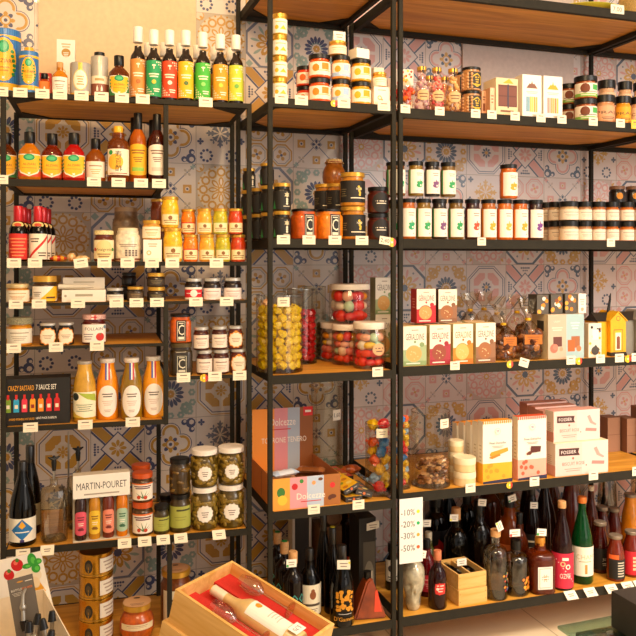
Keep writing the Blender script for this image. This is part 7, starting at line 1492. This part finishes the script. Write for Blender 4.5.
# ============================================================ in front of the shelves
def cam2w(xc, zc, h): return Vector((xc*CT+zc*ST, -xc*ST+zc*CT, EYE+h))
Bc, Ac = cam2w(-.248, 2.269, -.864), cam2w(-.376, 2.07, -.864)
Dv = cam2w(-.248+.263, 2.269-.169, -.864-.087)-Bc   # long edge, sloping down towards the viewer
e1 = Dv.normalized(); e2 = (Ac-Bc); e2 = (e2-e1*e2.dot(e1)).normalized(); e3 = e1.cross(e2).normalized()
if e3.z < 0: e3 = -e3
BL, BW, BH = .36, (Ac-Bc).length, .095
def giftframe(o):   # origin at the rim's far corner B: x along the box, y across, z out of the opening
    M = Matrix(((e1.x, e2.x, e3.x, Bc.x), (e1.y, e2.y, e3.y, Bc.y), (e1.z, e2.z, e3.z, Bc.z), (0, 0, 0, 1)))
    if M.to_3x3().determinant() < 0: M = M @ Matrix.Scale(1, 4)
    return M
GM = giftframe(None); LEFT = GM.to_3x3().determinant() < 0
if LEFT:   # keep it right-handed: measure across from A towards B
    M3 = Matrix(((e1.x, -e2.x, e3.x, Bc.x+e2.x*BW), (e1.y, -e2.y, e3.y, Bc.y+e2.y*BW), (e1.z, -e2.z, e3.z, Bc.z+e2.z*BW), (0, 0, 0, 1))); GM = M3
def root(name, label, cat, M, group=None): o = bpy.data.objects.new(name, None); col.objects.link(o); o.empty_display_size = .05; o.matrix_world = M; return tag(o, label, cat, group)
def vy(y): return BW-y if LEFT else y      # y measured from edge B
th = .009
gb = root('gift_box', 'open pine gift box lined in red holding a bottle and two glasses', 'gift box', GM)
for q in ((0, BL, 0, th), (0, BL, BW-th, BW), (0, th, th, BW-th), (BL-th, BL, th, BW-th)): part('side_board', boxes('side_board', [(*q, -BH, 0)], PINE), gb)
part('bottom_board', boxes('bottom_board', [(th, BL-th, th, BW-th, -BH, -BH+.006)], PINE), gb)
PIN = mat('red_velvet', '#c4281c', .9, vary=.12, bscale=300)
part('velvet_lining', boxes('velvet_lining', [(th, BL-th, th, BW-th, -BH+.0061, -BH+.03), (th, BL-th, th, BW*.34, -BH+.03, -.034), (th, BL-th, BW*.67, BW-th, -BH+.03, -.034), (th, .055, BW*.34, BW*.67, -BH+.03, -.05)], PIN), gb)
# the second, closed box below it and the sloping stand that carries both
G2 = GM @ Matrix.Translation((-.012, -.01, -BH-.0965))
g2 = root('gift_box', 'closed pine gift box lying underneath the open one', 'gift box', G2)
for q in ((0, BL, 0, th), (0, BL, BW-th, BW), (0, th, th, BW-th), (BL-th, BL, th, BW-th)): part('side_board', boxes('side_board', [(*q, 0, .096)], PINE), g2)
part('lid_board', boxes('lid_board', [(th, BL-th, th, BW-th, .09, .096)], PINE), g2); part('bottom_board', boxes('bottom_board', [(th, BL-th, th, BW-th, 0, .006)], PINE), g2)
cs = [G2 @ Vector(p) for p in ((0, 0, -.001), (BL, 0, -.001), (BL, BW, -.001), (0, BW, -.001))]
V = [(p.x, p.y, 0) for p in cs]+[tuple(p) for p in cs]
solo('display_stand', mesh('display_stand', V, [(3, 2, 1, 0), (4, 5, 6, 7), (0, 1, 5, 4), (1, 2, 6, 5), (2, 3, 7, 6), (3, 0, 4, 7)], mat('dark_stand_paint', '#3a2c20', .6), smooth=False), 'dark display stand with sloping top under the pine gift boxes', 'stand')
# bottle and two glasses
yb = BW*.505; xb = .305
bm_ = GM @ Matrix.Translation((.335, yb, -.0275)) @ Matrix.Rotation(-math.pi/2, 4, 'Y')
wb = root('wine_bottle', 'frosted white wine bottle with cream label lying in the red-lined gift box', 'bottle', bm_)
rB = .036
part('frosted_glass', lathe('frosted_glass', [(0, 0), (rB*.9, 0), (rB, .005), (rB, .165), (rB*.95, .18), (rB*.55, .205), (rB*.4, .225), (rB*.36, .285), (0, .285)], mat('frosted_pale_gold', '#dcb878', .35, 0, .4), 28), wb)
part('capsule', lathe('capsule', [(rB*.37, .25), (rB*.39, .251), (rB*.4, .297), (rB*.3, .3), (0, .3)], mat('cream_foil', '#e8d4b4', .45, .1), 18), wb)
part('cork_top', lathe('cork_top', [(0, .3005), (rB*.3, .3005), (rB*.28, .303), (0, .303)], YCAP, 14), wb)
def a_bl(a): a.r(0, 0, 1, 1, '#f4ecdc'); a.e(.5, .84, .12, '#e8a01c'); a.star(.5, .84, .14, .5, '#e08a1c', 6); a.ln(.5, .5, .4, .02, 4, .08, '#c8b8a0')
a = Art(rB*2.2, .125); a_bl(a); V, Fc, C = a.wrap(rB, .04); part('label', mesh('label', V, Fc, PAPER, cols=C, smooth=False), wb, rot=(0, 0, math.pi/2))
def wineglass(yy, xx, label, rz):
    M = GM @ Matrix.Translation((xx, yy, -.0085)) @ Matrix.Rotation(rz, 4, 'Z') @ Matrix.Rotation(math.pi/2, 4, 'Y')
    g = root('wine_glass', label, 'glass', M, 'two wine glasses in the gift box'); R = .0235
    part('bowl', lathe('bowl', [(R*.7, 0), (R*.8, .012), (R, .035), (R*.9, .055), (R*.5, .072), (.0035, .08)], glass('#f6f0e8', .22), 24), g)
    part('stem', lathe('stem', [(.0032, .0805), (.003, .15), (.004, .165)], glass('#f6f0e8', .3), 10), g); part('foot', lathe('foot', [(.004, .1655), (.022, .171), (.0235, .173), (0, .173)], glass('#f6f0e8', .25), 24), g)
wineglass(BW*.17, .07 if not LEFT else .1, 'clear wine glass lying along the %s side of the gift box' % ('right' if not LEFT else 'near left'), 0)
wineglass(BW*.83, .10 if not LEFT else .07, 'clear wine glass lying along the %s side of the gift box' % ('near left' if not LEFT else 'right'), 0)
pt = GM @ Vector((BL*.93, BW*.5, .002))
a = Art(.045, .03); a.r(0, 0, 1, 1, '#f6efe0'); a.t('5,70', .5, .5, .4, '#2a2220', .8); v, f, c = a.flat(Matrix.Rotation(-math.pi/2, 4, 'X'))
o = solo('price_tag', mesh('price_tag', v, f, PAPER, cols=c, smooth=False), 'handwritten price tag on the lower end of the open gift box', 'price tag'); o.matrix_world = GM @ Matrix.Translation((BL-.06, BW*.5-.0, .013)) @ Matrix.Rotation(-math.pi/2 if not LEFT else -math.pi/2, 4, 'Z')
# counter display of bottle pourers, lower left corner
zc0 = 1.72
def P(px, py, zc): return cam2w((px-318)*zc/F, zc, -(py-HORIZON)*zc/F)
bx = thing('counter_display_box', 'white counter display with tomato and basil picture at the lower left corner', 'display box', (0, 0, 0), 0)
tl, tr, br, bl = P(-26, 566, 1.74), P(40.5, 551, 1.74), P(60, 637, 1.74), P(-6.5, 652, 1.74)
U_ = (tr-tl); Wd = U_.length; Hd = (tr-br).length; ex = U_.normalized(); ez = (tl-bl); ez = (ez-ex*ez.dot(ex)).normalized(); ey = ez.cross(ex)
HM = Matrix(((ex.x, ey.x, ez.x, bl.x+ex.x*Wd/2), (ex.y, ey.y, ez.y, bl.y+ex.y*Wd/2), (ex.z, ey.z, ez.z, bl.z+ex.z*Wd/2), (0, 0, 0, 1)))
def a_tom(a):
    a.r(0, 0, 1, 1, '#f1eae0')
    def E(px, py, r, c, ry=None): a.e(((px+26)*66.5-(py-566)*15)/4651, 1-((px+26)*15+(py-566)*66.5)/68.2/88, r/68.2, c, ry=(ry/88 if ry else None), n=20)
    E(27, 577, 15, '#ecdcc2', 8); a.p([(.72, .62), (.86, .72), (.95, .55), (.8, .48)], '#e8a42a', True)
    for x_, y_, r_ in ((17, 565, 6.2), (9, 575, 5.3)): E(x_, y_, r_, '#c8141a'); E(x_-1.5, y_-2, r_*.35, '#e86a5a'); E(x_, y_-r_*.75, 2, '#4a7a2a')
    for x_, y_, rx, ry in ((32, 560, 4.6, 7), (27, 566, 5, 2.6), (36, 568, 4.5, 4.5), (38, 561, 4, 3)): E(x_, y_, rx, '#2f9a34', ry); E(x_+1, y_, rx*.5, '#5cc04a', ry*.5)
    E(30, 580, 4.5, '#e0c49a', 6); E(36, 582, 4.2, '#ecd4ae', 5.5)
a = Art(Wd, Hd); a_tom(a); v, f, c = a.flat(); n = len(v); v += [(-Wd/2, .002, 0), (Wd/2, .002, 0), (Wd/2, .002, Hd), (-Wd/2, .002, Hd)]; f.append((n+3, n+2, n+1, n)); c.append(lin('#d8c8b0'))
hp = part('header_panel', mesh('header_panel', v, f, PAPER, cols=c, smooth=False), bx); hp.matrix_world = HM
WC2 = mat('white_card', '#ead9bf', .7)
def quad3(name, pts, parent, m=WC2, t_=.002):
    p = [Vector(q) for q in pts]; n_ = (p[1]-p[0]).cross(p[3]-p[0]).normalized()*t_; V = p+[q-n_ for q in p]
    return part(name, mesh(name, V, [(0, 1, 2, 3), (7, 6, 5, 4), (0, 4, 5, 1), (1, 5, 6, 2), (2, 6, 7, 3), (3, 7, 4, 0)], m, smooth=False), parent)
r0 = P(44, 589, 1.735); r1 = P(78, 650, 1.42); dn = Vector((0, 0, -.13)); l0 = r0-ex*.215; l1 = r1-ex*.215
quad3('side_panel', [r0, r1, r1+dn, r0+dn], bx); quad3('side_panel', [l0, l1, l1+dn, l0+dn], bx); quad3('front_panel', [l1, r1, r1+dn, l1+dn], bx)
quad3('back_panel', [l0+dn, r0+dn, r0, l0], bx); quad3('bottom_panel', [l0+dn*.98, r0+dn*.98, r1+dn*.98, l1+dn*.98], bx)
SB = [l0+dn, r0+dn, r1+dn, l1+dn]; V = [(p.x, p.y, 0) for p in SB]+[(p.x, p.y, p.z-.003) for p in SB]
solo('display_stand', mesh('display_stand', V, [(0, 1, 2, 3), (7, 6, 5, 4), (1, 0, 4, 5), (2, 1, 5, 6), (3, 2, 6, 7), (0, 3, 7, 4)], mat('dark_stand_paint', '#3a2c20', .6), smooth=False), 'dark stand under the white tomato-and-basil counter display', 'stand')
# the sample card and its pourer
cA, cB, cC, cD = P(0, 583, 1.6), P(25, 576, 1.6), P(43, 640, 1.57), P(18, 647, 1.57)
U2 = cB-cA; W2 = U2.length; x2 = U2.normalized(); z2 = (cA-cD); H2 = z2.length; z2 = (z2-x2*z2.dot(x2)).normalized(); y2 = z2.cross(x2)
CM = Matrix(((x2.x, y2.x, z2.x, cD.x+x2.x*W2/2), (x2.y, y2.y, z2.y, cD.y+x2.y*W2/2), (x2.z, y2.z, z2.z, cD.z+x2.z*W2/2), (0, 0, 0, 1)))
a = Art(W2, H2); a.r(0, 0, 1, 1, '#6a6158'); a.e(.48, .93, .13, '#c88a2a', ry=.012); a.ln(.82, .92, .28, .012, 1, .02, '#e8e0d4'); a.t('BOTTLE', .3, .82, .032, '#ece4d8', .42, True); a.t('POURER', .73, .82, .032, '#e8742a', .42, True); a.ln(.3, .775, .4, .006, 3, .02, '#cfc6b8')
v, f, c = a.flat(); n = len(v); v += [(-W2/2, .0015, 0), (W2/2, .0015, 0), (W2/2, .0015, H2), (-W2/2, .0015, H2)]; f.append((n+3, n+2, n+1, n)); c.append(lin('#6a6158'))
sc_ = solo('sample_card', mesh('sample_card', v, f, PAPER, cols=c, smooth=False), 'grey card with a bottle pourer fastened to it, leaning in the counter display', 'card'); sc_.matrix_world = CM
def pour(M, label):
    t = root('bottle_pourer', label, 'bottle pourer', M, 'steel bottle pourers')
    part('spout', mesh('spout', *tube([(0, 0, 0), (0, 0, .03), (.002, 0, .05), (.008, 0, .06)], [.0045, .004, .003, .0025], 10), STEEL), t); part('bulb', lathe('bulb', [(0, .018), (.0045, .019), (.0068, .024), (.006, .029), (0, .032)], STEEL, 14), t)
    part('stopper', lathe('stopper', [(0, -.02), (.0052, -.019), (.007, -.012), (.0075, -.004), (.0085, 0), (.0, .001)], BLACK, 14), t)
pour(CM @ Matrix.Translation((.0, -.014, H2*.36)) @ Matrix.Rotation(.12, 4, 'Y'), 'steel and black bottle pourer fastened on the grey card')
for i, (px, py, zc) in enumerate(((29, 623, 1.50), (36.5, 615, 1.56), (44, 620, 1.50), (52, 612, 1.57), (50, 632, 1.44))):
    pour(Matrix.Translation(P(px, py+9, zc)) @ Matrix.Rotation(.2*math.sin(i*2.1), 4, 'Y') @ Matrix.Rotation(math.pi-.15, 4, 'X'), 'steel and black bottle pourer standing upright in the white counter display')
# glass-topped table and dark object in the lower right corner
zt = .56; 
def onz(px, py, z): zc = (EYE-z)*F/(py-HORIZON); return cam2w((px-318)*zc/F, zc, z-EYE)
c1_ = onz(557, 625.5, zt); c2_ = onz(660, 606, zt); c3_ = onz(600, 700, zt)
d1 = (c2_-c1_).normalized(); d2 = Vector((d1.y, -d1.x, 0)); 
if d2.dot(c3_-c1_) < 0: d2 = -d2
TA = Matrix(((d1.x, d2.x, 0, c1_.x), (d1.y, d2.y, 0, c1_.y), (0, 0, 1, 0), (0, 0, 0, 1)))
if TA.to_3x3().determinant() < 0:
    TA = Matrix(((d1.x, -d2.x, 0, c1_.x+d2.x*.5), (d1.y, -d2.y, 0, c1_.y+d2.y*.5), (0, 0, 1, 0), (0, 0, 0, 1)))
gt = root('glass_table', 'glass-topped table whose corner shows at the lower right', 'table', TA)
part('glass_top', boxes('glass_top', [(0, .8, 0, .5, zt-.008, zt)], glass('#cfe8dc', .12), bev=.003), gt)
part('dark_frame', boxes('dark_frame', [(.03, .77, .03, .05, zt-.04, zt-.0085), (.03, .77, .45, .47, zt-.04, zt-.0085), (.03, .05, .05, .45, zt-.04, zt-.0085), (.75, .77, .05, .45, zt-.04, zt-.0085)], METAL), gt)
part('lower_panel', boxes('lower_panel', [(.05, .75, .05, .45, zt-.16, zt-.14)], mat('dark_panel', '#3a352c', .4)), gt)
for q in ((.03, .05), (.75, .77)):
    for s in ((.03, .05), (.45, .47)): part('leg', boxes('leg', [(*q, *s, 0, zt-.0405)], METAL), gt)
pb = onz(646, 640, zt); w0 = TA.inverted() @ pb
solo('dark_case', boxes('dark_case', [(-.03, .12, -.06, .08, 0, .085)], mat('charcoal_case', '#2a2522', .5), bev=.003), 'dark rectangular case on the glass table at the right border', 'case', (pb.x, pb.y, zt+.0006), math.atan2(d1.y, d1.x))
